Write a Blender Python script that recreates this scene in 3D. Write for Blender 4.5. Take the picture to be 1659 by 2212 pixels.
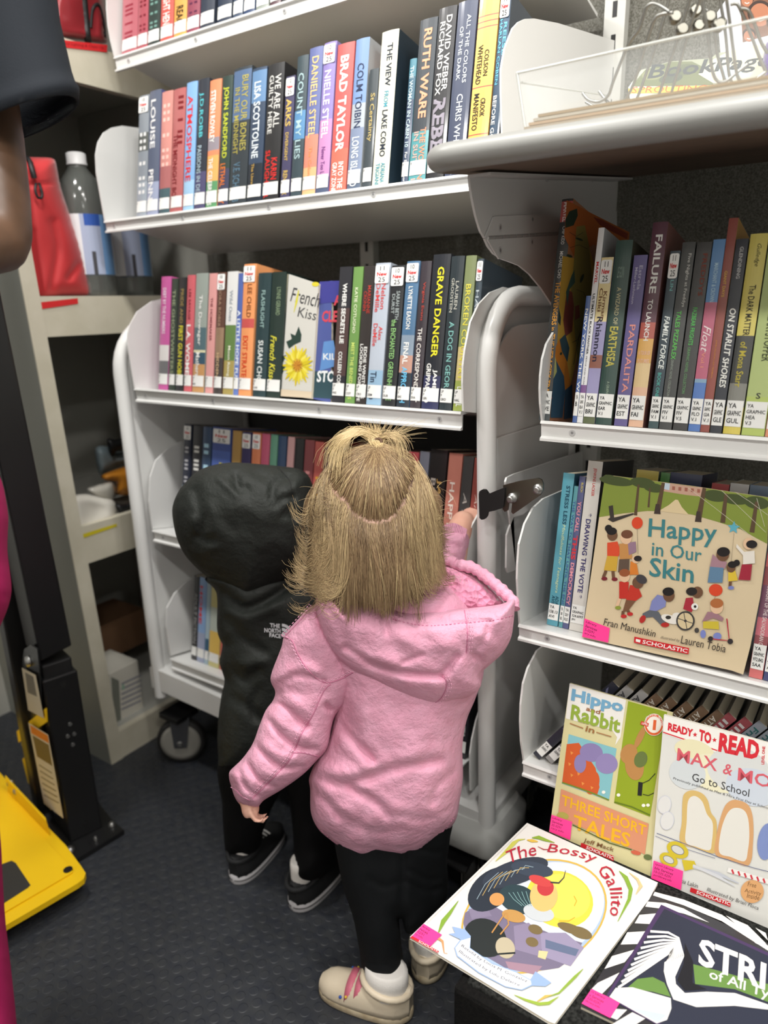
import bpy, bmesh, math, random
import numpy as np
from mathutils import Vector, Matrix
from mathutils.geometry import delaunay_2d_cdt
random.seed(7); RNG = np.random.default_rng(7)
for _o in list(bpy.data.objects): bpy.data.objects.remove(_o)
SC = bpy.context.scene; COL = SC.collection

# ---------------------------------------------------------------- camera
W, H, F = 1659.0, 2212.0, 1540.0
CAM = np.array([0.0, 0.0, 1.14])
_y, _p, _r = np.radians([34.3, 16.4, -1.3])
FWD = np.array([-np.sin(_y)*np.cos(_p), np.cos(_y)*np.cos(_p), -np.sin(_p)])
_rt = np.array([np.cos(_y), np.sin(_y), 0.0]); _up = np.cross(_rt, FWD)
RT = np.cos(_r)*_rt + np.sin(_r)*_up; UP = np.cos(_r)*_up - np.sin(_r)*_rt
cam_d = bpy.data.cameras.new('camera'); cam = bpy.data.objects.new('camera', cam_d); COL.objects.link(cam)
cam.matrix_world = Matrix(((RT[0], UP[0], -FWD[0], CAM[0]), (RT[1], UP[1], -FWD[1], CAM[1]), (RT[2], UP[2], -FWD[2], CAM[2]), (0, 0, 0, 1)))
cam_d.sensor_fit = 'HORIZONTAL'; cam_d.sensor_width = 36.0; cam_d.lens = 36.0*F/W
cam_d.clip_start = 0.02; cam_d.clip_end = 60
cam_d.dof.use_dof = True; cam_d.dof.focus_distance = 0.98; cam_d.dof.aperture_fstop = 4.0
SC.camera = cam
SC.view_settings.view_transform = 'Standard'; SC.view_settings.look = 'None'
SC.view_settings.gamma = 1.0; SC.view_settings.use_curve_mapping = False
SC.view_settings.exposure = -0.05

# ---------------------------------------------------------------- world and lamps
wd = bpy.data.worlds.new('world'); SC.world = wd; wd.use_nodes = True
wd.node_tree.nodes['Background'].inputs[0].default_value = (0.9, 0.95, 1, 1)
wd.node_tree.nodes['Background'].inputs[1].default_value = 0.15
CEIL = 2.30
LAMPS = [(x, 0.50) for x in (-1.30, -0.75, -0.20, 0.35, 0.90)] + [(x, -0.45) for x in (-0.9, -0.2, 0.5, 1.1)]
LAMP_W = 9.6
for lx, ly in LAMPS:
    ld = bpy.data.lights.new('ceiling_lamp_light', 'AREA'); ld.shape = 'DISK'; ld.size = 0.15
    ld.energy = LAMP_W; ld.color = (1.0, 0.98, 0.945)
    lo = bpy.data.objects.new('ceiling_lamp_light', ld); COL.objects.link(lo); lo.location = (lx, ly, CEIL-0.03)

# ---------------------------------------------------------------- pixel geometry of the photograph's lens
def ray(x, y): return FWD + RT*((x-W/2)/F) + UP*((H/2-y)/F)
def dep(x, y, t): return CAM + ray(x, y)*t
def ony(x, y, Y): d = ray(x, y); return CAM + d*(Y-CAM[1])/d[1]
def onx(x, y, X): d = ray(x, y); return CAM + d*(X-CAM[0])/d[0]
def onz(x, y, Z): d = ray(x, y); return CAM + d*(Z-CAM[2])/d[2]
def onpl(x, y, P, N):
    d = ray(x, y); return CAM + d*(np.dot(np.asarray(P)-CAM, N)/np.dot(d, N))
def pr(P):
    d = np.asarray(P, float)-CAM; z = d@FWD
    return np.array([W/2+F*(d@RT)/z, H/2-F*(d@UP)/z, z])
def K(ox, oy, s, pts): return [(ox+a/s, oy+b/s) for a, b in pts]

def lin(c):
    o = []
    for v in c[:3]:
        v = v/255.0; o.append(v/12.92 if v <= 0.04045 else ((v+0.055)/1.055)**2.4)
    return tuple(o)+(1.0,)

# ---------------------------------------------------------------- materials
_M = {}
def mat(name, rgb=(200, 200, 200), rough=0.5, metal=0.0, spec=0.5, coat=0.0, attr=False, bump=None, sheen=0.0, mottled=None, alpha=None, emit=0):
    if name in _M: return _M[name]
    m = bpy.data.materials.new(name); m.use_nodes = True; nt = m.node_tree; b = nt.nodes['Principled BSDF']
    b.inputs['Base Color'].default_value = lin(rgb); b.inputs['Roughness'].default_value = rough
    b.inputs['Metallic'].default_value = metal; b.inputs['Specular IOR Level'].default_value = spec
    b.inputs['Coat Weight'].default_value = coat; b.inputs['Coat Roughness'].default_value = 0.12
    b.inputs['Sheen Weight'].default_value = sheen
    src = None
    if attr:
        a = nt.nodes.new('ShaderNodeAttribute'); a.attribute_name = 'Col'; src = a.outputs['Color']
    if mottled:
        tc = nt.nodes.new('ShaderNodeTexCoord'); n = nt.nodes.new('ShaderNodeTexNoise'); n.inputs['Scale'].default_value = mottled[0]; n.inputs['Detail'].default_value = 5
        nt.links.new(tc.outputs['Object'], n.inputs['Vector'])
        mx = nt.nodes.new('ShaderNodeMix'); mx.data_type = 'RGBA'
        mp = nt.nodes.new('ShaderNodeMapRange'); mp.inputs[1].default_value = 0.35; mp.inputs[2].default_value = 0.65
        nt.links.new(n.outputs['Fac'], mp.inputs[0]); nt.links.new(mp.outputs[0], mx.inputs['Factor'])
        if src: nt.links.new(src, mx.inputs['A'])
        else: mx.inputs['A'].default_value = lin(rgb)
        mx.inputs['B'].default_value = lin(mottled[1]); src = mx.outputs['Result']
    if src: nt.links.new(src, b.inputs['Base Color'])
    if bump:
        kind, sc, st = bump[:3]
        tc = nt.nodes.new('ShaderNodeTexCoord')
        if kind == 'noise':
            t = nt.nodes.new('ShaderNodeTexNoise'); t.inputs['Scale'].default_value = sc; t.inputs['Detail'].default_value = bump[4] if len(bump) > 4 else 4; t.inputs['Roughness'].default_value = 0.62; out = t.outputs['Fac']
        elif kind == 'voronoi':
            t = nt.nodes.new('ShaderNodeTexVoronoi'); t.inputs['Scale'].default_value = sc; out = t.outputs['Distance']
        else:
            t = nt.nodes.new('ShaderNodeTexWave'); t.inputs['Scale'].default_value = sc; t.inputs['Distortion'].default_value = 2.0; out = t.outputs['Fac']
        nt.links.new(tc.outputs['Object'], t.inputs['Vector'])
        bp = nt.nodes.new('ShaderNodeBump'); bp.inputs['Strength'].default_value = st; bp.inputs['Distance'].default_value = bump[3] if len(bump) > 3 else 0.002
        nt.links.new(out, bp.inputs['Height']); nt.links.new(bp.outputs['Normal'], b.inputs['Normal'])
    if alpha is not None:
        tr = nt.nodes.new('ShaderNodeBsdfTransparent'); ms = nt.nodes.new('ShaderNodeMixShader'); ms.inputs[0].default_value = alpha
        nt.links.new(tr.outputs[0], ms.inputs[1]); nt.links.new(b.outputs[0], ms.inputs[2]); nt.links.new(ms.outputs[0], nt.nodes['Material Output'].inputs[0])
    if emit:
        b.inputs['Emission Color'].default_value = lin(rgb); b.inputs['Emission Strength'].default_value = emit
    _M[name] = m; return m

WHITE = mat('white_powder_coat', (226, 226, 224), 0.32, spec=0.5, bump=('noise', 900, 0.05))
GREYW = mat('grey_white_laminate', (196, 192, 180), 0.5, bump=('noise', 60, 0.05))
COVER = mat('laminated_book_cover', attr=True, rough=0.42, coat=0.4)
for _m in (COVER,):
    _n = _m.node_tree; _h = _n.nodes.new('ShaderNodeHueSaturation'); _h.inputs['Saturation'].default_value = 0.88; _l = _n.nodes['Principled BSDF'].inputs['Base Color'].links[0]; _s = _l.from_socket
    _n.links.new(_s, _h.inputs['Color']); _n.links.new(_h.outputs['Color'], _n.nodes['Principled BSDF'].inputs['Base Color'])
MATTE = mat('matte_printed_paper', attr=True, rough=0.6, spec=0.3)
PAGES = mat('book_pages', (222, 212, 190), 0.9, spec=0.1, bump=('wave', 300, 0.3))
PAPER = mat('label_paper', (235, 235, 232), 0.55)
INK = mat('printed_ink', attr=True, rough=0.5, spec=0.3)
STEEL = mat('bright_steel', (170, 170, 168), 0.42, metal=1.0)
DSTEEL = mat('brushed_dark_steel', (120, 118, 110), 0.35, metal=1.0)
BLACKM = mat('black_painted_metal', (22, 22, 23), 0.35, spec=0.5)
RUBBER = mat('black_rubber', (16, 16, 17), 0.6)

# ---------------------------------------------------------------- mesh builder
MAT4 = {}
class MB:
    def __init__(s): s.v = []; s.f = []; s.c = []; s.sm = []
    def add(s, vs, fs, col=(200, 200, 200), smooth=False):
        o = len(s.v); s.v.extend([tuple(map(float, p)) for p in vs]); L = lin(col) if max(col) > 1.0001 or len(col) == 3 else col
        for f in fs: s.f.append(tuple(i+o for i in f)); s.c.append(L); s.sm.append(smooth)
        return s
    def quad(s, a, b, c, d, col=(200, 200, 200)): return s.add([a, b, c, d], [(0, 1, 2, 3)], col)
    def box(s, x0, x1, y0, y1, z0, z1, col=(200, 200, 200)):
        v = [(x, y, z) for z in (z0, z1) for y in (y0, y1) for x in (x0, x1)]
        return s.add(v, [(0, 2, 3, 1), (4, 5, 7, 6), (0, 1, 5, 4), (2, 6, 7, 3), (0, 4, 6, 2), (1, 3, 7, 5)], col)
    def prism(s, poly, ext, col=(200, 200, 200), smooth=False):
        n = len(poly); e = np.asarray(ext, float); P = [np.asarray(p, float) for p in poly]
        vs = P+[p+e for p in P]
        fs = [tuple(range(n))[::-1], tuple(range(n, 2*n))]
        s.add(vs, fs, col)
        return s.add(vs, [(i, (i+1) % n, n+(i+1) % n, n+i) for i in range(n)], col, smooth)
    def tube(s, pts, r, n=8, col=(200, 200, 200), cap=True, closed=False, flat=1.0):
        P = [np.asarray(p, float) for p in pts]; m = len(P); R = r if hasattr(r, '__len__') else [r]*m
        vs = []; prev = None
        for i in range(m):
            if closed: t = P[(i+1) % m]-P[i-1]
            else: t = P[min(i+1, m-1)]-P[max(i-1, 0)]
            t = t/(np.linalg.norm(t)+1e-12)
            if prev is None:
                a = np.array([0, 0, 1.0]) if abs(t[2]) < 0.9 else np.array([1.0, 0, 0]); u = np.cross(t, a)
            else: u = prev-t*(prev@t)
            u = u/(np.linalg.norm(u)+1e-12); w = np.cross(t, u); prev = u
            for k in range(n):
                an = 2*math.pi*k/n; vs.append(P[i]+R[i]*(math.cos(an)*u+flat*math.sin(an)*w))
        fs = []
        for i in range(m if closed else m-1):
            j = (i+1) % m
            for k in range(n): fs.append((i*n+k, i*n+(k+1) % n, j*n+(k+1) % n, j*n+k))
        s.add(vs, fs, col, True)
        if cap and not closed: s.add(vs[:n], [tuple(range(n))[::-1]], col); s.add(vs[-n:], [tuple(range(n))], col)
        return s
    def rings(s, rings, col=(200, 200, 200), cap=True, smooth=True):
        n = len(rings[0]); vs = [p for r in rings for p in r]
        fs = [(i*n+k, i*n+(k+1) % n, (i+1)*n+(k+1) % n, (i+1)*n+k) for i in range(len(rings)-1) for k in range(n)]
        s.add(vs, fs, col, smooth)
        if cap: s.add(rings[0], [tuple(range(n))[::-1]], col, smooth); s.add(rings[-1], [tuple(range(n))], col, smooth)
        return s
    def lathe(s, c, prof, n=24, col=(200, 200, 200), axis=(0, 0, 1)):
        a = Vector(axis).normalized(); q = Vector((0, 0, 1)).rotation_difference(a); c = Vector(c)
        rg = [[tuple(c+q@Vector((r*math.cos(2*math.pi*k/n), r*math.sin(2*math.pi*k/n), z))) for k in range(n)] for r, z in prof]
        return s.rings(rg, col)
    def ball(s, c, r, n=10, col=(200, 200, 200), sc=(1, 1, 1)):
        rg = []
        for i in range(n+1):
            ph = math.pi*(i/n); ph = min(max(ph, 0.02), math.pi-0.02)
            rg.append([(c[0]+sc[0]*r*math.sin(ph)*math.cos(2*math.pi*k/(2*n)), c[1]+sc[1]*r*math.sin(ph)*math.sin(2*math.pi*k/(2*n)), c[2]-sc[2]*r*math.cos(ph)) for k in range(2*n)])
        return s.rings(rg, col)
    def build(s, name, m, parent=None, world=False, kind=None):
        me = bpy.data.meshes.new(name)
        V = np.array(s.v, float)
        if world and parent is not None:
            Mi = np.array(MAT4[parent.name].inverted()); V = V@Mi[:3, :3].T+Mi[:3, 3]
        me.from_pydata(V.tolist(), [], s.f); me.materials.append(m)
        ca = me.color_attributes.new('Col', 'FLOAT_COLOR', 'CORNER')
        cols = np.repeat(np.array(s.c, np.float32), [len(f) for f in s.f], axis=0)
        ca.data.foreach_set('color', cols.ravel())
        me.polygons.foreach_set('use_smooth', s.sm); me.update()
        o = bpy.data.objects.new(name, me); COL.objects.link(o)
        if parent is not None: o.parent = parent; MAT4[o.name] = MAT4[parent.name]
        else: MAT4[o.name] = Matrix.Identity(4)
        if kind: o['kind'] = kind
        return o
def bevel(o, w=0.004, seg=2):
    b = o.modifiers.new('bevel', 'BEVEL'); b.width = w; b.segments = seg; b.limit_method = 'ANGLE'; b.angle_limit = 0.6; b.harden_normals = False
    return o
def tag(o, label, cat, group=None):
    o['label'] = label; o['category'] = cat
    if group: o['group'] = group
    n = len(label.split())
    if n < 4 or n > 16: print('LABEL LENGTH', n, label)
    return o
def thing(name, label, cat, loc=(0, 0, 0), rot=None, group=None):
    o = bpy.data.objects.new(name, None); COL.objects.link(o); o.empty_display_size = 0.05
    o.location = [float(v) for v in loc]
    R3 = Matrix.Identity(3) if rot is None else rot
    o.rotation_euler = R3.to_euler(); MAT4[o.name] = Matrix.Translation(o.location) @ R3.to_4x4()
    return tag(o, label, cat, group)
def frame3(x, y, z): return Matrix((Vector(x), Vector(y), Vector(z))).transposed()

# ---------------------------------------------------------------- lettering
_T = {}
def glyphs(txt, bold=0.0, shear=0.0):
    k = (txt, bold, shear)
    if k in _T: return _T[k]
    cu = bpy.data.curves.new('t', 'FONT'); cu.body = txt; cu.resolution_u = 2; cu.offset = bold; cu.shear = shear; cu.fill_mode = 'FRONT'
    ob = bpy.data.objects.new('t', cu); me = bpy.data.meshes.new_from_object(ob)
    v = np.array([x.co[:2] for x in me.vertices]) if len(me.vertices) else np.zeros((1, 2)); f = [tuple(p.vertices) for p in me.polygons]
    bpy.data.objects.remove(ob); bpy.data.curves.remove(cu); bpy.data.meshes.remove(me)
    lo = v.min(0); hi = v.max(0); v = (v-lo)/np.maximum(hi-lo, 1e-6)
    _T[k] = (v, f, (hi-lo)[0]/max((hi-lo)[1], 1e-6)); return _T[k]

# ---------------------------------------------------------------- flat artwork printed on a plane, drawn with the photograph's pixel coordinates
class Art:
    def __init__(s, P, N, off=0.0004):
        s.P = np.asarray(P, float); s.N = np.asarray(N, float)/np.linalg.norm(N)
        if s.N@(CAM-s.P) < 0: s.N = -s.N
        s.mb = MB(); s.k = 0; s.off = off
    def _w(s, pts):
        s.k += 1; P2 = s.P+s.N*(s.off+s.k*0.000022)
        return [onpl(x, y, P2, s.N) for x, y in pts]
    def poly(s, pts, col): 
        w = s._w(pts); a = np.array(pts); 
        ar = np.sum(a[:, 0]*np.roll(a[:, 1], -1)-np.roll(a[:, 0], -1)*a[:, 1])
        if ar > 0: w = w[::-1]
        s.mb.add(w, [tuple(range(len(w)))], col); return s
    def ell(s, cx, cy, rx, ry, col, rot=0, n=28, a0=0, a1=360):
        c, sn = math.cos(math.radians(rot)), math.sin(math.radians(rot)); p = []
        m = n if a1-a0 >= 360 else n+1
        for i in range(m):
            a = math.radians(a0+(a1-a0)*i/n); x, y = rx*math.cos(a), ry*math.sin(a); p.append((cx+x*c-y*sn, cy+x*sn+y*c))
        return s.poly(p, col)
    def line(s, pts, w, col, closed=False):
        P = [np.array(p, float) for p in pts]; m = len(P); L = []; R_ = []
        WW = w if hasattr(w, '__len__') else [w]*m
        for i in range(m):
            t = P[(i+1) % m]-P[i-1] if closed else P[min(i+1, m-1)]-P[max(i-1, 0)]
            t = t/(np.linalg.norm(t)+1e-9); n = np.array([-t[1], t[0]])*WW[i]/2; L.append(P[i]+n); R_.append(P[i]-n)
        w3 = s._w(L+R_); fs = [(i, (i+1) % m, m+(i+1) % m, m+i) for i in range(m if closed else m-1)]
        s.mb.add(w3, fs, col); return s
    def text(s, txt, a, b, hgt, col, bold=0.0, shear=0.0, up=None):
        """txt with its baseline box running from pixel a to pixel b, hgt pixels tall (up: pixel direction of the letters' tops)"""
        v, f, asp = glyphs(txt, bold, shear); a = np.array(a, float); b = np.array(b, float); d = b-a
        if up is None: up = np.array([d[1], -d[0]])/np.linalg.norm(d)
        else: up = np.array(up, float)/np.linalg.norm(up)
        p = [tuple(a+d*x+up*hgt*y) for x, y in v]; s.mb.add(s._w(p), f, col); return s
    def arc(s, txt, pts, hgt, col, bold=0.0, shear=0.0):
        """txt bent along a pixel polyline"""
        v, f, asp = glyphs(txt, bold, shear); P = np.array(pts, float); L = np.r_[0, np.cumsum(np.linalg.norm(np.diff(P, axis=0), axis=1))]; T = L[-1]; out = []
        for x, y in v:
            q = np.array([np.interp(x*T, L, P[:, 0]), np.interp(x*T, L, P[:, 1])]); q2 = np.array([np.interp(x*T+2, L, P[:, 0]), np.interp(x*T+2, L, P[:, 1])]); q1 = np.array([np.interp(x*T-2, L, P[:, 0]), np.interp(x*T-2, L, P[:, 1])])
            d = (q2-q1)/(np.linalg.norm(q2-q1)+1e-9); out.append(tuple(q+np.array([d[1], -d[0]])*hgt*y))
        s.mb.add(s._w(out), f, col); return s
    def build(s, name, parent, m=None): return s.mb.build(name, m or MATTE, parent, world=True)

# ---------------------------------------------------------------- soft bodies: outline + thickness
def spline(pts, step, closed=True):
    P = np.array(pts, float); n = len(P); out = []
    for i in range(n if closed else n-1):
        p0, p1, p2, p3 = (P[(i-1) % n], P[i], P[(i+1) % n], P[(i+2) % n]) if closed else (P[max(i-1, 0)], P[i], P[i+1], P[min(i+2, n-1)])
        m = max(1, int(np.linalg.norm(p2-p1)/step))
        for k in range(m):
            t = k/m; out.append(0.5*((2*p1)+(-p0+p2)*t+(2*p0-5*p1+4*p2-p3)*t*t+(-p0+3*p1-3*p2+p3)*t**3))
    if not closed: out.append(P[-1])
    return np.array(out)
def segdist(Q, P, closed=False):
    A = P if closed else P[:-1]; B = np.roll(P, -1, 0) if closed else P[1:]; best = np.full(len(Q), 1e9)
    for a, b in zip(A, B):
        d = b-a; t = np.clip(((Q-a)@d)/(d@d+1e-9), 0, 1); best = np.minimum(best, np.linalg.norm(Q-(a+t[:, None]*d), axis=1))
    return best
def inpoly(Q, P):
    x, y = Q[:, 0], Q[:, 1]; c = np.zeros(len(Q), bool); j = len(P)-1
    for i in range(len(P)):
        xi, yi = P[i]; xj, yj = P[j]
        if yi != yj: c ^= ((yi > y) != (yj > y)) & (x < (xj-xi)*(y-yi)/(yj-yi)+xi)
        j = i
    return c
class Soft: pass
def inflate(name, outline, d, T, R, m, parent, step=7, folds=(), noise=0.0, nscale=40.0, back=1.0, colfn=None, front=None, sharp=0.5, seed=1):
    """closed rounded body whose rim is the outline; T thickness in metres to each side, R the rim's rounding in pixels, d its distance along the lens axis"""
    P = spline(outline, step); lo = P.min(0); hi = P.max(0)
    gx, gy = np.meshgrid(np.arange(lo[0], hi[0], step), np.arange(lo[1], hi[1], step*0.87)); gx[1::2] += step/2
    Q = np.c_[gx.ravel(), gy.ravel()]; Q = Q[inpoly(Q, P)]; db = segdist(Q, P, True); k = db > step*0.55; Q = Q[k]
    n = len(P); allp = np.r_[P, Q]
    r = delaunay_2d_cdt([Vector(p) for p in allp], [(i, (i+1) % n) for i in range(n)], [], 1, 1e-4)
    V2 = np.array([tuple(p) for p in r[0]]); tri = [tuple(f) for f in r[2]]
    db = segdist(V2, P, True); rim = db < 1e-3
    q = np.clip(db/R, 0, 1); h = T*(1-(1-q)**2)**sharp
    if front is not None: h = h+front(V2[:, 0], V2[:, 1])*np.clip(db/25, 0, 1)
    fo = np.zeros(len(V2)); tp = np.clip(db/22, 0, 1)
    for fl in folds:
        L = spline(fl[0], 6, False); dd = segdist(V2, L); fo += fl[2]*np.exp(-(dd/fl[1])**2)
    if noise:
        rg = np.random.default_rng(seed)
        for k in range(14):
            a = rg.uniform(0, 2*math.pi); fr = rg.uniform(0.6, 2.2)/nscale; fo += noise*rg.uniform(0.3, 1)*np.sin((V2[:, 0]*math.cos(a)+V2[:, 1]*math.sin(a))*fr+rg.uniform(0, 6.28)+1.3*np.sin(V2[:, 0]*0.011*rg.uniform(.5, 1.5)+V2[:, 1]*0.013))/3
    D = d(V2[:, 0], V2[:, 1]) if callable(d) else np.full(len(V2), float(d))
    tf = D-h-fo*tp; tb = D+h*back
    Ry = FWD[None]+RT[None]*((V2[:, 0:1]-W/2)/F)+UP[None]*((H/2-V2[:, 1:2])/F)
    Fv = CAM+Ry*tf[:, None]; Bv = CAM+Ry*tb[:, None]
    N = len(V2); idx = np.arange(N)+N; idx[rim] = np.arange(N)[rim]
    mb = MB(); mb.v = [tuple(p) for p in np.r_[Fv, Bv]]
    def up(t): 
        a, b, c = V2[list(t)]; return (b[0]-a[0])*(c[1]-a[1])-(b[1]-a[1])*(c[0]-a[0])
    cen = []
    for t in tri:
        if up(t) > 0: t = t[::-1]
        mb.f.append(t); mb.f.append(tuple(int(idx[i]) for i in t[::-1]))
    L = None
    if colfn is None: mb.c = [lin((200, 200, 200))]*len(mb.f)
    else:
        for f in mb.f: 
            w = [V2[i % N] for i in f]; c = sum(w)/len(w); mb.c.append(lin(colfn(c[0], c[1])))
    mb.sm = [True]*len(mb.f)
    o = mb.build(name, m, parent, world=parent is not None)
    s = Soft(); s.o = o; s.V2 = V2; s.t = tf
    return s
def surf_t(s, x, y):
    d = (s.V2[:, 0]-x)**2+(s.V2[:, 1]-y)**2; i = np.argsort(d)[:4]; w = 1/(d[i]+1); return float((s.t[i]*w).sum()/w.sum())
def seam(softs, pts, name, m, parent, r=0.0007, off=0.0006, dash=None, step=5, n=5):
    P = spline(pts, step, False); mb = MB(); softs = softs if isinstance(softs, (list, tuple)) else [softs]
    W3 = [dep(x, y, min(surf_t(s, x, y) for s in softs)-off) for x, y in P]
    if dash is None: mb.tube(W3, r, n)
    else:
        for i in range(0, len(W3)-1, 2): mb.tube(W3[i:i+2], r, 4)
    return mb.build(name, m, parent, world=True)
def limb_rings(pts, n=14):
    """tapering closed limb through (px, py, distance, radius px)"""
    C = [dep(x, y, t) for x, y, t, r in pts]; R_ = [r*t/F for x, y, t, r in pts]; return C, R_
# ================================================================ SETTING
WALLY = 1.42
def struct(name, mb, m): o = mb.build(name, m); o['kind'] = 'structure'; return o
fm = mat('studded_rubber_floor', (45, 48, 55), 0.42, spec=0.45, mottled=(55, (55, 57, 60)))
nt = fm.node_tree; bs = nt.nodes['Principled BSDF']
tc = nt.nodes.new('ShaderNodeTexCoord'); mp = nt.nodes.new('ShaderNodeMapping'); mp.inputs['Rotation'].default_value = (0, 0, 0.6); vo = nt.nodes.new('ShaderNodeTexVoronoi'); vo.voronoi_dimensions = '2D'
vo.inputs['Scale'].default_value = 42; vo.inputs['Randomness'].default_value = 0.0
rp = nt.nodes.new('ShaderNodeMapRange'); rp.interpolation_type = 'SMOOTHSTEP'; rp.inputs[1].default_value = 0.30; rp.inputs[2].default_value = 0.40; rp.inputs[3].default_value = 1; rp.inputs[4].default_value = 0
bp = nt.nodes.new('ShaderNodeBump'); bp.inputs['Strength'].default_value = 0.5; bp.inputs['Distance'].default_value = 0.0012
nt.links.new(tc.outputs['Object'], mp.inputs[0]); nt.links.new(mp.outputs[0], vo.inputs['Vector']); nt.links.new(vo.outputs['Distance'], rp.inputs[0]); nt.links.new(rp.outputs[0], bp.inputs['Height']); nt.links.new(bp.outputs[0], bs.inputs['Normal'])
struct('floor', MB().box(-2.3, 1.9, -1.2, WALLY+0.05, -0.05, 0), fm)
struct('ceiling', MB().box(-2.3, 1.9, -1.2, WALLY+0.05, CEIL, CEIL+0.05), mat('ceiling_panel', (225, 224, 218), 0.7))
WF = mat('grey_woven_wall_fabric', (140, 139, 132), 0.95, spec=0.1, bump=('noise', 700, 0.7, 0.003), mottled=(420, (100, 98, 90)))
struct('wall_back', MB().box(-2.3, 1.9, WALLY, WALLY+0.05, 0, CEIL), WF)
WL = mat('painted_wall', (222, 221, 216), 0.7)
struct('wall_left', MB().box(-2.35, -2.3, -1.2, WALLY, 0, CEIL), mat('dark_wall', (190, 190, 186), 0.8))
struct('wall_right', MB().box(1.9, 1.95, -1.2, WALLY, 0, CEIL), WL)
struct('wall_front', MB().box(-2.3, 1.9, -1.25, -1.2, 0, CEIL), mat('wall_front_paint', (222, 221, 216), 0.7))
for i, x in enumerate((-0.985, -0.452, 0.5)):
    mb = MB(); w = 0.018
    mb.box(x-w, x+w, WALLY-0.022, WALLY, 0.3, CEIL, (205, 205, 200))
    for k in range(36):
        z = 0.35+k*0.05; mb.box(x-0.004, x+0.004, WALLY-0.0224, WALLY-0.0215, z, z+0.024, (18, 18, 18))
    struct('trim_%d' % (i+1), mb, mat('slotted_standard', attr=True, rough=0.4))
for i, (lx, ly) in enumerate(LAMPS):
    t = thing('ceiling_lamp', 'small round ceiling lamp, number %s along the %s row above the aisle' % (['one', 'two', 'three', 'four', 'five', 'one', 'two', 'three', 'four'][i], 'shelf side' if i < 5 else 'far side'), 'lamp', (lx, ly, CEIL), group='ceiling lamps')
    MB().lathe((0, 0, 0), [(0.062, 0), (0.068, -0.008), (0.066, -0.02), (0.057, -0.022), (0.056, -0.004)]).build('housing', WHITE, t)
    MB().lathe((0, 0, 0), [(0.056, -0.006), (0.056, -0.010)]).build('diffuser', mat('lamp_diffuser', (255, 248, 235), 0.5, emit=3), t)

# ================================================================ TILTED SHELVES
TH = math.radians(10)
UPV = np.array([0, math.sin(TH), math.cos(TH)]); BKV = np.array([0, math.cos(TH), -math.sin(TH)])
RTILT = frame3((1, 0, 0), BKV, UPV)
SHW = WHITE
def screw(mb, c, n, r=0.0042):
    n = Vector(n).normalized(); q = Vector((0, 0, 1)).rotation_difference(n); c = Vector(c)
    for rr, h, col in ((r, 0.0018, (205, 205, 205)), (r*0.45, 0.0022, (150, 150, 150))):
        p = [tuple(c+q@Vector((rr*math.cos(a*math.pi/6), rr*math.sin(a*math.pi/6), 0))) for a in range(12)]
        mb.prism(p, tuple(n*h), col)
class Shelf: pass
def panel_poly(x, px_outline, yback, P=None, N=None, zback=None):
    """outline points on the vertical plane of the panel, closed along the back and the shelf"""
    pts = [onx(a, b, x) if P is None else onpl(a, b, P, N) for a, b in px_outline]
    return pts
def shelf(name, label, Yl, pL, pLb, xr, depth, panels, screws, group='white steel shelves', lipback=0.0, top=True, th=TH):
    s = Shelf(); A = ony(pL[0], pL[1], Yl); B = ony(pLb[0], pLb[1], Yl)
    x0 = A[0]; z1 = A[2]; z0 = B[2]; s.x0, s.x1, s.Y, s.z = x0, xr, Yl, z1
    up = np.array([0, math.sin(th), math.cos(th)]); bk = np.array([0, math.cos(th), -math.sin(th)]); s.up, s.bk = up, bk
    t = thing(name, label, 'shelf', (x0, Yl, z1), group=group); s.t = t
    h = z1-z0; lip = h
    # plate with a folded front: bead on top, recessed face, bead below
    prof = [(0, 0.0), (-0.002, -0.004), (0.0025, -0.0055), (0.004, -lip+0.006), (-0.001, -lip+0.0035), (-0.001, -lip), (0.006, -lip), (0.007, -0.006), (0.03, -0.006)]
    e = bk*depth; prof += [(e[0+1], e[2]-0.006), (e[1]+0.0, e[2])]
    L = xr-x0
    o = MB().prism([(0, y, z) for y, z in prof][::-1], (L, 0, 0)).build('shelf_plate', SHW, t)
    for f in screws:
        mb = MB(); screw(mb, (L*f, 0.0038, -lip*0.5), (0, -1, 0.0)); mb.build('screw', mat('screw_head', attr=True, rough=0.3, metal=0.3), t)
    for pn in panels:
        poly = pn; P = [np.asarray(p)-np.array([x0, Yl, z1]) for p in poly]
        nx = np.cross(P[1]-P[0], P[2]-P[1]); 
        a = P[0]; c = P[len(P)//2]; d2 = P[-1]; nn = np.cross(c-a, d2-a); nn = nn/np.linalg.norm(nn)
        e3 = nn*0.003 if nn[0] > 0 else -nn*0.003
        mb = MB().prism(P, e3); o = mb.build('end_panel', SHW, t); bevel(o, 0.0012, 2)
    # mounting bracket under the plate
    return s
def backpts(x, y, z0, z1): return [np.array([x, y, z1]), np.array([x, y, z0])]
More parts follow.
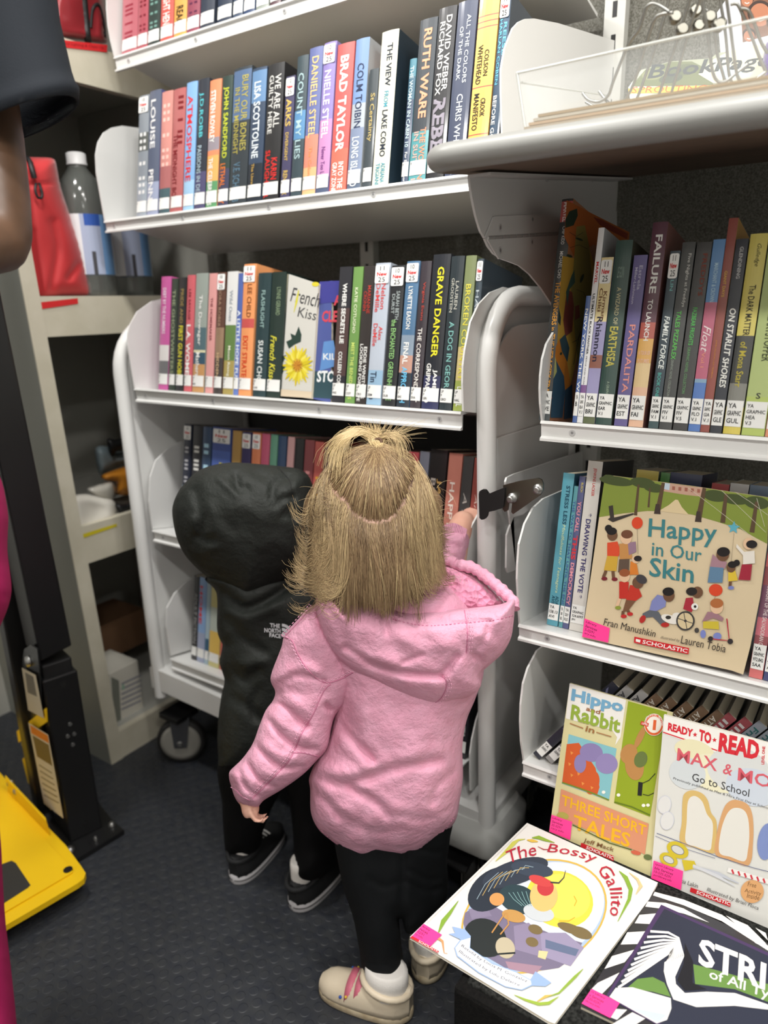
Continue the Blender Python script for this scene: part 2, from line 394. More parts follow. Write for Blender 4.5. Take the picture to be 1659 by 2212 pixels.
# upper wall shelf and long wall shelf
def side_panel(x, px, yb, zlow_drop=True, ztop=None):
    p = [onx(a, b, x) for a, b in px]; zt = p[-1][2] if ztop is None else ztop
    zl = p[0][2]-math.tan(TH)*(yb-p[0][1])
    return p+[np.array([x, yb, zt-0.02]), np.array([x, yb, zl])]
A1 = ony(246, 123, 1.13)
S1 = shelf('wall_shelf', 'white steel wall shelf at the top with a run of red and navy books', 1.13, (246, 123), (250, 155), A1[0]+0.965, 0.27,
           [side_panel(A1[0]-0.001, [(246, 123), (238, 90), (232, 55), (229, 20), (229, -20), (240, -60), (270, -80)], 1.39)], (0.045, 0.26, 0.5, 0.75, 0.96))
A2 = ony(225, 477, 1.05)
pR = [ony(1085, 330, 1.05), ony(1085, 330, 1.05)*[1, 0, 1]+[0.04, 1.42, 0]]
_P0 = np.array([-0.487, 1.05, 1.3]); _N0 = np.cross(np.array([-0.450-(-0.487), 1.42-1.05, 0]), [0, 0, 1.0])
rp = [onpl(a, b, _P0, _N0) for a, b in [(1084, 372), (1082, 297), (1079, 200), (1079, 151), (1087, 105), (1104, 62), (1117, 48), (1130, 42), (1150, 41), (1202, 51), (1270, 72), (1339, 93)]]
rp += [np.array([rp[-1][0], rp[-1][1], rp[0][2]-0.06])]
S2 = shelf('wall_shelf', 'long white steel wall shelf above the book cart, full of hardcovers', 1.05, (225, 477), (230, 503), -0.487, 0.30,
           [side_panel(A2[0]-0.001, [(225, 477), (215, 420), (207, 375), (205, 335), (210, 308), (222, 287), (240, 276), (262, 272), (300, 277)], 1.37), rp], (0.03, 0.26, 0.505, 0.75, 0.97))
# book cart shelves
cart = thing('book_cart', 'white steel tube-framed book cart on casters standing before the wall shelves', 'book cart', (-0.93, 1.2, 0))
def cartpart(mb, name, m=WHITE, par=None): return mb.build(name, m, par or cart, world=True)
XL, XR = -1.375, -0.48
def uframe(px_front, x, ytop, bottom, top, rad, yb):
    """inverted U in a plane of constant x"""
    pts = [np.array(bottom)]
    zt = top[2]; 
    for k in range(1, 6): pts.append(np.array(bottom)*(1-k/5)+np.array([top[0], top[1], zt-0.11])*(k/5))
    for k in range(1, 9):
        a = math.pi/2*k/8; pts.append(np.array([top[0], top[1]+0.11*(1-math.cos(a)), zt-0.11+0.11*math.sin(a)]))
    for k in range(1, 9):
        a = math.pi/2*k/8; pts.append(np.array([top[0], yb-0.11+0.11*math.sin(a), zt-0.11*(1-math.cos(a))]))
    pts.append(np.array([bottom[0], yb, bottom[2]]))
    return pts
tR = onx(1150, 588, XR); tL = onx(345, 622, XL)
uR = uframe(None, XR, 0, (XR+0.011, 1.0, 0.2), (XR-0.007, 1.0, 1.145), 0, 1.36)
uL = uframe(None, XL, 0, (XL+0.0, 1.0, 0.2), (XL-0.004, 1.0, 1.11), 0, 1.36)
cartpart(MB().tube(uR, 0.0158, 14), 'tube_frame'); cartpart(MB().tube(uL, 0.0158, 14), 'tube_frame')
for x, s_ in ((XR-0.006, 1), (XL+0.006, 1)):
    mb = MB(); p = [(x, 1.012, 0.26), (x, 1.35, 0.26), (x, 1.35, 1.0)]+[(x, 1.25+0.1*math.cos(a), 1.0+0.1*math.sin(a)) for a in np.linspace(0, math.pi/2, 7)]+[(x, 1.11-0.1*math.sin(a), 1.0+0.1*math.cos(a)) for a in np.linspace(0, math.pi/2, 7)]
    p[-1] = (x, 1.012, 1.0); mb.prism(p, (0.003, 0, 0)); cartpart(mb, 'side_panel')
mb = MB().prism([(XR+0.001, 1.02, 0.30), (XR+0.001, 1.35, 0.30), (XR+0.001, 1.35, 0.92), (XR+0.001, 1.02, 0.93)], (0.004, 0, 0)); bevel(cartpart(mb, 'lower_side_plate'), 0.002)
cartpart(MB().box(XL, XR, 1.375, 1.379, 0.26, 1.02), 'back_panel', mat('dark_grey_back', (70, 70, 70), 0.7))
def cshelf(Yl, pL, pLb, xr, depth, panels, screws, nm):
    s = Shelf(); A = ony(pL[0], pL[1], Yl); B = ony(pLb[0], pLb[1], Yl); s.x0, s.x1, s.Y, s.z, s.up, s.bk = A[0], xr, Yl, A[2], UPV, BKV
    lip = A[2]-B[2]; e = BKV*depth
    prof = [(0, 0.0), (-0.002, -0.004), (0.0025, -0.0055), (0.004, -lip+0.006), (-0.001, -lip+0.0035), (-0.001, -lip), (0.006, -lip), (0.007, -0.006), (0.03, -0.006), (e[1], e[2]-0.006), (e[1], e[2])]
    o = MB().prism([(s.x0, Yl+y, s.z+z) for y, z in prof][::-1], (xr-s.x0, 0, 0)).build('shelf_plate', SHW, cart, world=True); s.o = o
    for f in screws:
        mb = MB(); screw(mb, (s.x0+(xr-s.x0)*f, Yl+0.0038, s.z-lip*0.5), (0, -1, 0)); q = mb.build('screw', mat('screw_head', attr=True), o, world=True)
    for pn in panels:
        e3 = (0.003, 0, 0); q = MB().prism(pn, e3).build('end_panel', SHW, o, world=True); bevel(q, 0.0012, 2)
    return s
def sp(Yl, pL, px, yb, ztop=None, x=None):
    x = ony(pL[0], pL[1], Yl)[0] if x is None else x
    return side_panel(x, px, yb, ztop=ztop)
x3r = ony(996, 886, 1.0)[0]
S3 = cshelf(1.0, (290, 838), (292, 868), x3r, 0.28, [sp(1.0, (290, 838), [(289, 838), (282, 795), (274, 746), (274, 720), (280, 700), (295, 673), (326, 651), (357, 644)], 1.3),
     sp(1.0, None, [(998, 889), (996, 828), (997, 790), (1001, 756), (1013, 696), (1031, 657), (1055, 632), (1085, 620)], 1.3, x=-0.503)], (0.04, 0.3, 0.64, 0.95), 'a')
S4 = cshelf(1.0, (329, 1144), (333, 1170), -0.535, 0.28, [sp(1.0, (329, 1144), [(328, 1143), (320, 1083), (323, 1030), (335, 994), (362, 968), (390, 954)], 1.3),
     sp(1.0, None, [(1001, 1230), (1001, 1200), (1003, 1175), (1011, 1145), (1030, 1111), (1060, 1085)], 1.3, x=-0.512)], (0.04, 0.3, 0.64, 0.95), 'b')
S5 = cshelf(1.0, (368, 1421), (373, 1446), -0.525, 0.28, [sp(1.0, (368, 1421), [(367, 1416), (358, 1353), (359, 1313), (375, 1282), (402, 1255), (428, 1240)], 1.3),
     sp(1.0, None, [(1014, 1708), (1013, 1628), (1017, 1597), (1026, 1557), (1036, 1526), (1060, 1495)], 1.3, x=-0.507)], (0.3, 0.64, 0.95), 'c')
# base tray with corner boots, casters
zb1 = ony(357, 1450, 0.995)[2]; zb0 = ony(362, 1495, 0.995)[2]
bevel(cartpart(MB().prism([(XL-0.02, 0.99, zb0), (XR+0.02, 0.99, zb0-0.03), (XR+0.02, 0.99, zb1-0.035), (XL-0.02, 0.99, zb1)][::-1], (0, 0.39, 0)), 'base_tray'), 0.006, 3)
GREYP = mat('grey_plastic', (186, 187, 184), 0.45, bump=('noise', 200, 0.1))
cz = 0.20
def boot(cx, cy, sx, z0, z1, nm):
    mb = MB(); n = 5; rgs = []
    for z, g in ((z0, -0.006), (z0+0.012, 0), (z1-0.02, 0), (z1, -0.012)):
        a, b = 0.075+g, 0.075+g; r = 0.03; rg = []
        for qx, qy, a0 in ((1, 1, 0), (-1, 1, 90), (-1, -1, 180), (1, -1, 270)):
            for k in range(n):
                t_ = math.radians(a0+90*k/(n-1)); rg.append((cx+qx*(a-r)+r*math.cos(t_), cy+qy*(b-r)+r*math.sin(t_), z))
        rgs.append(rg)
    mb.rings(rgs); return cartpart(mb, nm, GREYP)
bz = onx(1071, 1828, XR+0.04)
boot(XR-0.03, 1.05, 1, 0.155, 0.225, 'corner_boot'); boot(XR-0.03, 1.33, 1, 0.155, 0.225, 'corner_boot')
boot(XL+0.045, 1.33, 1, zb0-0.01, zb1, 'corner_boot')
# foot of the tube on the boot
def caster(c, ax, r=0.062, pedal=False):
    ax = Vector(ax).normalized(); c = Vector(c); q = Vector((0, 0, 1)).rotation_difference(ax)
    ct = cartpart(MB().lathe(c+Vector((0, 0, 0)), [(r*0.80, -0.013), (r*0.93, -0.015), (r, -0.008), (r, 0.008), (r*0.93, 0.015), (r*0.80, 0.013)], 32, axis=ax), 'caster', mat('caster_tyre', (38, 37, 36), 0.6))
    cartpart(MB().lathe(c, [(r*0.66, -0.0165), (r*0.82, -0.0165), (r*0.82, 0.0165), (r*0.66, 0.0165)], 32, axis=ax), 'wheel_rim', mat('caster_rim', (150, 148, 140), 0.5), ct)
    cartpart(MB().lathe(c, [(r*0.1, -0.014), (r*0.66, -0.012), (r*0.66, 0.012), (r*0.1, 0.014)], 32, axis=ax), 'wheel_hub', mat('caster_hub', (78, 84, 96), 0.5), ct)
    cartpart(MB().lathe(c, [(0.006, -0.026), (0.008, -0.024), (0.008, 0.024), (0.006, 0.026)], 12, axis=ax), 'axle_bolt', STEEL, ct)
    for sgn in (1, -1):
        p = c+ax*0.020*sgn; side = ax.cross(Vector((0, 0, 1))).normalized()
        pts = [p+side*0.016-Vector((0, 0, 0.012)), p-side*0.016-Vector((0, 0, 0.012)), p-side*0.03+Vector((0, 0, 0.075)), p+side*0.02+Vector((0, 0, 0.075))]
        cartpart(MB().prism([tuple(v) for v in pts], tuple(ax*0.003)), 'fork_leg', mat('caster_fork', (92, 94, 98), 0.4, metal=0.6), ct)
    bevel(cartpart(MB().box(c.x-0.035, c.x+0.035, c.y-0.035, c.y+0.035, c.z+0.07, c.z+0.085), 'swivel_plate', BLACKM, ct), 0.002)
    if pedal:
        mb = MB().prism([(c.x-0.05, c.y-0.075, c.z+0.045), (c.x+0.03, c.y-0.085, c.z+0.045), (c.x+0.03, c.y-0.03, c.z+0.06), (c.x-0.04, c.y-0.03, c.z+0.06)], (0, 0, 0.006)); bevel(cartpart(mb, 'brake_pedal', BLACKM, ct), 0.002)
cc = onz(385, 1650, 0.0)
caster((cc[0], cc[1]+0.02, 0.063), (0.62, -0.78, 0)); caster((XL+0.06, 1.33, 0.063), (0.9, -0.4, 0)); caster((XR-0.05, 1.06, 0.063), (0.9, 0.4, 0), pedal=True); caster((XR-0.05, 1.33, 0.063), (1, 0.2, 0))

# right-hand wall section: three shelves
AR = ony(1168, 908, 0.93); XRR = 0.62
def rshelf(label, pL, pLb, px, scr, Yl=0.93, th=TH):
    x = ony(pL[0], pL[1], Yl)[0]
    return shelf('wall_shelf', label, Yl, pL, pLb, XRR, 0.40, [side_panel(x-0.001, px, 1.33)], scr, th=th)
SA = rshelf('white steel shelf of graphic novels beneath the drop-leaf counter', (1168, 908), (1170, 952), [(1168, 908), (1164, 872), (1163, 840), (1164, 812), (1168, 776), (1177, 743), (1195, 712), (1225, 690)], (0.045, 0.6))
SB = rshelf('white steel shelf holding the picture book with children in a park', (1120, 1348), (1121, 1383), [(1120, 1348), (1116, 1289), (1114, 1250), (1115, 1216), (1118, 1175), (1130, 1131), (1148, 1097), (1170, 1077), (1214, 1058)], (0.045, 0.35, 0.6))
SCc = rshelf('white steel bottom shelf of slanting comic paperbacks behind the early readers', (1129, 1643), (1129, 1676), [(1129, 1643), (1123, 1602), (1121, 1560), (1122, 1521), (1127, 1476), (1137, 1443), (1157, 1405), (1190, 1380)], (0.045, 0.35, 0.6))
# ================================================================ COUNTER, BRACKET, LATCH
DN = np.array([0, -math.sin(math.radians(5.9)), math.cos(math.radians(5.9))])      # counter leaf rises slightly towards the wall
DP = ony(930, 345, 0.755)
def ondesk(x, y, off=0.0): return onpl(x, y, DP+DN*off, DN)
dk = thing('drop_leaf_counter', 'grey counter with a rounded edge folded out from the wall above the graphic novels', 'counter', (0, 1.1, 1.3))
DY = np.array([0, math.cos(math.radians(5.9)), math.sin(math.radians(5.9))])
XDL = -0.452; r_ = 0.0148
prof = []
for k in range(13):
    a = math.pi/2+math.pi*k/12; prof.append((math.cos(a)*r_*1.15, math.sin(a)*r_))
base0 = np.array([0.0, 0.772, 0.0]); base0[2] = ony(1300, 282, 0.757)[2]
def DW(x, u, w): return np.array([x, 0, 0])+base0+DY*u+DN*w
nose = [DW(XDL+0.02, u, w) for u, w in prof]
# the edge runs along the front and turns the corner at the end of the leaf
path = [(XDL+0.03+0.0, 0.62, 0)]
mb = MB(); rgs = []
corner = []
for k in range(9):
    a = math.pi/2*k/8; corner.append((XDL+0.035-0.035*math.cos(a), 0.035-0.035*math.sin(a), a))
stations = [(XDL, 0.62, 0.0)]+corner+[(1.2, 0.0, math.pi/2)]
for (sx, sy, a) in stations:
    nx, ny = -math.cos(a), -math.sin(a)
    rgs.append([DW(sx-nx*u, sy-ny*u, w) for u, w in [(p[0]*1.0, p[1]) for p in prof]])
n = len(prof); vs = [p for r in rgs for p in r]
mb.add(vs, [(i*n+k, i*n+k+1, (i+1)*n+k+1, (i+1)*n+k) for i in range(len(rgs)-1) for k in range(n-1)], (150, 150, 148), True)
mb.build('edge_banding', mat('grey_vinyl_edge', (142, 142, 139), 0.40, spec=0.5), dk, world=True)
top = [DW(sx, sy, r_) for sx, sy, a in stations]+[DW(1.2, 0.655, r_), DW(XDL, 0.655, r_)]
MB().add(top, [tuple(range(len(top)))]).build('laminate_top', mat('grey_laminate', (176, 172, 164), 0.5), dk, world=True)
bot = [DW(sx, sy, -r_) for sx, sy, a in stations]+[DW(1.2, 0.655, -r_), DW(XDL, 0.655, -r_)]
MB().add(bot, [tuple(range(len(bot)))[::-1]]).build('underside', mat('brown_backing_board', (112, 92, 76), 0.7, mottled=(30, (104, 86, 72))), dk, world=True)
# hinged bracket carrying the counter
XB = -0.43
bk = thing('counter_bracket', 'grey-white steel folding bracket with a piano hinge under the counter end', 'bracket', (XB, 1.1, 1.2))
BR = mat('grey_white_metal', (204, 203, 202), 0.38)
pts = [(1010, 384), (1012, 405), (1016, 430), (1024, 468), (1034, 500), (1043, 515), (1200, 503), (1318, 497), (1345, 490), (1362, 380)]
Pu = [onx(a, b, XB) for a, b in pts]; Pu[-1] = np.array([XB, 1.39, Pu[0][2]+0.105*(1.39-Pu[0][1])*0.98]); Pu[-2] = np.array([XB, 1.39, Pu[-3][2]+0.01])
MB().prism(Pu, (0.003, 0, 0)).build('upper_plate', BR, bk, world=True)
pl = [(1043, 516), (1050, 532), (1062, 548), (1080, 560), (1100, 567), (1118, 574), (1140, 592), (1165, 622), (1188, 657), (1240, 735), (1290, 800)]
Pl = [onx(a, b, XB) for a, b in pl]; Pl += [np.array([XB, 1.39, Pl[-1][2]]), np.array([XB, 1.39, Pu[-2][2]-0.002])]
MB().prism(Pl, (0.003, 0, 0)).build('lower_plate', BR, bk, world=True)
hz0 = onx(1046, 514, XB); hz1 = onx(1318, 496, XB)
mb = MB()
for k in range(24):
    a = hz0+(hz1-hz0)*k/24; b = hz0+(hz1-hz0)*(k+0.94)/24; mb.tube([a+[0.004, 0, 0], b+[0.004, 0, 0]], 0.0028, 8)
mb.build('hinge_knuckles', mat('hinge_metal', (188, 187, 186), 0.35, metal=0.4), bk, world=True)
for po in ([(1064, 468), (1200, 461), (1330, 456), (1330, 494), (1046, 512)], [(1050, 518), (1322, 500), (1322, 540), (1160, 553), (1075, 560)]):
    P = [onx(a, b, XB+0.0035) for a, b in po]
    bevel(MB().prism(P, (0.0022, 0, 0)).build('hinge_leaf', BR, bk, world=True), 0.001)
mb = MB()
for a, b in ((1115, 376), (1182, 384), (1280, 386), (1078, 492), (1148, 474), (1078, 541), (1147, 523), (1220, 470), (1215, 515)):
    q = MB(); screw(q, onx(a, b, XB+0.004), (1, 0, 0), 0.0052); q.build('bolt', mat('screw_head', attr=True, rough=0.3, metal=0.3), bk, world=True)
ft = Pu[0]; MB().prism([ft, ft+[0.03, 0, 0], ft+[0.03, 0.57, 0.0595], ft+[0, 0.57, 0.0595]], (0, 0, 0.003)).build('top_flange', BR, bk, world=True)

YL = 0.955
la = thing('draw_latch', 'black rubber strap with a steel catch holding the cart to the shelf end', 'latch', ony(1120, 1080, YL))
P = [ony(a, b, YL) for a, b in K(950, 960, 4.0975, [(560, 362), (700, 325), (870, 298), (900, 312), (916, 350), (915, 405), (890, 450), (650, 618), (632, 600), (640, 520), (612, 520), (602, 585), (575, 598), (555, 572), (568, 470)])]
bevel(MB().prism(P, (0, 0.003, 0)).build('catch_plate', DSTEEL, la, world=True), 0.0008)
P = [ony(a, b, YL-0.0045) for a, b in K(950, 960, 4.0975, [(344, 440), (350, 415), (372, 401), (398, 403), (415, 422), (425, 442), (500, 410), (575, 382), (572, 470), (560, 562), (480, 588), (422, 600), (414, 640), (395, 664), (368, 668), (350, 650)])]
bevel(MB().prism(P, (0, 0.006, 0)).build('rubber_strap', RUBBER, la, world=True), 0.0018, 3)
for a, b, l in ((1108, 1075, 0.012), (1163, 1056, 0.008)):
    c = ony(a, b, YL); mb = MB(); mb.lathe(c, [(0.0075, 0), (0.0075, -0.004), (0.0052, -0.004), (0.0052, -l), (0.003, -l-0.001)], 14, axis=(0, 1, 0)); mb.build('bolt', STEEL, la, world=True)
# white side plate of the shelf end that carries the catch
sd = thing('shelf_end_plate', 'white notched steel plate behind the rubber latch', 'mounting plate', (-0.44, 1.1, 0.9))
XP = -0.452
mb = MB().prism([onx(a, b, XP) for a, b in K(950, 960, 4.0975, [(568, 330), (580, 292), (640, 262), (900, 175), (1250, 60), (1250, 400), (870, 520), (800, 560), (720, 620), (640, 640), (600, 740), (580, 800), (576, 1090), (590, 1135), (660, 1110), (900, 950), (900, 520)][:15])], (0.003, 0, 0)); bevel(mb.build('plate', WHITE, sd, world=True), 0.001)

# ================================================================ BENCH
BZ = 0.353
be = thing('carpeted_bench', 'low black speckled carpet-topped box carrying the picture books', 'bench', (0.1, 1.0, 0))
CARP = mat('black_speckled_carpet', (24, 25, 24), 0.95, spec=0.1, mottled=(260, (56, 57, 55)), bump=('noise', 500, 0.8, 0.003))
BX0, BY0 = -0.315, 0.585
bevel(MB().box(BX0, 0.9, BY0, 1.30, 0, BZ-0.004).build('box', mat('dark_brown_carpet', (26, 25, 24), 0.95, spec=0.1, mottled=(300, (18, 18, 18)), bump=('noise', 500, 0.6, 0.003)), be, world=True), 0.006)
bevel(MB().box(BX0+0.012, 0.89, BY0+0.012, 1.29, BZ-0.006, BZ).build('carpet_top', CARP, be, world=True), 0.002)
mb = MB().tube([(BX0+0.11, BY0+0.004, BZ-0.012), (0.9, BY0+0.004, BZ-0.012)], 0.013, 12); mb.build('metal_nosing', mat('brushed_aluminium', (150, 150, 148), 0.35, metal=0.8), be, world=True)

# ================================================================ STORAGE CABINET
CX = -1.50; CY0 = 0.913; CX1 = -1.98
cb = thing('storage_cabinet', 'pale wood-grain open cabinet with four shelves behind the book cart end', 'cabinet', (CX, 1.15, 0))
WOOD = mat('pale_wood_grain_laminate', (208, 202, 184), 0.55, mottled=(14, (198, 192, 172)), bump=('noise', 90, 0.1))
GREYS = mat('grey_cabinet_side', (128, 129, 122), 0.6)
INN = mat('dark_cabinet_inside', (172, 171, 163), 0.75)
LEAN = 0.033
def cy(z): return CY0-LEAN*z
def slab(x0, x1, a, b):
    return MB().add([(x0, cy(0)+a, 0), (x1, cy(0)+a, 0), (x1, cy(0)+b, 0), (x0, cy(0)+b, 0), (x0, cy(CEIL)+a, CEIL), (x1, cy(CEIL)+a, CEIL), (x1, cy(CEIL)+b, CEIL), (x0, cy(CEIL)+b, CEIL)], [(3, 2, 1, 0), (4, 5, 6, 7), (0, 1, 5, 4), (1, 2, 6, 5), (2, 3, 7, 6), (3, 0, 4, 7)])
slab(CX1, CX-0.002, 0, 0.02).build('side_panel', GREYS, cb, world=True)
slab(CX-0.0015, CX+0.0015, 0.0006, 0.036).build('stile', WOOD, cb, world=True)
MB().box(CX1-0.02, CX1, CY0-0.08, WALLY-0.005, 0, CEIL).build('back_board', INN, cb, world=True)
MB().box(CX1, CX, WALLY-0.022, WALLY-0.002, 0, CEIL).build('far_side', INN, cb, world=True)
SHZ = {'bottom': (0.0, 0.078), 'low': (0.552, 0.645), 'mid': (1.083, 1.168), 'top': (1.607, 1.685)}
for nm, (z0, z1) in SHZ.items():
    o = MB().box(CX-0.022, CX-0.001, cy(z1)+0.034, WALLY-0.024, z0, z1).build('shelf_front', WOOD, cb, world=True)
    MB().box(CX1, CX-0.023, cy(z1)+0.021, WALLY-0.024, z1-0.022, z1-0.003).build('shelf_board', INN, cb, world=True)
def strip(px, col, nm, txt, tc):
    A = Art(np.array([CX, 0, 0]), np.array([1.0, 0, 0]), 0.0006); A.poly(px, col)
    if txt: A.text(txt, (px[0][0]*0.9+px[1][0]*0.1, px[3][1]-4), (px[0][0]*0.12+px[1][0]*0.88, px[2][1]-4), 9, tc)
    return A.build(nm, cb, MATTE)
strip([(98, 82), (232, 97), (231, 113), (100, 98)], (205, 40, 44), 'red_label_strip', '', 0)
A = Art(np.array([CX, 0, 0]), np.array([1.0, 0, 0]), 0.0008); A.text('Emergency Lighting & Clean Up', (112, 95), (224, 108), 8, (130, 20, 25)); A.build('label_lettering', cb, MATTE)
strip([(87, 653), (168, 644), (169, 656), (88, 668)], (208, 44, 46), 'red_label_strip', '', 0)
strip([(168, 1157), (252, 1131), (253, 1137), (170, 1166)], (206, 190, 40), 'yellow_label_strip', '', 0)

def ct(x, y, X=-1.56): d = ray(x, y); return float((X-CAM[0])/d[0])
REDF = mat('red_nylon_fabric', (190, 36, 40), 0.65, sheen=0.3, bump=('noise', 400, 0.2))
# red zip bag on the middle shelf
t = thing('red_zip_bag', 'tall red nylon bag with a black zip pull beside the water bottles', 'bag', onx(120, 640, -1.56))
o = K(0, 0, 3.568, [(110, 1235), (170, 1212), (300, 1212), (400, 1220), (432, 1262), (470, 1450), (540, 1660), (620, 1890), (690, 2160), (700, 2270), (640, 2290), (480, 2300), (310, 2318), (250, 2200), (200, 1800), (150, 1400)])
sb = inflate('pouch', o, lambda x, y: np.array([ct(a, b, -1.55) for a, b in zip(x, y)]), 0.04, 40, REDF, t, step=6, noise=0.003, folds=[([(115, 480), (125, 540), (112, 620)], 9, -0.006), ([(50, 400), (90, 398), (122, 392)], 4, -0.004), ([(150, 600), (170, 570)], 7, -0.008), ([(90, 640), (75, 560), (70, 500)], 6, -0.006)])
seam(sb, [(45, 341), (62, 345), (68, 362), (74, 385)], 'zip', mat('black_zip', (24, 24, 26), 0.5), t, r=0.006, off=0.008)
p = [(78, 395), (76, 412), (82, 427), (89, 428), (91, 418), (84, 395)]
seam(sb, p, 'zip_pull', mat('black_zip', (24, 24, 26), 0.5), t, r=0.003, off=0.014)
# water bottles
CLEARP = mat('clear_plastic', (225, 230, 228), 0.08, alpha=0.22, spec=0.8)
WATER = mat('smoky_clear_plastic', (120, 124, 120), 0.12, alpha=0.45, spec=0.8)
for k, (px, X) in enumerate(((186, -1.57), (268, -1.60))):
    b = onx(px+16, 636, X); b[2] = SHZ['mid'][1]-0.002
    b = np.array([X, onx(px+16, 630, X)[1], b[2]])
    t = thing('water_bottle', ['clear plastic water bottle with a white cap beside the red bag', 'clear plastic water bottle with a pale label behind the cart corner'][k], 'bottle', b, group='water bottles on the cabinet shelf')
    R_ = 0.056
    MB().lathe((0, 0, 0), [(R_*0.9, 0), (R_, 0.006), (R_*0.97, 0.02), (R_, 0.034), (R_, 0.185), (R_*0.97, 0.205), (R_*0.9, 0.23), (R_*0.7, 0.258), (R_*0.42, 0.278), (0.020, 0.285), (0.020, 0.300)], 28).build('bottle_body', WATER, t)
    MB().lathe((0, 0, 0), [(0.0225, 0.288), (0.0225, 0.292), (0.0215, 0.294), (0.0215, 0.312), (0.018, 0.314)], 24).build('cap', mat('white_plastic', (230, 230, 230), 0.4), t)
    mb = MB(); n = 40
    for i in range(n):
        a0, a1 = 2*math.pi*i/n, 2*math.pi*(i+1)/n; u = (i/n*3) % 1
        c = (120, 165, 215) if u < 0.28 else ((225, 228, 230) if u < 0.62 else (170, 180, 205))
        for z0, z1 in ((0.05, 0.1), (0.1, 0.155), (0.155, 0.18)):
            cc_ = c
            if z0 == 0.05 and 0.7 < u < 0.9 and i % 2: cc_ = (70, 70, 75)
            if z0 == 0.155 and u > 0.66: cc_ = (50, 88, 170)
            mb.add([(R_*1.012*math.cos(a), R_*1.012*math.sin(a), z) for a, z in ((a0, z0), (a1, z0), (a1, z1), (a0, z1))], [(0, 1, 2, 3)], cc_, True)
    mb.build('label', MATTE, t)
# first-aid pouches and a clear bag on the top shelf
for k, (nm, lab, o, col, T, X) in enumerate((
    ('first_aid_pouch', 'dark red pouch with a black strap on the top cabinet shelf', [(118, -40), (160, -48), (215, -40), (228, 20), (230, 70), (228, 94), (170, 86), (118, 76), (112, 30)], (150, 40, 48), 0.05, -1.56),
    ('plastic_bag', 'crumpled translucent white plastic bag beside the red pouch', [(55, -40), (100, -45), (112, 0), (118, 40), (122, 76), (95, 72), (78, 66), (62, 40)], (214, 206, 198), 0.035, -1.55),
    ('red_pouch', 'bright red pouch at the cabinet edge behind the plastic bag', [(20, -40), (62, -42), (70, 10), (72, 62), (40, 66), (20, 40)], (196, 30, 44), 0.03, -1.58))):
    t = thing(nm, lab, 'bag' if k == 1 else 'pouch', onx(o[5][0], o[5][1], X))
    m = mat('pouch_%d' % k, col, 0.35 if k != 1 else 0.25, coat=0.3)
    s = inflate('pouch_body' if k != 1 else 'bag_body', o, lambda x, y, X=X: np.array([ct(a, b, X) for a, b in zip(x, y)]), T, 18, m, t, step=6, noise=0.006, nscale=22, seed=k)
    if k == 0:
        seam(s, [(178, -38), (182, 10), (186, 50), (190, 88)], 'strap', mat('black_zip', (24, 24, 26), 0.5), t, r=0.009, off=-0.004)
        seam(s, [(196, 60), (200, 20), (212, 10), (222, 40), (226, 80)], 'edge_piping', mat('black_zip', (24, 24, 26), 0.5), t, r=0.004, off=0)
# odds and ends on the low shelf
def blob(nm, lab, cat, o, col, T, X, rough=0.5, noise=0.004, ns=25, group=None, coat=0.0):
    t = thing(nm, lab, cat, onx(o[0][0], o[0][1], X), group=group)
    inflate(nm+'_body', o, lambda x, y: np.array([ct(a, b, X) for a, b in zip(x, y)]), T, 20, mat(nm+'_stuff', col, rough, coat=coat), t, step=5, noise=noise, nscale=ns); return t
blob('orange_packet', 'crumpled orange packet on the low cabinet shelf', 'packet', K(0, 900, 3.95, [(860, 510), (930, 470), (1050, 430), (1130, 405), (1200, 420), (1210, 640), (1120, 665), (1000, 660), (985, 560), (900, 545)]), (214, 138, 40), 0.04, -1.60, 0.4)
blob('clear_packet', 'clear crinkled plastic packet in front of the orange packet', 'packet', K(0, 900, 3.95, [(740, 620), (800, 590), (870, 570), (960, 560), (990, 640), (960, 720), (880, 720), (800, 690)]), (190, 186, 176), 0.03, -1.57, 0.2, coat=0.5)
blob('grey_bag', 'grey-blue plastic bag behind the orange packet', 'bag', K(0, 900, 3.95, [(810, 280), (900, 250), (1000, 300), (1120, 290), (1130, 400), (1000, 440), (900, 490), (840, 480)]), (120, 134, 140), 0.04, -1.66, 0.35)
blob('paper_pack', 'flattened white paper pack on the low cabinet shelf edge', 'paper pack', K(0, 900, 3.95, [(615, 690), (720, 660), (860, 690), (980, 730), (1000, 880), (900, 930), (700, 985), (650, 940), (625, 820)]), (214, 210, 200), 0.03, -1.54, 0.6, noise=0.006)
blob('black_strap_bundle', 'black strap bundle hanging over the low shelf front', 'strap', K(0, 900, 3.95, [(985, 740), (1060, 745), (1180, 700), (1200, 760), (1100, 800), (1060, 850), (1030, 875), (1005, 800)]), (20, 20, 22), 0.015, -1.53, noise=0.001)
blob('black_cable_bundle', 'black cable bundle on top of the grey plastic bag', 'cable', K(0, 900, 3.95, [(915, 190), (980, 195), (1090, 175), (1110, 270), (1000, 290), (960, 335), (930, 290)]), (20, 20, 22), 0.02, -1.62, noise=0.001)
def pbox(nm, lab, px_bl, px_br, px_tl, X, depth, col, arts=None):
    bl, br, tl = onx(px_bl[0], px_bl[1], X), onx(px_br[0], px_br[1], X), onx(px_tl[0], px_tl[1], X)
    t = thing(nm, lab, 'box', (X, bl[1], bl[2]))
    bevel(MB().box(X-depth, X, bl[1], br[1], bl[2], tl[2]).build('carton', mat(nm+'_card', col, 0.7), t, world=True), 0.002)
    return t, X
t, X = pbox('white_supply_carton', 'white printed carton on the cabinet bottom shelf', (252, 1574), (313, 1545), (235, 1456), -1.55, 0.12, (206, 202, 190))
A = Art(np.array([X, 0, 0]), np.array([1.0, 0, 0]), 0.0006)
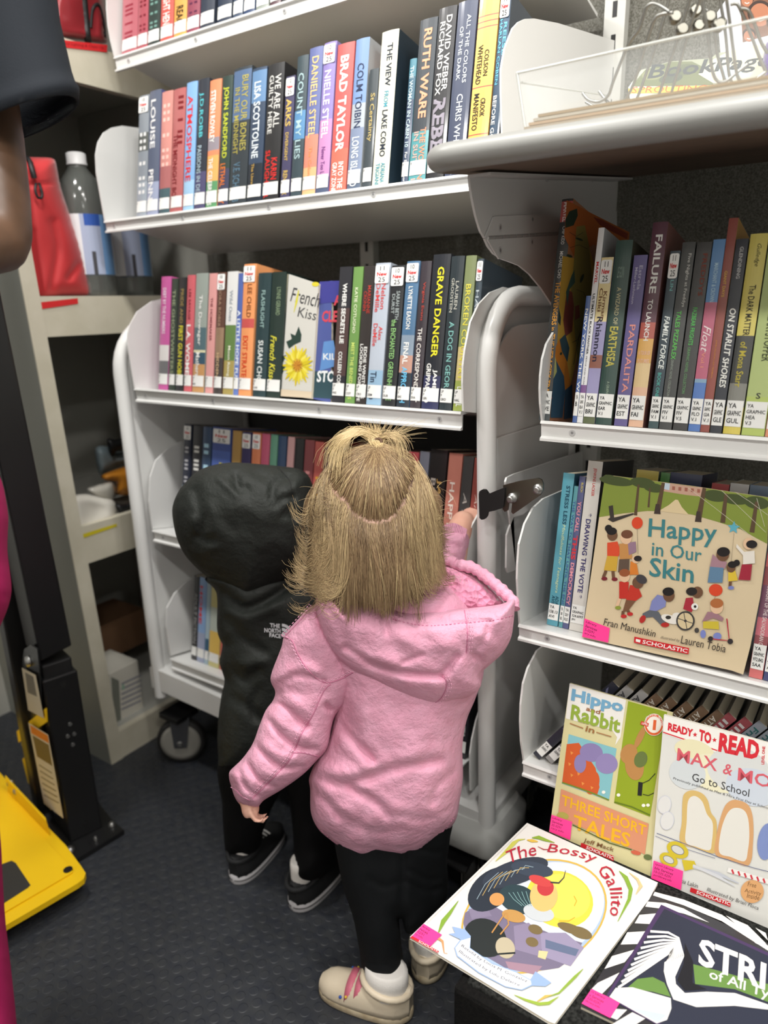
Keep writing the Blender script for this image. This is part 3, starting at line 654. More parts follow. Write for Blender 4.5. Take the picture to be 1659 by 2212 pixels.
A.poly([(240, 1462), (257, 1470), (262, 1558), (247, 1568)], (120, 122, 112))
for k in range(6): A.line([(262, 1478+k*11), (305, 1458+k*11)], 3.5, (140, 140, 150))
A.ell(266, 1484, 3, 6, (150, 185, 160)); A.build('carton_print', t, MATTE)
pbox('brown_carton', 'brown cardboard carton stacked behind the white printed carton', (228, 1428), (322, 1392), (222, 1352), -1.72, 0.15, (120, 88, 62))

# ================================================================ WHEELCHAIR LIFT
lf = thing('wheelchair_lift', 'black folding wheelchair lift post with a yellow floor platform', 'wheelchair lift', (-1.35, 0.75, 0))
YEL = mat('yellow_powder_coat', (246, 200, 18), 0.45, spec=0.4, bump=('noise', 300, 0.15))
def lfb(mb, nm, m, par=None): return mb.build(nm, m, par or lf, world=True)
p = [(-215, 2120), (12, 1999), (100, 1948), (168, 1908), (181, 1898), (185, 1886), (176, 1872), (142, 1826), (107, 1790), (60, 1735), (20, 1692), (-60, 1600), (-260, 1640)]
pl = lfb(MB().prism([onz(a, b, 0.050) for a, b in p], (0, 0, -0.012)), 'platform_plate', YEL)
p2 = [(-215, 2096), (10, 1972), (150, 1890), (157, 1885), (152, 1875), (140, 1862), (107, 1826), (60, 1770), (20, 1725), (-60, 1640), (-260, 1680)]
lfb(MB().prism([onz(a, b, 0.0512) for a, b in p2], (0, 0, 0.002)), 'platform_inset', YEL)
lfb(MB().add([onz(a, b, 0.0538) for a, b in [(-40, 1880), (0, 1868), (25, 1859), (34, 1864), (66, 1912), (60, 1918), (10, 1950), (-40, 1975)]], [tuple(range(8))], (50, 50, 48)), 'grip_patch', mat('grip_tape', (52, 50, 46), 0.9, bump=('noise', 600, 0.6)))
fl = [onz(18, 1712, 0.05), onz(108, 1806, 0.05)]
mbf = MB().prism([fl[0], fl[1], fl[1]+[0, 0, 0.02], fl[1]*0.97+fl[0]*0.03+[0, 0, 0.034], fl[0]+[0, 0, 0.040]], (-0.012, 0.006, 0)); lfb(mbf, 'side_flange', YEL)
for a, b in ((24, 1691), (37, 1708)):
    c = onz(a, b, 0.075); lfb(MB().lathe(c, [(0.008, 0), (0.008, 0.006), (0.004, 0.007)], 12, axis=(0.6, -0.7, 0.2)), 'bolt', STEEL)
lfb(MB().lathe(onz(147, 1880, 0.052), [(0.009, 0), (0.009, 0.0025)], 14), 'drain_hole', BLACKM)
cA = onz(152, 1822, 0.01); cB = onz(222, 1788, 0.01)
u = (cB-cA); u[2] = 0; L = np.linalg.norm(u); u = u/L; v = np.array([-u[1], u[0], 0])      # u along the +X face, v away from the lens
if v[0] > 0: v = -v
bp_ = [onz(a, b, 0.012) for a, b in [(158, 1860), (268, 1793), (238, 1766)]]
q = [bp_[0], bp_[1], bp_[2], bp_[2]+v*0.16, bp_[0]+v*0.16]
lfb(MB().prism(q, (0, 0, -0.012)), 'base_plate', BLACKM)
for a, b, r in ((152, 1838, 0.010), (242, 1784, 0.008), (207, 1815, 0.005)):
    lfb(MB().lathe(onz(a, b, 0.012), [(r, 0), (r, 0.006), (r*0.5, 0.010)], 10), 'anchor_bolt', STEEL)
def colseg(A0, B0, A1, B1, dpt, nm, m=BLACKM):
    """column segment between two front edges"""
    P = [A0, B0, B0+v*dpt, A0+v*dpt]; Q = [A1, B1, B1+v*dpt, A1+v*dpt]
    mb = MB(); mb.add(P+Q, [(3, 2, 1, 0), (4, 5, 6, 7), (0, 1, 5, 4), (1, 2, 6, 5), (2, 3, 7, 6), (3, 0, 4, 7)]); return bevel(lfb(mb, nm, m), 0.004)
N_ = np.cross(u, [0, 0, 1.0])
def onf(x, y, off=0.0): return onpl(x, y, cA-N_*0+np.cross(u, [0, 0, 1])*off, np.cross(u, [0, 0, 1]))
a1, b1 = onf(92, 1476), onf(167, 1443); a1[2] = b1[2] = (a1[2]+b1[2])/2
colseg(cA, cB, cA*[1, 1, 0]+[0, 0, a1[2]], cB*[1, 1, 0]+[0, 0, a1[2]], 0.11, 'column_housing')
zt = a1[2]
e0, e1 = onf(92, 1430), onf(165, 1400); f0, f1 = onf(-90, 700), onf(2, 690)
sh = np.array([0, 0, 0.0])
colseg(cA*[1, 1, 0]+[0, 0, zt-0.05]+u*0.006-v*-0.006, cB*[1, 1, 0]+[0, 0, zt-0.05]-u*0.006-v*-0.006, cA*[1, 1, 0]+[0, 0, zt+0.03]+u*0.006+v*0.006, cB*[1, 1, 0]+[0, 0, zt+0.03]-u*0.006+v*0.006, 0.09, 'column_neck', RUBBER)
g0, g1 = onf(88, 1430), onf(156, 1395); h0, h1 = onf(-92, 640), onf(-8, 650)
colseg(g0, g1, h0+[0, 0, 0.3], h1+[0, 0, 0.3], 0.10, 'upper_column')
# arm lever, warning labels and bolts on the side that faces the platform
SP, SN = cA-u*0.001, -u
def ons(x, y, off=0.0): return onpl(x, y, SP-u*off, SN)
P = [ons(a, b, 0.004) for a, b in [(48, 1430), (52, 1402), (66, 1393), (80, 1402), (84, 1440), (90, 1560), (96, 1640), (60, 1650), (45, 1560)]]
lfb(MB().prism(P, tuple(u*0.003)), 'arm_plate', mat('black_satin', (30, 30, 31), 0.25))
for a, b in ((63, 1428), (55, 1606)):
    lfb(MB().lathe(ons(a, b, 0.005), [(0.012, 0), (0.011, 0.006), (0.004, 0.008)], 14, axis=tuple(-u)), 'arm_bolt', STEEL)
A = Art(SP-u*0.009, SN, 0.0)
A.poly([(47, 1442), (77, 1458), (95, 1552), (61, 1534)], (190, 180, 160)); A.poly([(54, 1452), (72, 1462), (80, 1505), (60, 1496)], (110, 105, 95))
A.build('rating_label', lf, MATTE)
P = [ons(a, b, 0.006) for a, b in [(36, 1580), (98, 1530), (100, 1560), (40, 1604)]]; lfb(MB().prism(P, tuple(u*0.003)), 'yellow_arm', YEL)
P = [ons(a, b, 0.003) for a, b in [(48, 1640), (84, 1610), (120, 1700), (110, 1750), (60, 1690)]]; lfb(MB().prism(P, tuple(u*0.003)), 'yellow_link', YEL)
A = Art(SP-u*0.013, SN, 0.0)
A.poly([(61, 1561), (104, 1587), (137, 1768), (95, 1736)], (200, 190, 170)); A.poly([(65, 1566), (103, 1589), (106, 1606), (68, 1584)], (216, 120, 28)); A.poly([(70, 1588), (105, 1609), (113, 1655), (80, 1634)], (110, 90, 50))
for k in range(6): A.line([(84+k*2.2, 1652+k*13), (112+k*3.0, 1670+k*13)], 2.4, (130, 118, 95))
A.build('warning_label', lf, MATTE)
for a, b in ((151, 1564), (146, 1590), (160, 1585), (157, 1608)): lfb(MB().lathe(onf(a, b, 0.0005), [(0.0045, 0), (0.004, 0.003)], 10, axis=tuple(np.cross(u, [0, 0, 1]))), 'rivet', STEEL)
for a, b in ((137, 1479), (184, 1778)): lfb(MB().lathe(onf(a, b, 0.0003), [(0.007, 0), (0.007, 0.0004)], 12, axis=tuple(np.cross(u, [0, 0, 1]))), 'bolt_hole', mat('hole_black', (6, 6, 6), 0.8))
colseg(cA+v*0.15-u*0.02+[0, 0, 0], cA+v*0.15+u*0.06, cA+v*0.15-u*0.02+[0, 0, 1.5], cA+v*0.15+u*0.06+[0, 0, 1.5], 0.05, 'rear_rail')
# ================================================================ BOOKS
WHT = (236, 236, 232); CRM = (232, 222, 190); GLD = (206, 176, 92); RED = (196, 44, 44); BLK = (24, 24, 26)
ALL_LABELS = {}
def xat(px, Y, z):
    a, b = -4.0, 3.0
    for _ in range(50):
        m = (a+b)/2
        if pr((m, Y, z))[0] < px: a = m
        else: b = m
    return (a+b)/2
def hat(py, X, Y, z, up):
    a, b = 0.0, 0.6
    for _ in range(40):
        m = (a+b)/2; P = np.array([X, Y, z])+up*m
        if pr(P)[1] > py: a = m
        else: b = m
    return (a+b)/2
def make_book(loc, R3, w, h, d, main, label, texts=(), bands=(), side=None, new=None, lab=('F',), hard=True, group=None, labcol=(236, 236, 233), labz=(0.012, 0.036), extra=None, name='book', left=None):
    t = thing(name, label, 'book', loc, R3, group)
    bulge = 0.0016 if hard else 0.0005; n = 6; bt = 0.0022 if hard else 0.0007
    side = side or main; left = left or side
    def yb(u): return -bulge*(1-(2*u-1)**2)
    bs = sorted(bands, key=lambda b: b[0]); cuts = sorted({0.0, 1.0} | {b[0] for b in bs} | {b[1] for b in bs})
    def colat(f):
        c = main
        for b in bs:
            if b[0] <= f < b[1]: c = b[2]
        return c
    mb = MB()
    for a, b in zip(cuts[:-1], cuts[1:]):
        c = colat((a+b)/2)
        for k in range(n):
            u0, u1 = k/n, (k+1)/n
            mb.add([(w*u0, yb(u0), h*a), (w*u1, yb(u1), h*a), (w*u1, yb(u1), h*b), (w*u0, yb(u0), h*b)], [(0, 1, 2, 3)], c, True)
    # boards, with the inner face set back
    for x0, x1, c in ((w-bt, w, side), (0, bt, left)):
        mb.box(x0, x1, 0, d, 0, h, c)
    o = mb.build('cover', COVER, t)
    ins = 0.003 if hard else 0.0
    MB().box(bt, w-bt, 0.0005, d-0.004, ins, h-ins-0.0008).build('pages', PAGES, t)
    tm = MB()
    def put(txt, col, x0, x1, z0, z1, rot, bold, mbx, y=-0.0005, shear=0):
        v, f, asp = glyphs(txt, bold, shear); out = []
        for a, b in v:
            if rot: X, Z = x0+(x1-x0)*b, z1-(z1-z0)*a
            else: X, Z = x0+(x1-x0)*a, z0+(z1-z0)*b
            out.append((X, yb(min(max(X/w, 0), 1))+y, Z))
        mbx.add(out, f, col)
    for tx in texts:
        s, c, t0, t1 = tx[:4]; u0, u1 = tx[4:6] if len(tx) > 5 else (0.2, 0.8); bold = tx[6] if len(tx) > 6 else 0.012; rot = tx[7] if len(tx) > 7 else True; sh = tx[8] if len(tx) > 8 else 0
        put(s, c, w*u0, w*u1, h*(1-t1), h*(1-t0), rot, bold, tm, shear=sh)
    if extra: extra(tm, w, h, yb)
    if tm.v: tm.build('spine_lettering', INK, t)
    if lab:
        lm = MB(); z0, z1 = labz; x0, x1 = (0.03*w, 0.97*w)
        for k in range(n):
            u0, u1 = x0+(x1-x0)*k/n, x0+(x1-x0)*(k+1)/n
            lm.add([(u0, yb(u0/w)-0.0007, z0), (u1, yb(u1/w)-0.0007, z0), (u1, yb(u1/w)-0.0007, z1), (u0, yb(u0/w)-0.0007, z1)], [(0, 1, 2, 3)], labcol, True)
        lb = lm.build('spine_label', mat('label_print', attr=True, rough=0.5), t)
        lt = MB(); nl = len(lab); lh = (z1-z0)*0.78/max(nl, 3)
        for i, s in enumerate(lab):
            zt = z1-(z1-z0)*0.1-i*(lh*1.12); wd = min(x1-x0-0.003, glyphs(s)[2]*lh*0.62)
            put(s, (40, 40, 42), x0+0.0015, x0+0.0015+wd, zt-lh*0.72, zt, False, 0.012, lt, y=-0.0011)
        lt.build('call_number', INK, lb)
    if new:
        sm = MB(); zc1 = h*0.985; zc0 = zc1-0.030; x0, x1 = 0.04*w, 0.96*w; r = 0.0025; pts = []
        for qx, qz, a0 in ((x1-r, zc1-r, 0), (x0+r, zc1-r, 90), (x0+r, zc0+r, 180), (x1-r, zc0+r, 270)):
            for k in range(4):
                a = math.radians(a0+30*k); X = qx+r*math.cos(a); pts.append((X, -bulge-0.0009, qz+r*math.sin(a)))
        sm.add(pts[::-1], [tuple(range(len(pts)))], (240, 240, 238)); st = sm.build('date_sticker', mat('label_print', attr=True, rough=0.5), t)
        s2 = MB(); ww = x1-x0
        def sput(s, c, f0, f1, z0, z1, bold):
            v, f, asp = glyphs(s, bold); s2.add([(x0+ww*(f0+(f1-f0)*a), -bulge-0.0013, zc0+0.030*(z0+(z1-z0)*b)) for a, b in v], f, c)
        sput(new, (30, 30, 32), 0.34, 0.66, 0.70, 0.93, 0.0); sput('New', (205, 35, 40), 0.14, 0.86, 0.40, 0.62, 0.03); sput('25', (30, 30, 32), 0.25, 0.75, 0.08, 0.33, 0.0)
        s2.build('sticker_lettering', INK, st)
    return t
def row(sh, specs, base_dy, group, where, kind='h', dep_=0.165, ymeas=None, labdef=('F',), labz=(0.012, 0.034), up=None, zoff=0.0):
    up = sh.up if up is None else up; bk = np.array([0, up[2], -up[1]]); R3 = frame3((1, 0, 0), bk, up)
    Yb, zb = sh.Y+bk[1]*base_dy, sh.z+bk[2]*base_dy+zoff; B0 = np.array([0, Yb, zb]); N = np.cross([1.0, 0, 0], up)
    out = []
    short = [s[4].split(' ')[0] if ' ' not in s[4] else s[4] for s in specs]
    prev = None
    for i, s in enumerate(specs):
        xl, xr, yt, main, desc, texts = s[:6]; op = dict(s[6]) if len(s) > 6 else {}
        my = op.pop('my', ymeas)
        if my is None: x0, x1 = xat(xl, Yb, zb), xat(xr, Yb, zb)
        else: x0, x1 = onpl(xl, my, B0, N)[0], onpl(xr, my, B0, N)[0]
        if prev is not None and x0 < prev+0.0004: x0 = prev+0.0004
        x1 = max(x1, x0+0.006); prev = x1
        h = hat(yt, (x0+x1)/2, Yb, zb, up)
        op.setdefault('lab', labdef); op.setdefault('labz', labz); hard = op.pop('hard', kind == 'h'); dd = op.pop('d', dep_); fw = op.pop('fwd', 0.0)
        nb = specs[i-1][4] if i > 0 else None; nx = specs[i+1][4] if i+1 < len(specs) else None
        if nb is None: lab = '%s first on %s, next to the %s one' % (desc, where, ' '.join(nx.split()[:-1][:3]))
        else: lab = '%s after the %s one on %s' % (desc, ' '.join(nb.split()[:-1]) if len(nb.split()) < 5 else ' '.join(nb.split()[:3]), where)
        if len(lab.split()) > 16: lab = '%s on %s' % (desc, where)
        lab = op.pop('label', lab)
        if lab in ALL_LABELS: print('DUP', lab)
        ALL_LABELS[lab] = 1
        out.append(make_book(np.array([x0, Yb, zb])+up*0.0006-bk*fw, R3, x1-x0, h, dd, main, lab, texts, hard=hard, group=group, **op))
    return out
# ---- top wall shelf
row(S1, [
 (263, 296, -55, (186, 86, 100), 'rose pink hardcover', [('II III I II', (150, 40, 60), .2, .78, .2, .7)], {'lab': ('F',)}),
 (297, 318, -60, (176, 62, 80), 'crimson hardcover', [('IlI I lII', (120, 30, 45), .3, .8)]),
 (319, 344, -64, (52, 66, 62), 'black-green hardcover', [('IlI I lII', (120, 160, 150), .3, .8)]),
 (346, 373, -70, (208, 62, 40), 'scarlet hardcover', [('SLEIGHT HENRY', WHT, .25, .86, .2, .75, .02)]),
 (375, 402, -76, (224, 162, 40), 'amber hardcover', [('REACH', (40, 34, 26), .55, .86, .2, .75, .02)]),
 (403, 430, -82, (150, 60, 84), 'maroon hardcover', [('IlI I lII', (90, 40, 70), .3, .82)]),
 (432, 462, -88, (54, 62, 78), 'slate navy hardcover', []),
 (469, 500, -100, (46, 58, 80), 'dark navy hardcover', []),
 (503, 524, -105, (58, 76, 104), 'slim navy hardcover', []),
 (526, 550, -112, (40, 66, 108), 'blue hardcover', []),
 (553, 580, -120, (150, 158, 150), 'grey striped hardcover', [('IIIIIII', (60, 70, 60), .7, .86, .1, .9)]),
 (583, 606, -125, (90, 60, 70), 'plum hardcover', []),
 (608, 634, -130, (60, 60, 66), 'charcoal hardcover', []),
], 0.012, 'hardcovers on the top wall shelf', 'the top wall shelf', dep_=0.16)
# ---- long wall shelf
def flame(c): return [(0.0, .22, c)]
row(S2, [
 (295, 316, 207, (134, 142, 152), 'silver grey hardcover', [('IlI I lII', (225, 225, 225), .3, .8)], {'new': '10', 'bands': [(.0, .3, (150, 160, 172)), (.55, .7, (90, 94, 92))], 'left': (120, 128, 138)}),
 (317, 341, 196, (86, 96, 120), 'slate and indigo hardcover', [('LOUISE', (230, 230, 230), .07, .45, .15, .6, .02), ('PENNY', (230, 230, 230), .62, .93, .1, .55, .02)], {'bands': [(.0, .28, (150, 160, 190))], 'side': (72, 76, 140)}),
 (343, 366, 198, (206, 128, 118), 'pale coral hardcover', [('IlI I lII', (240, 190, 180), .1, .6)], {'bands': [(0, .22, (66, 96, 104)), (.22, .4, (170, 90, 90))]}),
 (368, 393, 192, (178, 84, 84), 'dusty red hardcover', [('IlI I lII', (120, 30, 36), .06, .44, .45, .85), ('THE MIDNIGHT BOOK', (120, 30, 36), .36, .95, .1, .5, .016)], {}),
 (395, 417, 178, (112, 166, 220), 'sky blue hardcover', [('ATMOSPHERE', (206, 50, 56), .1, .76, .15, .68, .02)], {'bands': [(0, .25, (150, 196, 232))]}),
 (419, 442, 171, (44, 50, 62), 'black violet hardcover', [('J.D.ROBB', (90, 190, 200), .1, .44, .15, .6, .016), ('PASSIONS IN DEATH', (170, 190, 200), .5, .95, .15, .55)], {'bands': [(0, .3, (74, 70, 112))]}),
 (444, 468, 173, (226, 124, 62), 'orange and green hardcover', [('STEVEN ROWLEY', WHT, .08, .48, .15, .6, .02), ('THE CELEBRANTS', WHT, .6, .97, .15, .55, .016)], {'bands': [(0, .22, (82, 150, 96)), (.22, .42, (226, 164, 60)), (.46, .56, (150, 140, 150))]}),
 (470, 492, 165, (46, 66, 60), 'dark green hardcover', [('JOHN SANDFORD', (196, 204, 60), .08, .62, .15, .72, .02), ('LETHAL PREY', (220, 120, 50), .66, .97, .15, .65, .016)], {'bands': [(0, .3, (60, 62, 90))]}),
 (494, 531, 146, (50, 58, 64), 'charcoal green hardcover', [('BURY OUR BONES', (170, 160, 80), .06, .6, .52, .86), ('IN THE MIDNIGHT', (170, 160, 80), .14, .62, .12, .42), ('V.E. SCHWAB', (90, 120, 140), .68, .97, .2, .6)], {'bands': [(.62, .98, (70, 100, 140))]}),
 (533, 563, 147, (46, 66, 92), 'blue-black hardcover', [('LISA SCOTTOLINE', (220, 228, 232), .1, .66, .2, .68, .02), ('The Unraveling', (196, 160, 80), .7, .94, .2, .45)], {'bands': [(.75, .98, (84, 130, 176)), (0, .3, (30, 40, 52))]}),
 (566, 600, 138, (40, 40, 42), 'black hardcover', [('WE ARE ALL', (214, 214, 210), .08, .46, .5, .85, .012), ('GUILTY HERE', (214, 214, 210), .08, .5, .14, .42, .012), ('KARIN', (206, 46, 44), .68, .84, .5, .85, .02), ('SLAUGHTER', (206, 46, 44), .62, .97, .1, .42, .02)]),
 (605, 624, 165, (66, 62, 98), 'violet navy paperback', [('ARKS', GLD, .18, .4, .15, .75, .02), ('DIVERGENT', GLD, .45, .68, .25, .6), ('RENEAUX', GLD, .76, .96, .2, .7)], {'new': '10', 'hard': False}),
 (627, 650, 121, (54, 72, 80), 'dark teal hardcover', [('COUNT MY LIES', (170, 196, 200), .12, .72, .2, .72)], {'bands': [(.42, .62, (60, 130, 180))]}),
 (652, 680, 103, (88, 100, 160), 'blue and orange hardcover', [('DANIELLE STEEL', (226, 196, 130), .06, .6, .25, .75), ('The Colony', (230, 150, 100), .66, .88, .3, .62)], {'bands': [(0, .2, (226, 172, 110)), (.2, .42, (214, 120, 90))]}),
 (682, 708, 92, (134, 116, 186), 'lilac hardcover', [('NIELLE STEEL', (240, 236, 250), .18, .62, .2, .72), ('Never Too Late', (120, 60, 130), .68, .9, .3, .62)], {'new': '10', 'bands': [(0, .12, (70, 84, 116)), (.12, .5, (196, 130, 186))]}),
 (711, 746, 94, (198, 62, 56), 'bright red hardcover', [('BRAD TAYLOR', WHT, .08, .72, .24, .74, .03), ('INTO THE', WHT, .79, .97, .5, .8, .02), ('GRAY ZONE', WHT, .79, .99, .12, .42, .02)], {'bands': [(0, .3, (214, 84, 50))], 'lab': None}),
 (749, 777, 84, (104, 142, 196), 'blue and grey hardcover', [('COLM TOIBIN', (40, 52, 84), .16, .58, .25, .75), ('LONG ISLAND', (226, 232, 236), .64, .97, .2, .74)], {'bands': [(0, .12, (80, 96, 120)), (.12, .42, (120, 136, 166)), (.42, .58, (170, 180, 190))], 'side': (170, 178, 182)}),
 (782, 801, 150, (60, 70, 76), 'short grey-green hardcover', [('St Certainty', (190, 170, 110), .2, .6)], {'side': (50, 60, 66)}),
 (803, 838, 67, (224, 222, 200), 'cream hardcover', [('THE VIEW', (36, 44, 60), .08, .35, .4, .72, .02), ('FROM', (70, 150, 170), .38, .48, .4, .66), ('LAKE COMO', (36, 44, 60), .5, .8, .36, .7, .02), ('ADRIANA', (70, 150, 170), .84, .97, .5, .76), ('TRIGIANI', (70, 150, 170), .84, .98, .18, .44)], {'side': (34, 50, 62), 'left': (220, 160, 130), 'lab': None}),
 (866, 880, 128, (60, 130, 150), 'slim teal hardcover', [('THE WOMAN IN CABIN 10', (200, 220, 224), .06, .7, .2, .75), ('For Every Floor', (230, 230, 230), .74, .98, .2, .7)], {'bands': [(0, .68, (46, 66, 96)), (.68, .86, (50, 100, 124))]}),
 (882, 918, 41, (52, 60, 68), 'charcoal and turquoise hardcover', [('RUTH WARE', (224, 164, 130), .06, .6, .3, .76, .03), ('THE WOMAN', (226, 150, 120), .66, .98, .52, .84, .02), ('IN SUITE 11', (206, 170, 160), .68, .98, .14, .44, .02)], {'bands': [(0, .32, (66, 150, 156))]}),
 (920, 957, 16, (38, 38, 42), 'jet black hardcover', [('DAVID WEBER', WHT, .05, .48, .5, .8, .012), ('RICHARD FOX', WHT, .08, .5, .14, .44, .012), ('REBEL', (150, 144, 156), .52, .9, .1, .8, .04)]),
 (960, 1000, 2, (58, 68, 96), 'navy blue hardcover', [('ALL THE COLORS', (214, 220, 226), .08, .46, .54, .74), ('OF THE DARK', (214, 220, 226), .14, .44, .2, .4), ('CHRIS WHITAKER', (214, 220, 226), .52, .98, .34, .66)]),
 (1004, 1046, -22, (236, 190, 44), 'sunny yellow hardcover', [('COLSON', (40, 36, 30), .32, .46, .5, .72), ('WHITEHEAD', (40, 36, 30), .29, .5, .14, .4), ('CROOK', (40, 36, 30), .58, .68, .5, .74), ('MANIFESTO', (40, 36, 30), .55, .75, .14, .42)], {'bands': [(.48, .487, (196, 70, 30)), (.20, .207, (196, 70, 30)), (.222, .229, (196, 70, 30)), (.18, .187, (196, 70, 30)), (.80, .807, (196, 70, 30)), (.83, .837, (196, 70, 30)), (.86, .867, (196, 70, 30))], 'lab': None, 'side': (220, 160, 40)}),
 (1049, 1070, -14, (40, 74, 104), 'blue and white hardcover', [('REESE', (110, 190, 220), .16, .34, .55, .85, .02), ('HARLAN COBEN', (110, 190, 220), .14, .5, .12, .42, .02), ('BEFORE GOODBYE', WHT, .56, .97, .1, .5, .02)], {'new': '11', 'side': (70, 78, 88), 'd': 0.2, 'lab': None}),
], 0.014, 'hardcovers on the long wall shelf', 'the long wall shelf', dep_=0.17)
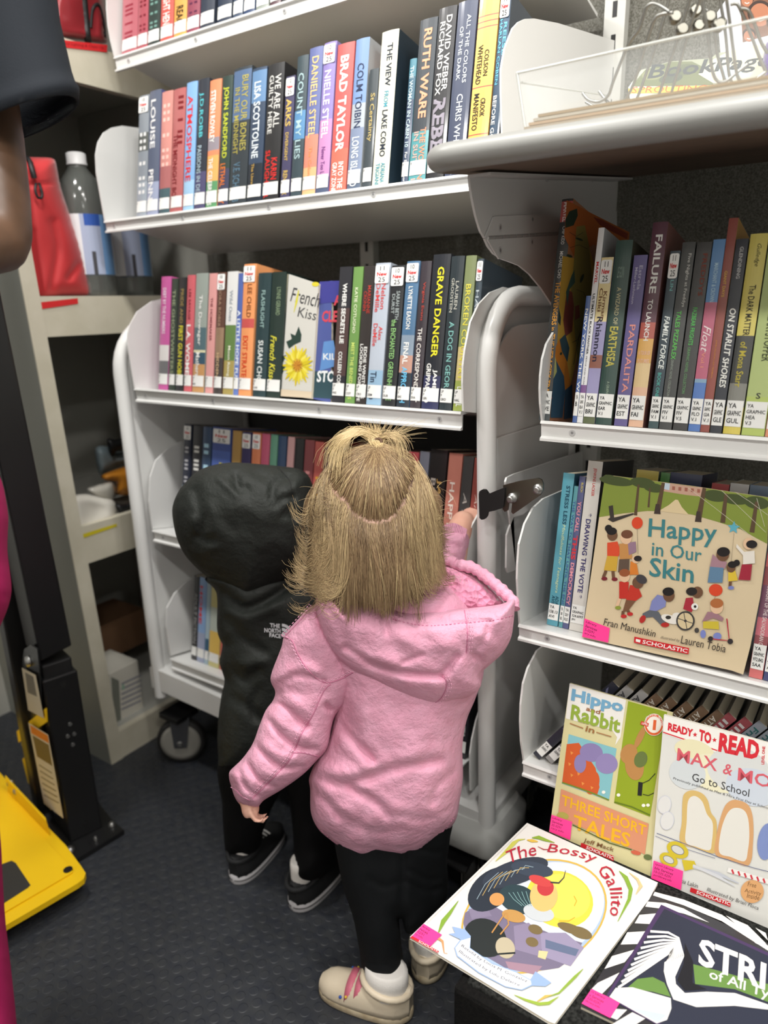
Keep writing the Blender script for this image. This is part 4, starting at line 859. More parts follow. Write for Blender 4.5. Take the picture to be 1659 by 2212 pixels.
# ---- cart, upper shelf
LPL = ('LP', 'F')
def L3(c): return ('LP', 'F', c)
row(S3, [
 (342, 362, 598, (196, 62, 150), 'magenta paperback', [('DEBT BY THE NUMBERS', (240, 220, 236), .1, .5, .25, .6)], {'bands': [(.12, .26, (110, 110, 112)), (.26, .4, (220, 216, 214))], 'lab': L3('B')}),
 (364, 377, 602, (52, 64, 54), 'thin olive paperback', [('THE GHOSTWRITERS', (150, 160, 130), .1, .85, .2, .7)], {'hard': False, 'lab': L3('C')}),
 (379, 395, 600, (44, 44, 46), 'black paperback', [('PRIDE AND', (150, 130, 80), .1, .4, .3, .7), ('FIRST GUN NOBLE', (214, 206, 60), .42, .9, .2, .75, .02)], {'hard': False, 'lab': L3('B')}),
 (397, 413, 595, (204, 70, 84), 'raspberry paperback', [('LEE SAVAGE', (120, 30, 46), .12, .38, .3, .6), ('L.A. WOMEN', WHT, .42, .92, .15, .7, .03)], {'lab': L3('B')}),
 (415, 440, 591, (150, 160, 152), 'misty landscape hardcover', [('The Dowager', WHT, .18, .6, .3, .65), ('Mathers', WHT, .66, .86, .25, .6)], {'bands': [(0, .24, (196, 140, 70)), (.24, .34, (50, 84, 104)), (.34, .36, (220, 214, 170)), (.36, .55, (80, 108, 116))], 'lab': L3('BRO')}),
 (443, 459, 591, (222, 148, 144), 'pastel pink paperback', [('THE HOMEMAKER', (130, 60, 70), .2, .56, .3, .6)], {'hard': False, 'lab': L3('C')}),
 (461, 478, 589, (92, 58, 44), 'brown paperback', [('NORA ROBERTS', (160, 130, 110), .12, .5, .25, .6), ('HIDDEN', (210, 180, 140), .66, .86, .25, .6)], {'new': '10', 'bands': [(.3, .55, (150, 120, 90)), (0, .3, (70, 62, 60))], 'lab': L3('C')}),
 (481, 503, 587, (222, 222, 220), 'white and green paperback', [('Wild Ones', (150, 160, 170), .15, .4, .3, .6), ('Moon Rising', (240, 240, 220), .6, .85, .3, .6)], {'bands': [(0, .57, (96, 130, 62)), (0, .28, (170, 150, 70))], 'hard': False, 'lab': L3('C')}),
 (504, 514, 591, (60, 90, 170), 'slim royal blue paperback', [('A LITTLE HOPE FUND', (226, 232, 240), .3, .95, .15, .8, .02)], {'bands': [(.0, .62, (80, 112, 190))], 'hard': False, 'lab': ('F',)}),
 (515, 541, 571, (232, 138, 50), 'tangerine hardcover', [('LEE CHILD', (120, 66, 30), .15, .4, .4, .75), ('EXIT STRATEGY', (206, 60, 30), .54, .93, .2, .62, .012)], {'new': '11', 'bands': [(.52, .59, (196, 46, 40))], 'side': (226, 140, 60), 'd': .17, 'lab': L3('C')}),
 (546, 573, 590, (38, 62, 66), 'deep teal hardcover', [('FLASHLIGHT', (150, 180, 176), .14, .44, .35, .65), ('SUSAN CHOI', (226, 232, 230), .54, .9, .28, .68, .016)], {'lab': L3('CHO')}),
 (575, 604, 588, (34, 52, 46), 'forest green paperback', [('LYNNE GERARD', (130, 150, 120), .12, .34, .4, .7), ('French Kissed', (216, 210, 70), .5, .92, .12, .56, .012, True, .3)], {'hard': False, 'lab': L3('C'), 'side': (24, 40, 36)}),
 (716, 742, 577, (44, 44, 50), 'black and maroon paperback', [('WHERE SECRETS LIE', WHT, .12, .56, .35, .7, .03), ('COLLEEN CONRAD', WHT, .62, .95, .35, .66, .02)], {'hard': False, 'bands': [(.2, .7, (80, 58, 56))], 'lab': L3('ING'), 'label': 'black and maroon paperback after the face-out blue thriller on the cart\'s upper shelf'}),
 (745, 765, 577, (104, 150, 66), 'leaf green paperback', [('KATIE COTUGNO', (226, 232, 200), .15, .48, .3, .62), ('MEET THE BENEDETTOS', (206, 222, 120), .55, .97, .3, .66)], {'hard': False, 'lab': L3('COT')}),
 (767, 789, 575, (52, 46, 44), 'dark brown paperback', [('MARIANNE', (170, 60, 50), .14, .34, .5, .8), ('CRONIN', (170, 60, 50), .18, .32, .14, .44), ('EDDIE WINSTON IS', WHT, .58, .96, .52, .82, .016), ('LOOKING FOR LOVE', WHT, .56, .98, .14, .44, .016)], {'hard': False, 'lab': L3('CRO')}),
 (791, 822, 569, (176, 186, 200), 'silvery blue hardcover', [('Nelson', (200, 70, 70), .14, .32, .52, .8), ('DeMille', (200, 70, 70), .14, .34, .14, .44), ('Alex', (200, 70, 70), .44, .54, .52, .78), ('DeMille', (200, 70, 70), .42, .58, .14, .44), ('Tin Men', (44, 56, 80), .76, .96, .18, .6)], {'new': '11', 'bands': [(0, .25, (136, 176, 206))], 'lab': L3('DEM')}),
 (825, 853, 574, (36, 38, 42), 'ink black hardcover', [('SARAH BETH', (160, 170, 170), .18, .38, .52, .78), ('DURST', (160, 170, 170), .2, .34, .2, .44), ('the ENCHANTED', (140, 190, 120), .38, .66, .3, .68), ('GREENHOUSE', (140, 190, 120), .68, .96, .3, .68)], {'new': '10', 'lab': L3('DUR')}),
 (856, 883, 565, (62, 110, 150), 'ocean blue hardcover', [('LYNETTE EASON', WHT, .17, .46, .3, .64), ('FINAL', WHT, .55, .7, .25, .66, .02), ('APPROACH', (110, 190, 230), .72, .97, .25, .68, .02)], {'new': '10', 'bands': [(0, .24, (36, 46, 58)), (.24, .36, (190, 140, 120)), (.36, .5, (130, 150, 170))], 'lab': L3('EAS')}),
 (885, 907, 565, (58, 50, 58), 'dusky plum hardcover', [('Virginia Evans', (180, 70, 60), .14, .4, .35, .66), ('THE CORRESPONDENT', (236, 232, 226), .45, .96, .25, .66)], {'lab': L3('EVA')}),
 (910, 946, 550, (32, 36, 44), 'black and navy hardcover', [('GRAVE DANGER', (232, 222, 50), .08, .66, .34, .72, .02), ('JAMES', WHT, .74, .9, .52, .8, .02), ('GRIPPANDO', WHT, .7, .96, .14, .42, .02)], {'bands': [(0, .22, (38, 42, 84))], 'lab': L3('GRI')}),
 (948, 975, 554, (38, 50, 56), 'dark sea-green hardcover', [('LAUREN', (190, 190, 180), .16, .34, .52, .76), ('GRODSTEIN', (190, 190, 180), .14, .36, .18, .42), ('A DOG IN GEORGIA', (130, 186, 180), .42, .95, .28, .68)], {'lab': L3('GRO')}),
 (978, 1000, 553, (128, 140, 88), 'moss green hardcover', [('BROKEN COUNTRY', (216, 206, 80), .18, .8, .25, .75, .012), ('LIE HALL', WHT, .84, .97, .3, .8)], {'bands': [(0, .2, (150, 164, 60)), (.2, .42, (196, 176, 110))], 'lab': L3('HAL')}),
 (1003, 1016, 560, (56, 72, 84), 'slate blue hardcover', [('HAMLIN', (180, 190, 196), .2, .5, .2, .7)], {'new': '11', 'lab': L3('HAM')}),
], 0.016, 'large print books on the cart', 'the cart\'s upper shelf', dep_=0.15)
# ---- cart, middle shelf (measured along the tops)
row(S4, [
 (398, 414, 917, (36, 42, 62), 'midnight blue paperback', [('Il IlI lI I', (190, 190, 196), .2, .6, .25, .7)], {'new': '10', 'my': 930, 'bands': [(.3, .45, (150, 186, 210))]}),
 (418, 437, 920, (44, 44, 50), 'charcoal paperback', [('Il IlI lI I', (230, 230, 226), .18, .6, .2, .75, .02)], {'my': 933}),
 (439, 457, 922, (46, 74, 110), 'denim blue paperback', [('Il IlI lI I', (180, 220, 240), .15, .8, .2, .75, .02)], {'my': 935}),
 (460, 500, 924, (50, 78, 160), 'wide royal blue hardcover', [('I', (206, 196, 80), .3, .55, .42, .58)], {'new': '11', 'my': 937, 'bands': [(0, .8, (56, 96, 190))]}),  # darker top: shadow of the shelf lip above, put into the spine colour
 (503, 521, 931, (196, 150, 60), 'mustard and cream paperback', [('Il IlI lI I', (120, 130, 90), .35, .7, .25, .7)], {'my': 945, 'bands': [(0, .72, (222, 220, 190))]}),
 (524, 543, 934, (62, 52, 104), 'dark purple paperback', [('Il IlI lI I', (190, 190, 220), .3, .65, .25, .7)], {'new': '10', 'my': 945}),
 (546, 564, 935, (226, 116, 46), 'bright orange paperback', [('IlIl I', (130, 60, 30), .35, .6, .3, .7)], {'new': '10', 'my': 947}),
 (566, 583, 937, (196, 58, 104), 'hot pink paperback', [('Il IlI lI I', (230, 170, 80), .35, .8, .25, .7)], {'my': 950}),
 (585, 600, 939, (92, 156, 128), 'sea-green paperback', [('Il IlI lI I', (190, 220, 200), .4, .7, .3, .7)], {'my': 952}),
 (602, 619, 942, (38, 70, 110), 'navy paperback', [('IlIl I', (230, 232, 236), .3, .6, .25, .7, .02)], {'my': 955}),
 (622, 636, 944, (216, 160, 160), 'blush paperback', [('IlIl I', (150, 90, 90), .4, .7, .3, .7)], {'my': 957}),
 (638, 657, 948, (34, 34, 36), 'black paperback with white strokes', [('LIFE', (236, 236, 230), .3, .65, .15, .8, .03)], {'my': 960}),
 (659, 679, 951, (140, 46, 54), 'wine red paperback', [('Il IlI lI I', (220, 150, 150), .25, .7, .25, .7, .02)], {'my': 963}),
 (681, 699, 955, (196, 62, 44), 'vermilion paperback', [('Il IlI lI I', (236, 176, 60), .28, .75, .3, .7, .012)], {'my': 967}),
 (701, 711, 965, (96, 50, 60), 'thin burgundy paperback', [('IlIl I', (190, 160, 150), .3, .7)], {'my': 980}),
 (713, 733, 966, (206, 180, 60), 'mustard yellow paperback', [('IlIl I', (60, 50, 40), .3, .7)], {'my': 980}),
 (736, 760, 970, (70, 100, 150), 'mid blue paperback', [('IlIl I', WHT, .2, .6)], {'my': 985}),
 (764, 790, 972, (90, 80, 76), 'taupe paperback', []  , {'my': 985}),
 (793, 820, 974, (60, 96, 70), 'bottle green paperback', [], {'my': 987}),
 (823, 850, 975, (150, 60, 60), 'brick red paperback', [], {'my': 987}),
 (853, 878, 976, (70, 66, 100), 'violet grey paperback', [], {'my': 990}),
 (882, 904, 977, (190, 40, 56), 'cherry red paperback', [('JAMES', WHT, .1, .4)], {'my': 990}),
 (907, 927, 976, (120, 124, 140), 'cool grey paperback', [('IlIl I', WHT, .2, .6, .2, .7)], {'my': 992}),
 (930, 966, 972, (34, 30, 30), 'thick black paperback', [('JAMES', (196, 156, 90), .2, .55, .5, .8, .012), ('BILLION', (190, 180, 170), .2, .6, .14, .44, .012)], {'my': 990, 'bands': [(.0, .2, (60, 50, 40))]}),
 (970, 999, 980, (198, 112, 90), 'salmon paperback', [('HAPPY LAND', (240, 226, 216), .2, .85, .25, .62, .012)], {'my': 992}),
 (1001, 1023, 987, (66, 66, 66), 'graphite grey paperback', [('A Love Affair', (180, 176, 170), .25, .9, .3, .7, 0, True, .3)], {'my': 1000}),
 (1025, 1046, 990, (156, 60, 46), 'rust red paperback', [('An Unexpected', (226, 200, 190), .25, .9, .3, .65, 0, True, .3)], {'my': 1000}),
], 0.016, 'paperbacks on the cart\'s middle shelf', 'the cart\'s middle shelf', dep_=0.14, kind='p')
# ---- cart, bottom shelf
row(S5, [
 (413, 424, 1245, (52, 52, 54), 'slim black paperback', [('ADULT FICTION', (150, 150, 150), .2, .8)], {}),
 (425, 440, 1248, (120, 160, 210), 'light blue and red paperback', [('HOME', (206, 60, 60), .1, .55, .1, .5, .03)], {'bands': [(.0, .35, (150, 160, 190))]}),
 (441, 449, 1250, (160, 186, 200), 'thin pale blue paperback', [], {'bands': [(.1, .3, (40, 90, 120))]}),
 (450, 472, 1258, (206, 196, 120), 'yellow and orange paperback', [], {'bands': [(.12, .42, (222, 180, 50)), (.42, .7, (180, 190, 180))]}),
 (474, 492, 1262, (206, 84, 60), 'coral red paperback', [], {}),
 (495, 520, 1266, (60, 80, 120), 'navy and white paperback', [], {}),
], 0.03, 'books on the cart\'s bottom shelf', 'the cart\'s bottom shelf', dep_=0.14, kind='p')
row(S5, [
 (960, 985, 1480, (44, 40, 44), 'black paperback with white capitals', [('TOUCH', WHT, .1, .4, .2, .8, .02)], {'my': 1560, 'lab': None}),
 (988, 1012, 1478, (30, 32, 40), 'ink navy paperback', [('NIGHTS', (200, 200, 200), .3, .7)], {'my': 1560}),
], 0.03, 'books on the cart\'s bottom shelf', 'the far end of the cart\'s bottom shelf', dep_=0.14, kind='p')
# ---- graphic novels
def YA(*a): return ('YA', 'GRAPHIC')+a
GL = (0.009, 0.040)
ART_AV = (176, 104, 46)
row(SA, [
 (1164, 1187, 431, (46, 48, 48), 'tall dark-spined hardcover with orange art cover', [('MARVEL', (235, 225, 220), .015, .1, .25, .78, .02), ('CHIP KIDD', (200, 200, 196), .12, .2, .35, .66), ('MICHAEL CHO', (200, 200, 196), .23, .35, .35, .66), ('THE AVENGERS', (226, 160, 60), .365, .56, .28, .72, .016), ('in', (226, 160, 60), .57, .585, .35, .6), ('THE VERACITY TRAP!', (226, 160, 60), .6, .89, .28, .72, .016)], {'bands': [(.9, .99, (176, 50, 46)), (.0, .1, (60, 70, 74)), (.1, .11, (176, 50, 46))], 'side': ART_AV, 'lab': YA('AVE'), 'd': .21}),
 (1236, 1240, 640, (50, 90, 160), 'very thin blue paperback', [('NEW YORK THE WIRE', WHT, .1, .85, .2, .8)], {'hard': False, 'lab': ('YA', 'B'), 'd': .17}),
 (1241, 1258, 493, (226, 226, 228), 'white-spined comic paperback', [('MARVEL', (200, 50, 50), .17, .28, .3, .75, .02), ('ULTIMATE', (40, 40, 44), .33, .46, .3, .7, .02), ('BLACK PANTHER', (40, 40, 44), .47, .64, .3, .64, .016), ('PEACE AND WAR', (120, 120, 124), .65, .8, .35, .55)], {'hard': False, 'lab': YA('BLA', 'V.1'), 'side': (196, 200, 206), 'd': .17, 'bands': [(.13, .2, (120, 70, 140))]}),
 (1259, 1284, 557, (148, 142, 190), 'lavender and yellow paperback', [('Kirman', (120, 80, 50), .2, .36, .5, .8), ('Chiki', (120, 80, 50), .18, .32, .15, .45), ('Rhiannon', (40, 36, 60), .35, .62, .2, .7)], {'hard': False, 'new': '11', 'bands': [(.62, 1, (226, 206, 140)), (.34, .42, (140, 74, 50)), (.0, .14, (90, 100, 60))], 'lab': YA('BRI')}),
 (1286, 1320, 520, (42, 74, 66), 'dark green hardcover with gold letters', [('LE GUIN', (140, 160, 150), .14, .2, .3, .7, .012, False), ('A WIZARD OF', (196, 190, 150), .25, .45, .4, .66), ('EARTHSEA', (196, 186, 90), .46, .68, .24, .76, .02), ('A GRAPHIC NOVEL', (150, 170, 150), .76, .9, .45, .62)], {'lab': YA('EAR', 'V.1'), 'side': (84, 90, 74)}),
 (1326, 1354, 552, (88, 76, 142), 'purple paperback', [('Estrela', (190, 186, 210), .06, .2, .5, .75), ('Miller-Lachmann', (190, 186, 210), .07, .28, .2, .4), ('PARDALITA', (226, 150, 140), .4, .8, .3, .74)], {'hard': False, 'lab': YA('EST')}),
 (1357, 1388, 481, (92, 46, 66), 'plum and yellow hardcover', [('FAILURE', WHT, .06, .34, .3, .76, .02), ('TO LAUNCH', WHT, .37, .57, .32, .66, .016), ('A TOUR OF', (236, 200, 190), .62, .64, .12, .88, .0, False), ('FUTURES', (236, 200, 190), .66, .68, .12, .88, .0, False)], {'bands': [(0, .2, (226, 176, 140)), (.2, .32, (222, 190, 130)), (.32, .44, (216, 160, 50)), (.44, .52, (176, 66, 46))], 'side': (150, 90, 84), 'lab': YA('FAI')}),
 (1400, 1421, 543, (42, 62, 74), 'teal-black paperback', [('LIN', (130, 190, 190), .16, .22, .4, .7), ('FAMILY FORCE', (230, 236, 232), .36, .66, .25, .8, .02, True, .2), ('BOOK ONE', (90, 180, 170), .68, .82, .3, .66), ('ima', WHT, .88, .95, .3, .8, .02)], {'hard': False, 'new': '11', 'bands': [(0, .16, (50, 80, 84))], 'lab': YA('FAM', 'V.1')}),
 (1423, 1450, 524, (66, 68, 68), 'grey comic paperback', [('Five Nights at Freddys', (206, 206, 202), .06, .34, .5, .8), ('TALES PIZZAPLEX', (104, 196, 96), .36, .62, .24, .6, .016), ('GRAPHIC NOVEL COLLECTION VOL 1', (150, 160, 150), .62, .86, .3, .5)], {'hard': False, 'lab': YA('FIV', 'V.1')}),
 (1453, 1484, 524, (58, 58, 58), 'charcoal comic paperback', [('FREDDYS', (130, 60, 44), .06, .28, .5, .8), ('FAZBEAR FRIGHTS', (96, 190, 100), .34, .54, .3, .6, .016), ('GRAPHIC NOVEL COLLECTION', (110, 160, 110), .55, .8, .3, .5), ('CAWTHON', (170, 170, 168), .82, .92, .35, .6)], {'hard': False, 'lab': YA('FIV', 'V.5')}),
 (1486, 1511, 518, (66, 130, 190), 'blue and pink paperback', [('MARCHANT & CROWN', (190, 220, 236), .12, .32, .35, .7), ('Float', (240, 226, 226), .44, .58, .15, .8, .0, True, .4), ('Vol.1', (226, 150, 130), .58, .66, .3, .6)], {'hard': False, 'bands': [(.28, .68, (186, 74, 110)), (0, .26, (50, 110, 190)), (.26, .34, (120, 160, 190))], 'lab': YA('FLO', 'V.1')}),
 (1512, 1531, 472, (146, 56, 40), 'rust red comic with yellow cover', [('GIANT DAYS', (226, 186, 90), .24, .36, .3, .62), ('JOHN ALLISON LISA TREIMAN', (206, 140, 70), .56, .74, .35, .55), ('1', (226, 180, 80), .86, .88, .3, .6, .0, False)], {'hard': False, 'side': (214, 160, 44), 'lab': YA('GIA', 'V.1'), 'd': .17}),
 (1533, 1558, 517, (40, 44, 56), 'starry black paperback', [('GLENDINING', (206, 206, 206), .04, .2, .4, .7), ('ON STARLIT SHORES', (236, 236, 230), .35, .76, .25, .8, .02, True, .15)], {'hard': False, 'lab': YA('GLE')}),
 (1561, 1598, 506, (216, 200, 70), 'lemon yellow and black hardcover', [('Gulledge', (70, 66, 40), .05, .16, .4, .7, .0, True, .3), ('The DARK MATTER', (50, 48, 40), .25, .5, .35, .72, .012), ('of Mona Starr', (190, 176, 70), .53, .76, .3, .7, .012)], {'bands': [(.0, .14, (216, 196, 40)), (.14, .26, (130, 130, 122)), (.26, .5, (64, 66, 64))], 'side': (60, 62, 58), 'lab': YA('GUL')}),
 (1601, 1650, 510, (172, 190, 106), 'light green thick paperback', [('HEARTSTOPPER', (60, 70, 40), .37, .62, .4, .78, .012), ('S', (60, 60, 60), .78, .81, .4, .6, .012, False)], {'hard': False, 'bands': [(.76, .84, (172, 190, 106)), (0, .2, (176, 196, 80))], 'lab': YA('HEA', 'V.3')}),
 (1652, 1690, 508, (216, 130, 84), 'apricot paperback', [], {'hard': False, 'lab': YA('HEA', 'V.4')}),
 (1693, 1720, 514, (90, 120, 150), 'steel blue paperback', [], {'hard': False, 'lab': YA('HIC')}),
], 0.010, 'graphic novels under the counter', 'the shelf under the counter', dep_=0.15, labz=GL)

# printed cover of the tall comic: patches of orange, yellow, green and teal on its board
_bk = [o for o in bpy.data.objects if o.type == 'EMPTY' and o.get('label', '').startswith('tall dark-spined')][0]
_X = xat(1187, SA.Y+0.010, SA.z)+0.0004
A = Art(np.array([_X, 0, 0]), np.array([1.0, 0, 0]), 0.0004); kc = lambda *p: [(max(x, 1189+(905-y)*0.0752), y) for x, y in K(980, 360, 3.318, p)]
A.poly(kc((800, 240), (1000, 340), (1260, 470), (1250, 620), (1000, 560), (860, 640), (790, 500)), (176, 96, 44)); A.poly(kc((780, 640), (880, 660), (960, 560), (1010, 700), (960, 1000), (900, 1300), (840, 1560), (780, 1400), (740, 1300), (730, 1000)), (190, 150, 60))
A.poly(kc((700, 1290), (760, 1230), (800, 1330), (840, 1560), (800, 1700), (700, 1560), (690, 1420)), (196, 120, 40)); A.poly(kc((880, 430), (940, 420), (970, 560), (1000, 900), (960, 1300), (900, 1500), (870, 1200), (840, 900), (860, 700)), (140, 126, 66))
A.poly(kc((790, 380), (830, 320), (885, 300), (890, 350), (860, 420), (800, 440)), (44, 58, 44)); A.poly(kc((812, 880), (850, 900), (862, 1000), (850, 1180), (800, 1220), (785, 1100)), (126, 62, 52)); A.poly(kc((870, 1000), (900, 990), (905, 1080), (870, 1100)), (130, 70, 54))
A.poly(kc((745, 1010), (770, 1080), (765, 1140), (740, 1110), (735, 1060)), (44, 58, 54)); A.poly(kc((845, 780), (865, 740), (870, 830), (830, 880), (815, 1000), (805, 900)), (60, 86, 78)); A.poly(kc((760, 1240), (800, 1200), (830, 1300), (815, 1400), (775, 1320)), (56, 78, 84))
A.poly(kc((690, 1400), (730, 1380), (790, 1500), (800, 1620), (780, 1800), (660, 1800), (670, 1600)), (54, 84, 104)); A.poly(kc((700, 1360), (735, 1400), (740, 1470), (700, 1520)), (190, 190, 120)); A.poly(kc((800, 1600), (850, 1560), (850, 1800), (790, 1810)), (48, 70, 84)); A.poly(kc((1000, 360), (1060, 380), (1250, 480), (1240, 520), (1050, 420)), (130, 56, 40))
for p_ in ((830, 640, 20, 9), (900, 520, 26, 7), (920, 800, 9, 30), (930, 1180, 8, 40), (770, 1340, 7, 10)): X_, Y_ = kc(p_[:2])[0]; A.ell(X_, Y_, p_[2]/3, p_[3]/3, (50, 60, 44), 20)
for l_ in (((830, 470), (880, 500), (930, 470)), ((835, 580), (900, 560), (960, 590)), ((880, 880), (930, 900), (960, 960)), ((850, 1260), (890, 1240), (910, 1180)), ((905, 1200), (880, 1300), (860, 1420))): A.line(kc(*l_), 1.0, (70, 56, 40))
A.build('cover_art', _bk)
# ================================================================ FRONT-FACING BOOKS AND THE LOWER SHELVES
PINK = (255, 66, 150)
def flatbook(label, corners, P, N, thick, col, cover=None, group=None, name='picture_book', page=(226, 222, 208)):
    P = np.asarray(P, float); N = np.asarray(N, float)/np.linalg.norm(N)
    if N@(CAM-P) < 0: N = -N
    C = [onpl(x, y, P, N) for x, y in corners]
    a = np.cross(C[1]-C[0], C[2]-C[1])
    if a@N < 0: C = C[::-1]
    t = thing(name, label, 'book', C[0]-N*thick, None, group)
    cen = sum(C)/len(C)
    MB().prism([c-N*0.0006 for c in C], N*0.0006, col).build('front_cover', COVER, t, world=True)
    MB().prism([c+(cen-c)*0.004-N*(thick-0.0006) for c in C], N*(thick-0.0013)).build('pages', PAGES, t, world=True)
    MB().prism([c-N*thick for c in C], N*0.0006, col).build('back_cover', COVER, t, world=True)
    return t, Art(P, N, 0.0003)
def sticker(A, q, k, lines):
    """pink library tag: q quad (tl, tr, br, bl)"""
    A.poly(q, PINK); tl, tr, br, bl = [np.array(p, float) for p in q]; n = len(lines)
    for i, (s, w) in enumerate(lines):
        f = (i+1.15)/(n+1.0); a = tl+(bl-tl)*f+(tr-tl)*0.06; b = a+(tr-tl)*w; A.text(s, a, b, np.linalg.norm(bl-tl)/(n+1.2)*0.72, (90, 20, 60), 0.01 if i < 2 else 0)
LIBT = [('Library', .5), ('Services', .56), ('35-0291', .5), ('rary.info', .55)]
upS = UPV; NB = np.cross([1.0, 0, 0], UPV)
# --- shelf with the picture book
YAB = lambda *a: ('YA',)+a
row(SB, [
 (1181, 1204, 1023, (62, 152, 172), 'teal paperback', [('STRESS LESS', (20, 66, 86), .08, .33, .4, .75, .016), ('Mindfulness for Teenagers', (206, 220, 170), .33, .78, .38, .72, .0, True, .2), ('ADAM', (20, 66, 86), .8, .88, .55, .85), ('AVIN', (20, 66, 86), .8, .87, .2, .5)], {'lab': YAB('158.13', 'AVI'), 'side': (36, 112, 136)}),
 (1206, 1212, 1051, (70, 150, 160), 'very thin teal paperback', [('THE WAY TO THAT UNTIL THE END', (60, 90, 150), .1, .85, .15, .8)], {'lab': YAB('300', 'RE')}),
 (1213, 1227, 1030, (74, 80, 130), 'slate paperback with pink capitals', [('RUSCH', (206, 190, 90), .04, .1, .4, .8), ('YOU CALL', (224, 150, 160), .16, .36, .2, .8, .03), ('THIS', (206, 60, 70), .38, .54, .1, .85, .04), ('DEMOCRACY', (224, 150, 160), .56, .84, .2, .8, .03)], {'lab': YAB('320.9', 'RUS')}),
 (1229, 1259, 997, (216, 212, 204), 'white comic paperback with navy title', [('JENKINS LACKER', (206, 70, 70), .04, .2, .4, .66), ('* DRAWING THE VOTE *', (58, 52, 110), .3, .8, .3, .66, .02)], {'lab': YA('324.6097', 'JEN'), 'labz': (.012, .040), 'side': (60, 60, 64), 'left': (216, 212, 204), 'd': .17}),
], 0.032, 'paperbacks beside the park picture book', 'the picture book shelf', dep_=0.14, kind='p', labz=(.009, .034))
row(SB, [
 (1373, 1421, 1017, (214, 214, 206), 'white and yellow paperback', [], {'bands': [(.9, 1, (222, 206, 60))]}),
 (1426, 1446, 1022, (70, 150, 60), 'grass green paperback', []),
 (1447, 1516, 1024, (30, 44, 92), 'thick navy paperback', []),
 (1539, 1577, 1046, (196, 44, 50), 'red paperback', []),
 (1579, 1620, 1046, (220, 220, 220), 'thick white paperback', []),
 (1622, 1664, 1050, (110, 136, 166), 'blue-grey paperback', []),
], 0.075, 'paperbacks behind the park picture book', 'the row behind the park picture book', dep_=0.13, kind='p', ymeas=1040, labdef=None)
row(SB, [
 (1617, 1646, 1075, (206, 84, 84), 'coral and plum comic', [('VOICES', (60, 40, 50), .2, .34, .3, .8, .02), ('A GRAPHIC ACCOUNT OF THE SALVADORAN CIVIL WAR', (230, 214, 214), .35, .9, .35, .66, .012)], {'bands': [(.14, .24, (150, 60, 70)), (.24, .34, (206, 90, 110)), (.34, .52, (120, 66, 96)), (.52, .62, (150, 60, 66))], 'lab': YA('972.842', 'SAA'), 'labz': (.012, .045)}),
 (1648, 1676, 1080, (50, 58, 110), 'deep blue comic', [], {'lab': YA('92', 'A'), 'labz': (.012, .045)}),
], 0.012, 'comics beside the park picture book', 'the far side of the park picture book', dep_=0.15, kind='p')
PB = ony(1257, 1378, SB.Y+0.002)
k7 = lambda *p: K(1250, 980, 4.056, p)
t, A = flatbook('beige picture book with a park scene and green-blue title, leaning on the middle shelf', k7((232, 185), (1000, 285), (1660, 385), (1650, 800), (1590, 1250), (1500, 1700), (1440, 1935), (1340, 1900), (30, 1612)), PB, NB, 0.005, (216, 194, 152))
G1, G2 = (132, 148, 62), (70, 82, 44); TAN = (222, 202, 160); BR1 = (92, 72, 52)
A.poly(k7((232, 185), (1000, 285), (1660, 385), (1652, 790), (1560, 742), (1420, 662), (1200, 592), (1000, 535), (800, 505), (600, 502), (400, 522), (178, 556)), G1)
A.poly(k7((740, 252), (1000, 288), (1110, 300), (1105, 380), (930, 360), (745, 330)), (198, 160, 140)); A.poly(k7((750, 255), (800, 262), (795, 320), (748, 310)), (190, 206, 220))
for a in range(5): A.poly(k7((820+a*55, 285+a*6), (845+a*55, 288+a*6), (843+a*55, 320+a*6), (818+a*55, 317+a*6)), (160, 100, 84))
A.poly(k7((848, 402), (870, 405), (905, 470), (965, 535), (700, 503), (790, 450)), TAN)
for e in ((330, 240, 150, 40), (560, 255, 110, 45), (660, 300, 90, 40), (1200, 370, 110, 50), (1370, 400, 120, 45), (1560, 430, 110, 55), (270, 215, 60, 30)): A.ell(*(k7(e[:2])[0]), e[2]/4.056, e[3]/4.056, G2, 8)
for (x0, y0, x1, y1, w) in ((525, 270, 498, 540, 22), (742, 255, 690, 520, 36), (1102, 300, 1048, 585, 40), (1292, 350, 1262, 605, 34), (1560, 420, 1518, 690, 34), (625, 300, 612, 470, 14)): A.line(k7((x0, y0), (x1, y1)), [w/5, w/3.2], BR1)
for (a, b) in (((690, 480), 50), ((1048, 545), 55)): A.poly(k7((a[0]-14, a[1]-40), (a[0]+18, a[1]-38), (a[0]+28, a[1]+b), (a[0]-30, a[1]+b-4)), (66, 54, 48))
for l in (((960, 300), (1200, 480), (1560, 760)), ((1250, 320), (1640, 690)), ((1370, 335), (1500, 420), (1660, 540)), ((1560, 390), (1630, 640))): A.line(k7(*l), 0.7, (226, 220, 200))
A.poly(k7((262, 460), (300, 452), (310, 560), (480, 520), (484, 532), (300, 600), (255, 575), (275, 560)), (60, 54, 50))
TL = (62, 128, 134)
A.text('Happy', *k7((605, 778), (1203, 826)), 212/4.056, TL, 0.012, up=(0.06, -1)); A.text('in Our', *k7((638, 890), (1074, 948)), 120/4.056, TL, 0.006, up=(0.06, -1)); A.text('Skin', *k7((616, 1072), (1004, 1138)), 168/4.056, TL, 0.014, up=(0.06, -1))
for (cx, cy, rx, ry, lx, ly) in ((513, 607, 48, 52, 520, 880), (1201, 1195, 60, 53, 1180, 1290)):
    A.line(k7((cx, cy+ry-4), (lx, ly)), 0.7, (120, 110, 96)); A.ell(*k7((cx, cy))[0], rx/4.056, ry/4.056, (216, 72, 40), 5)
st = []
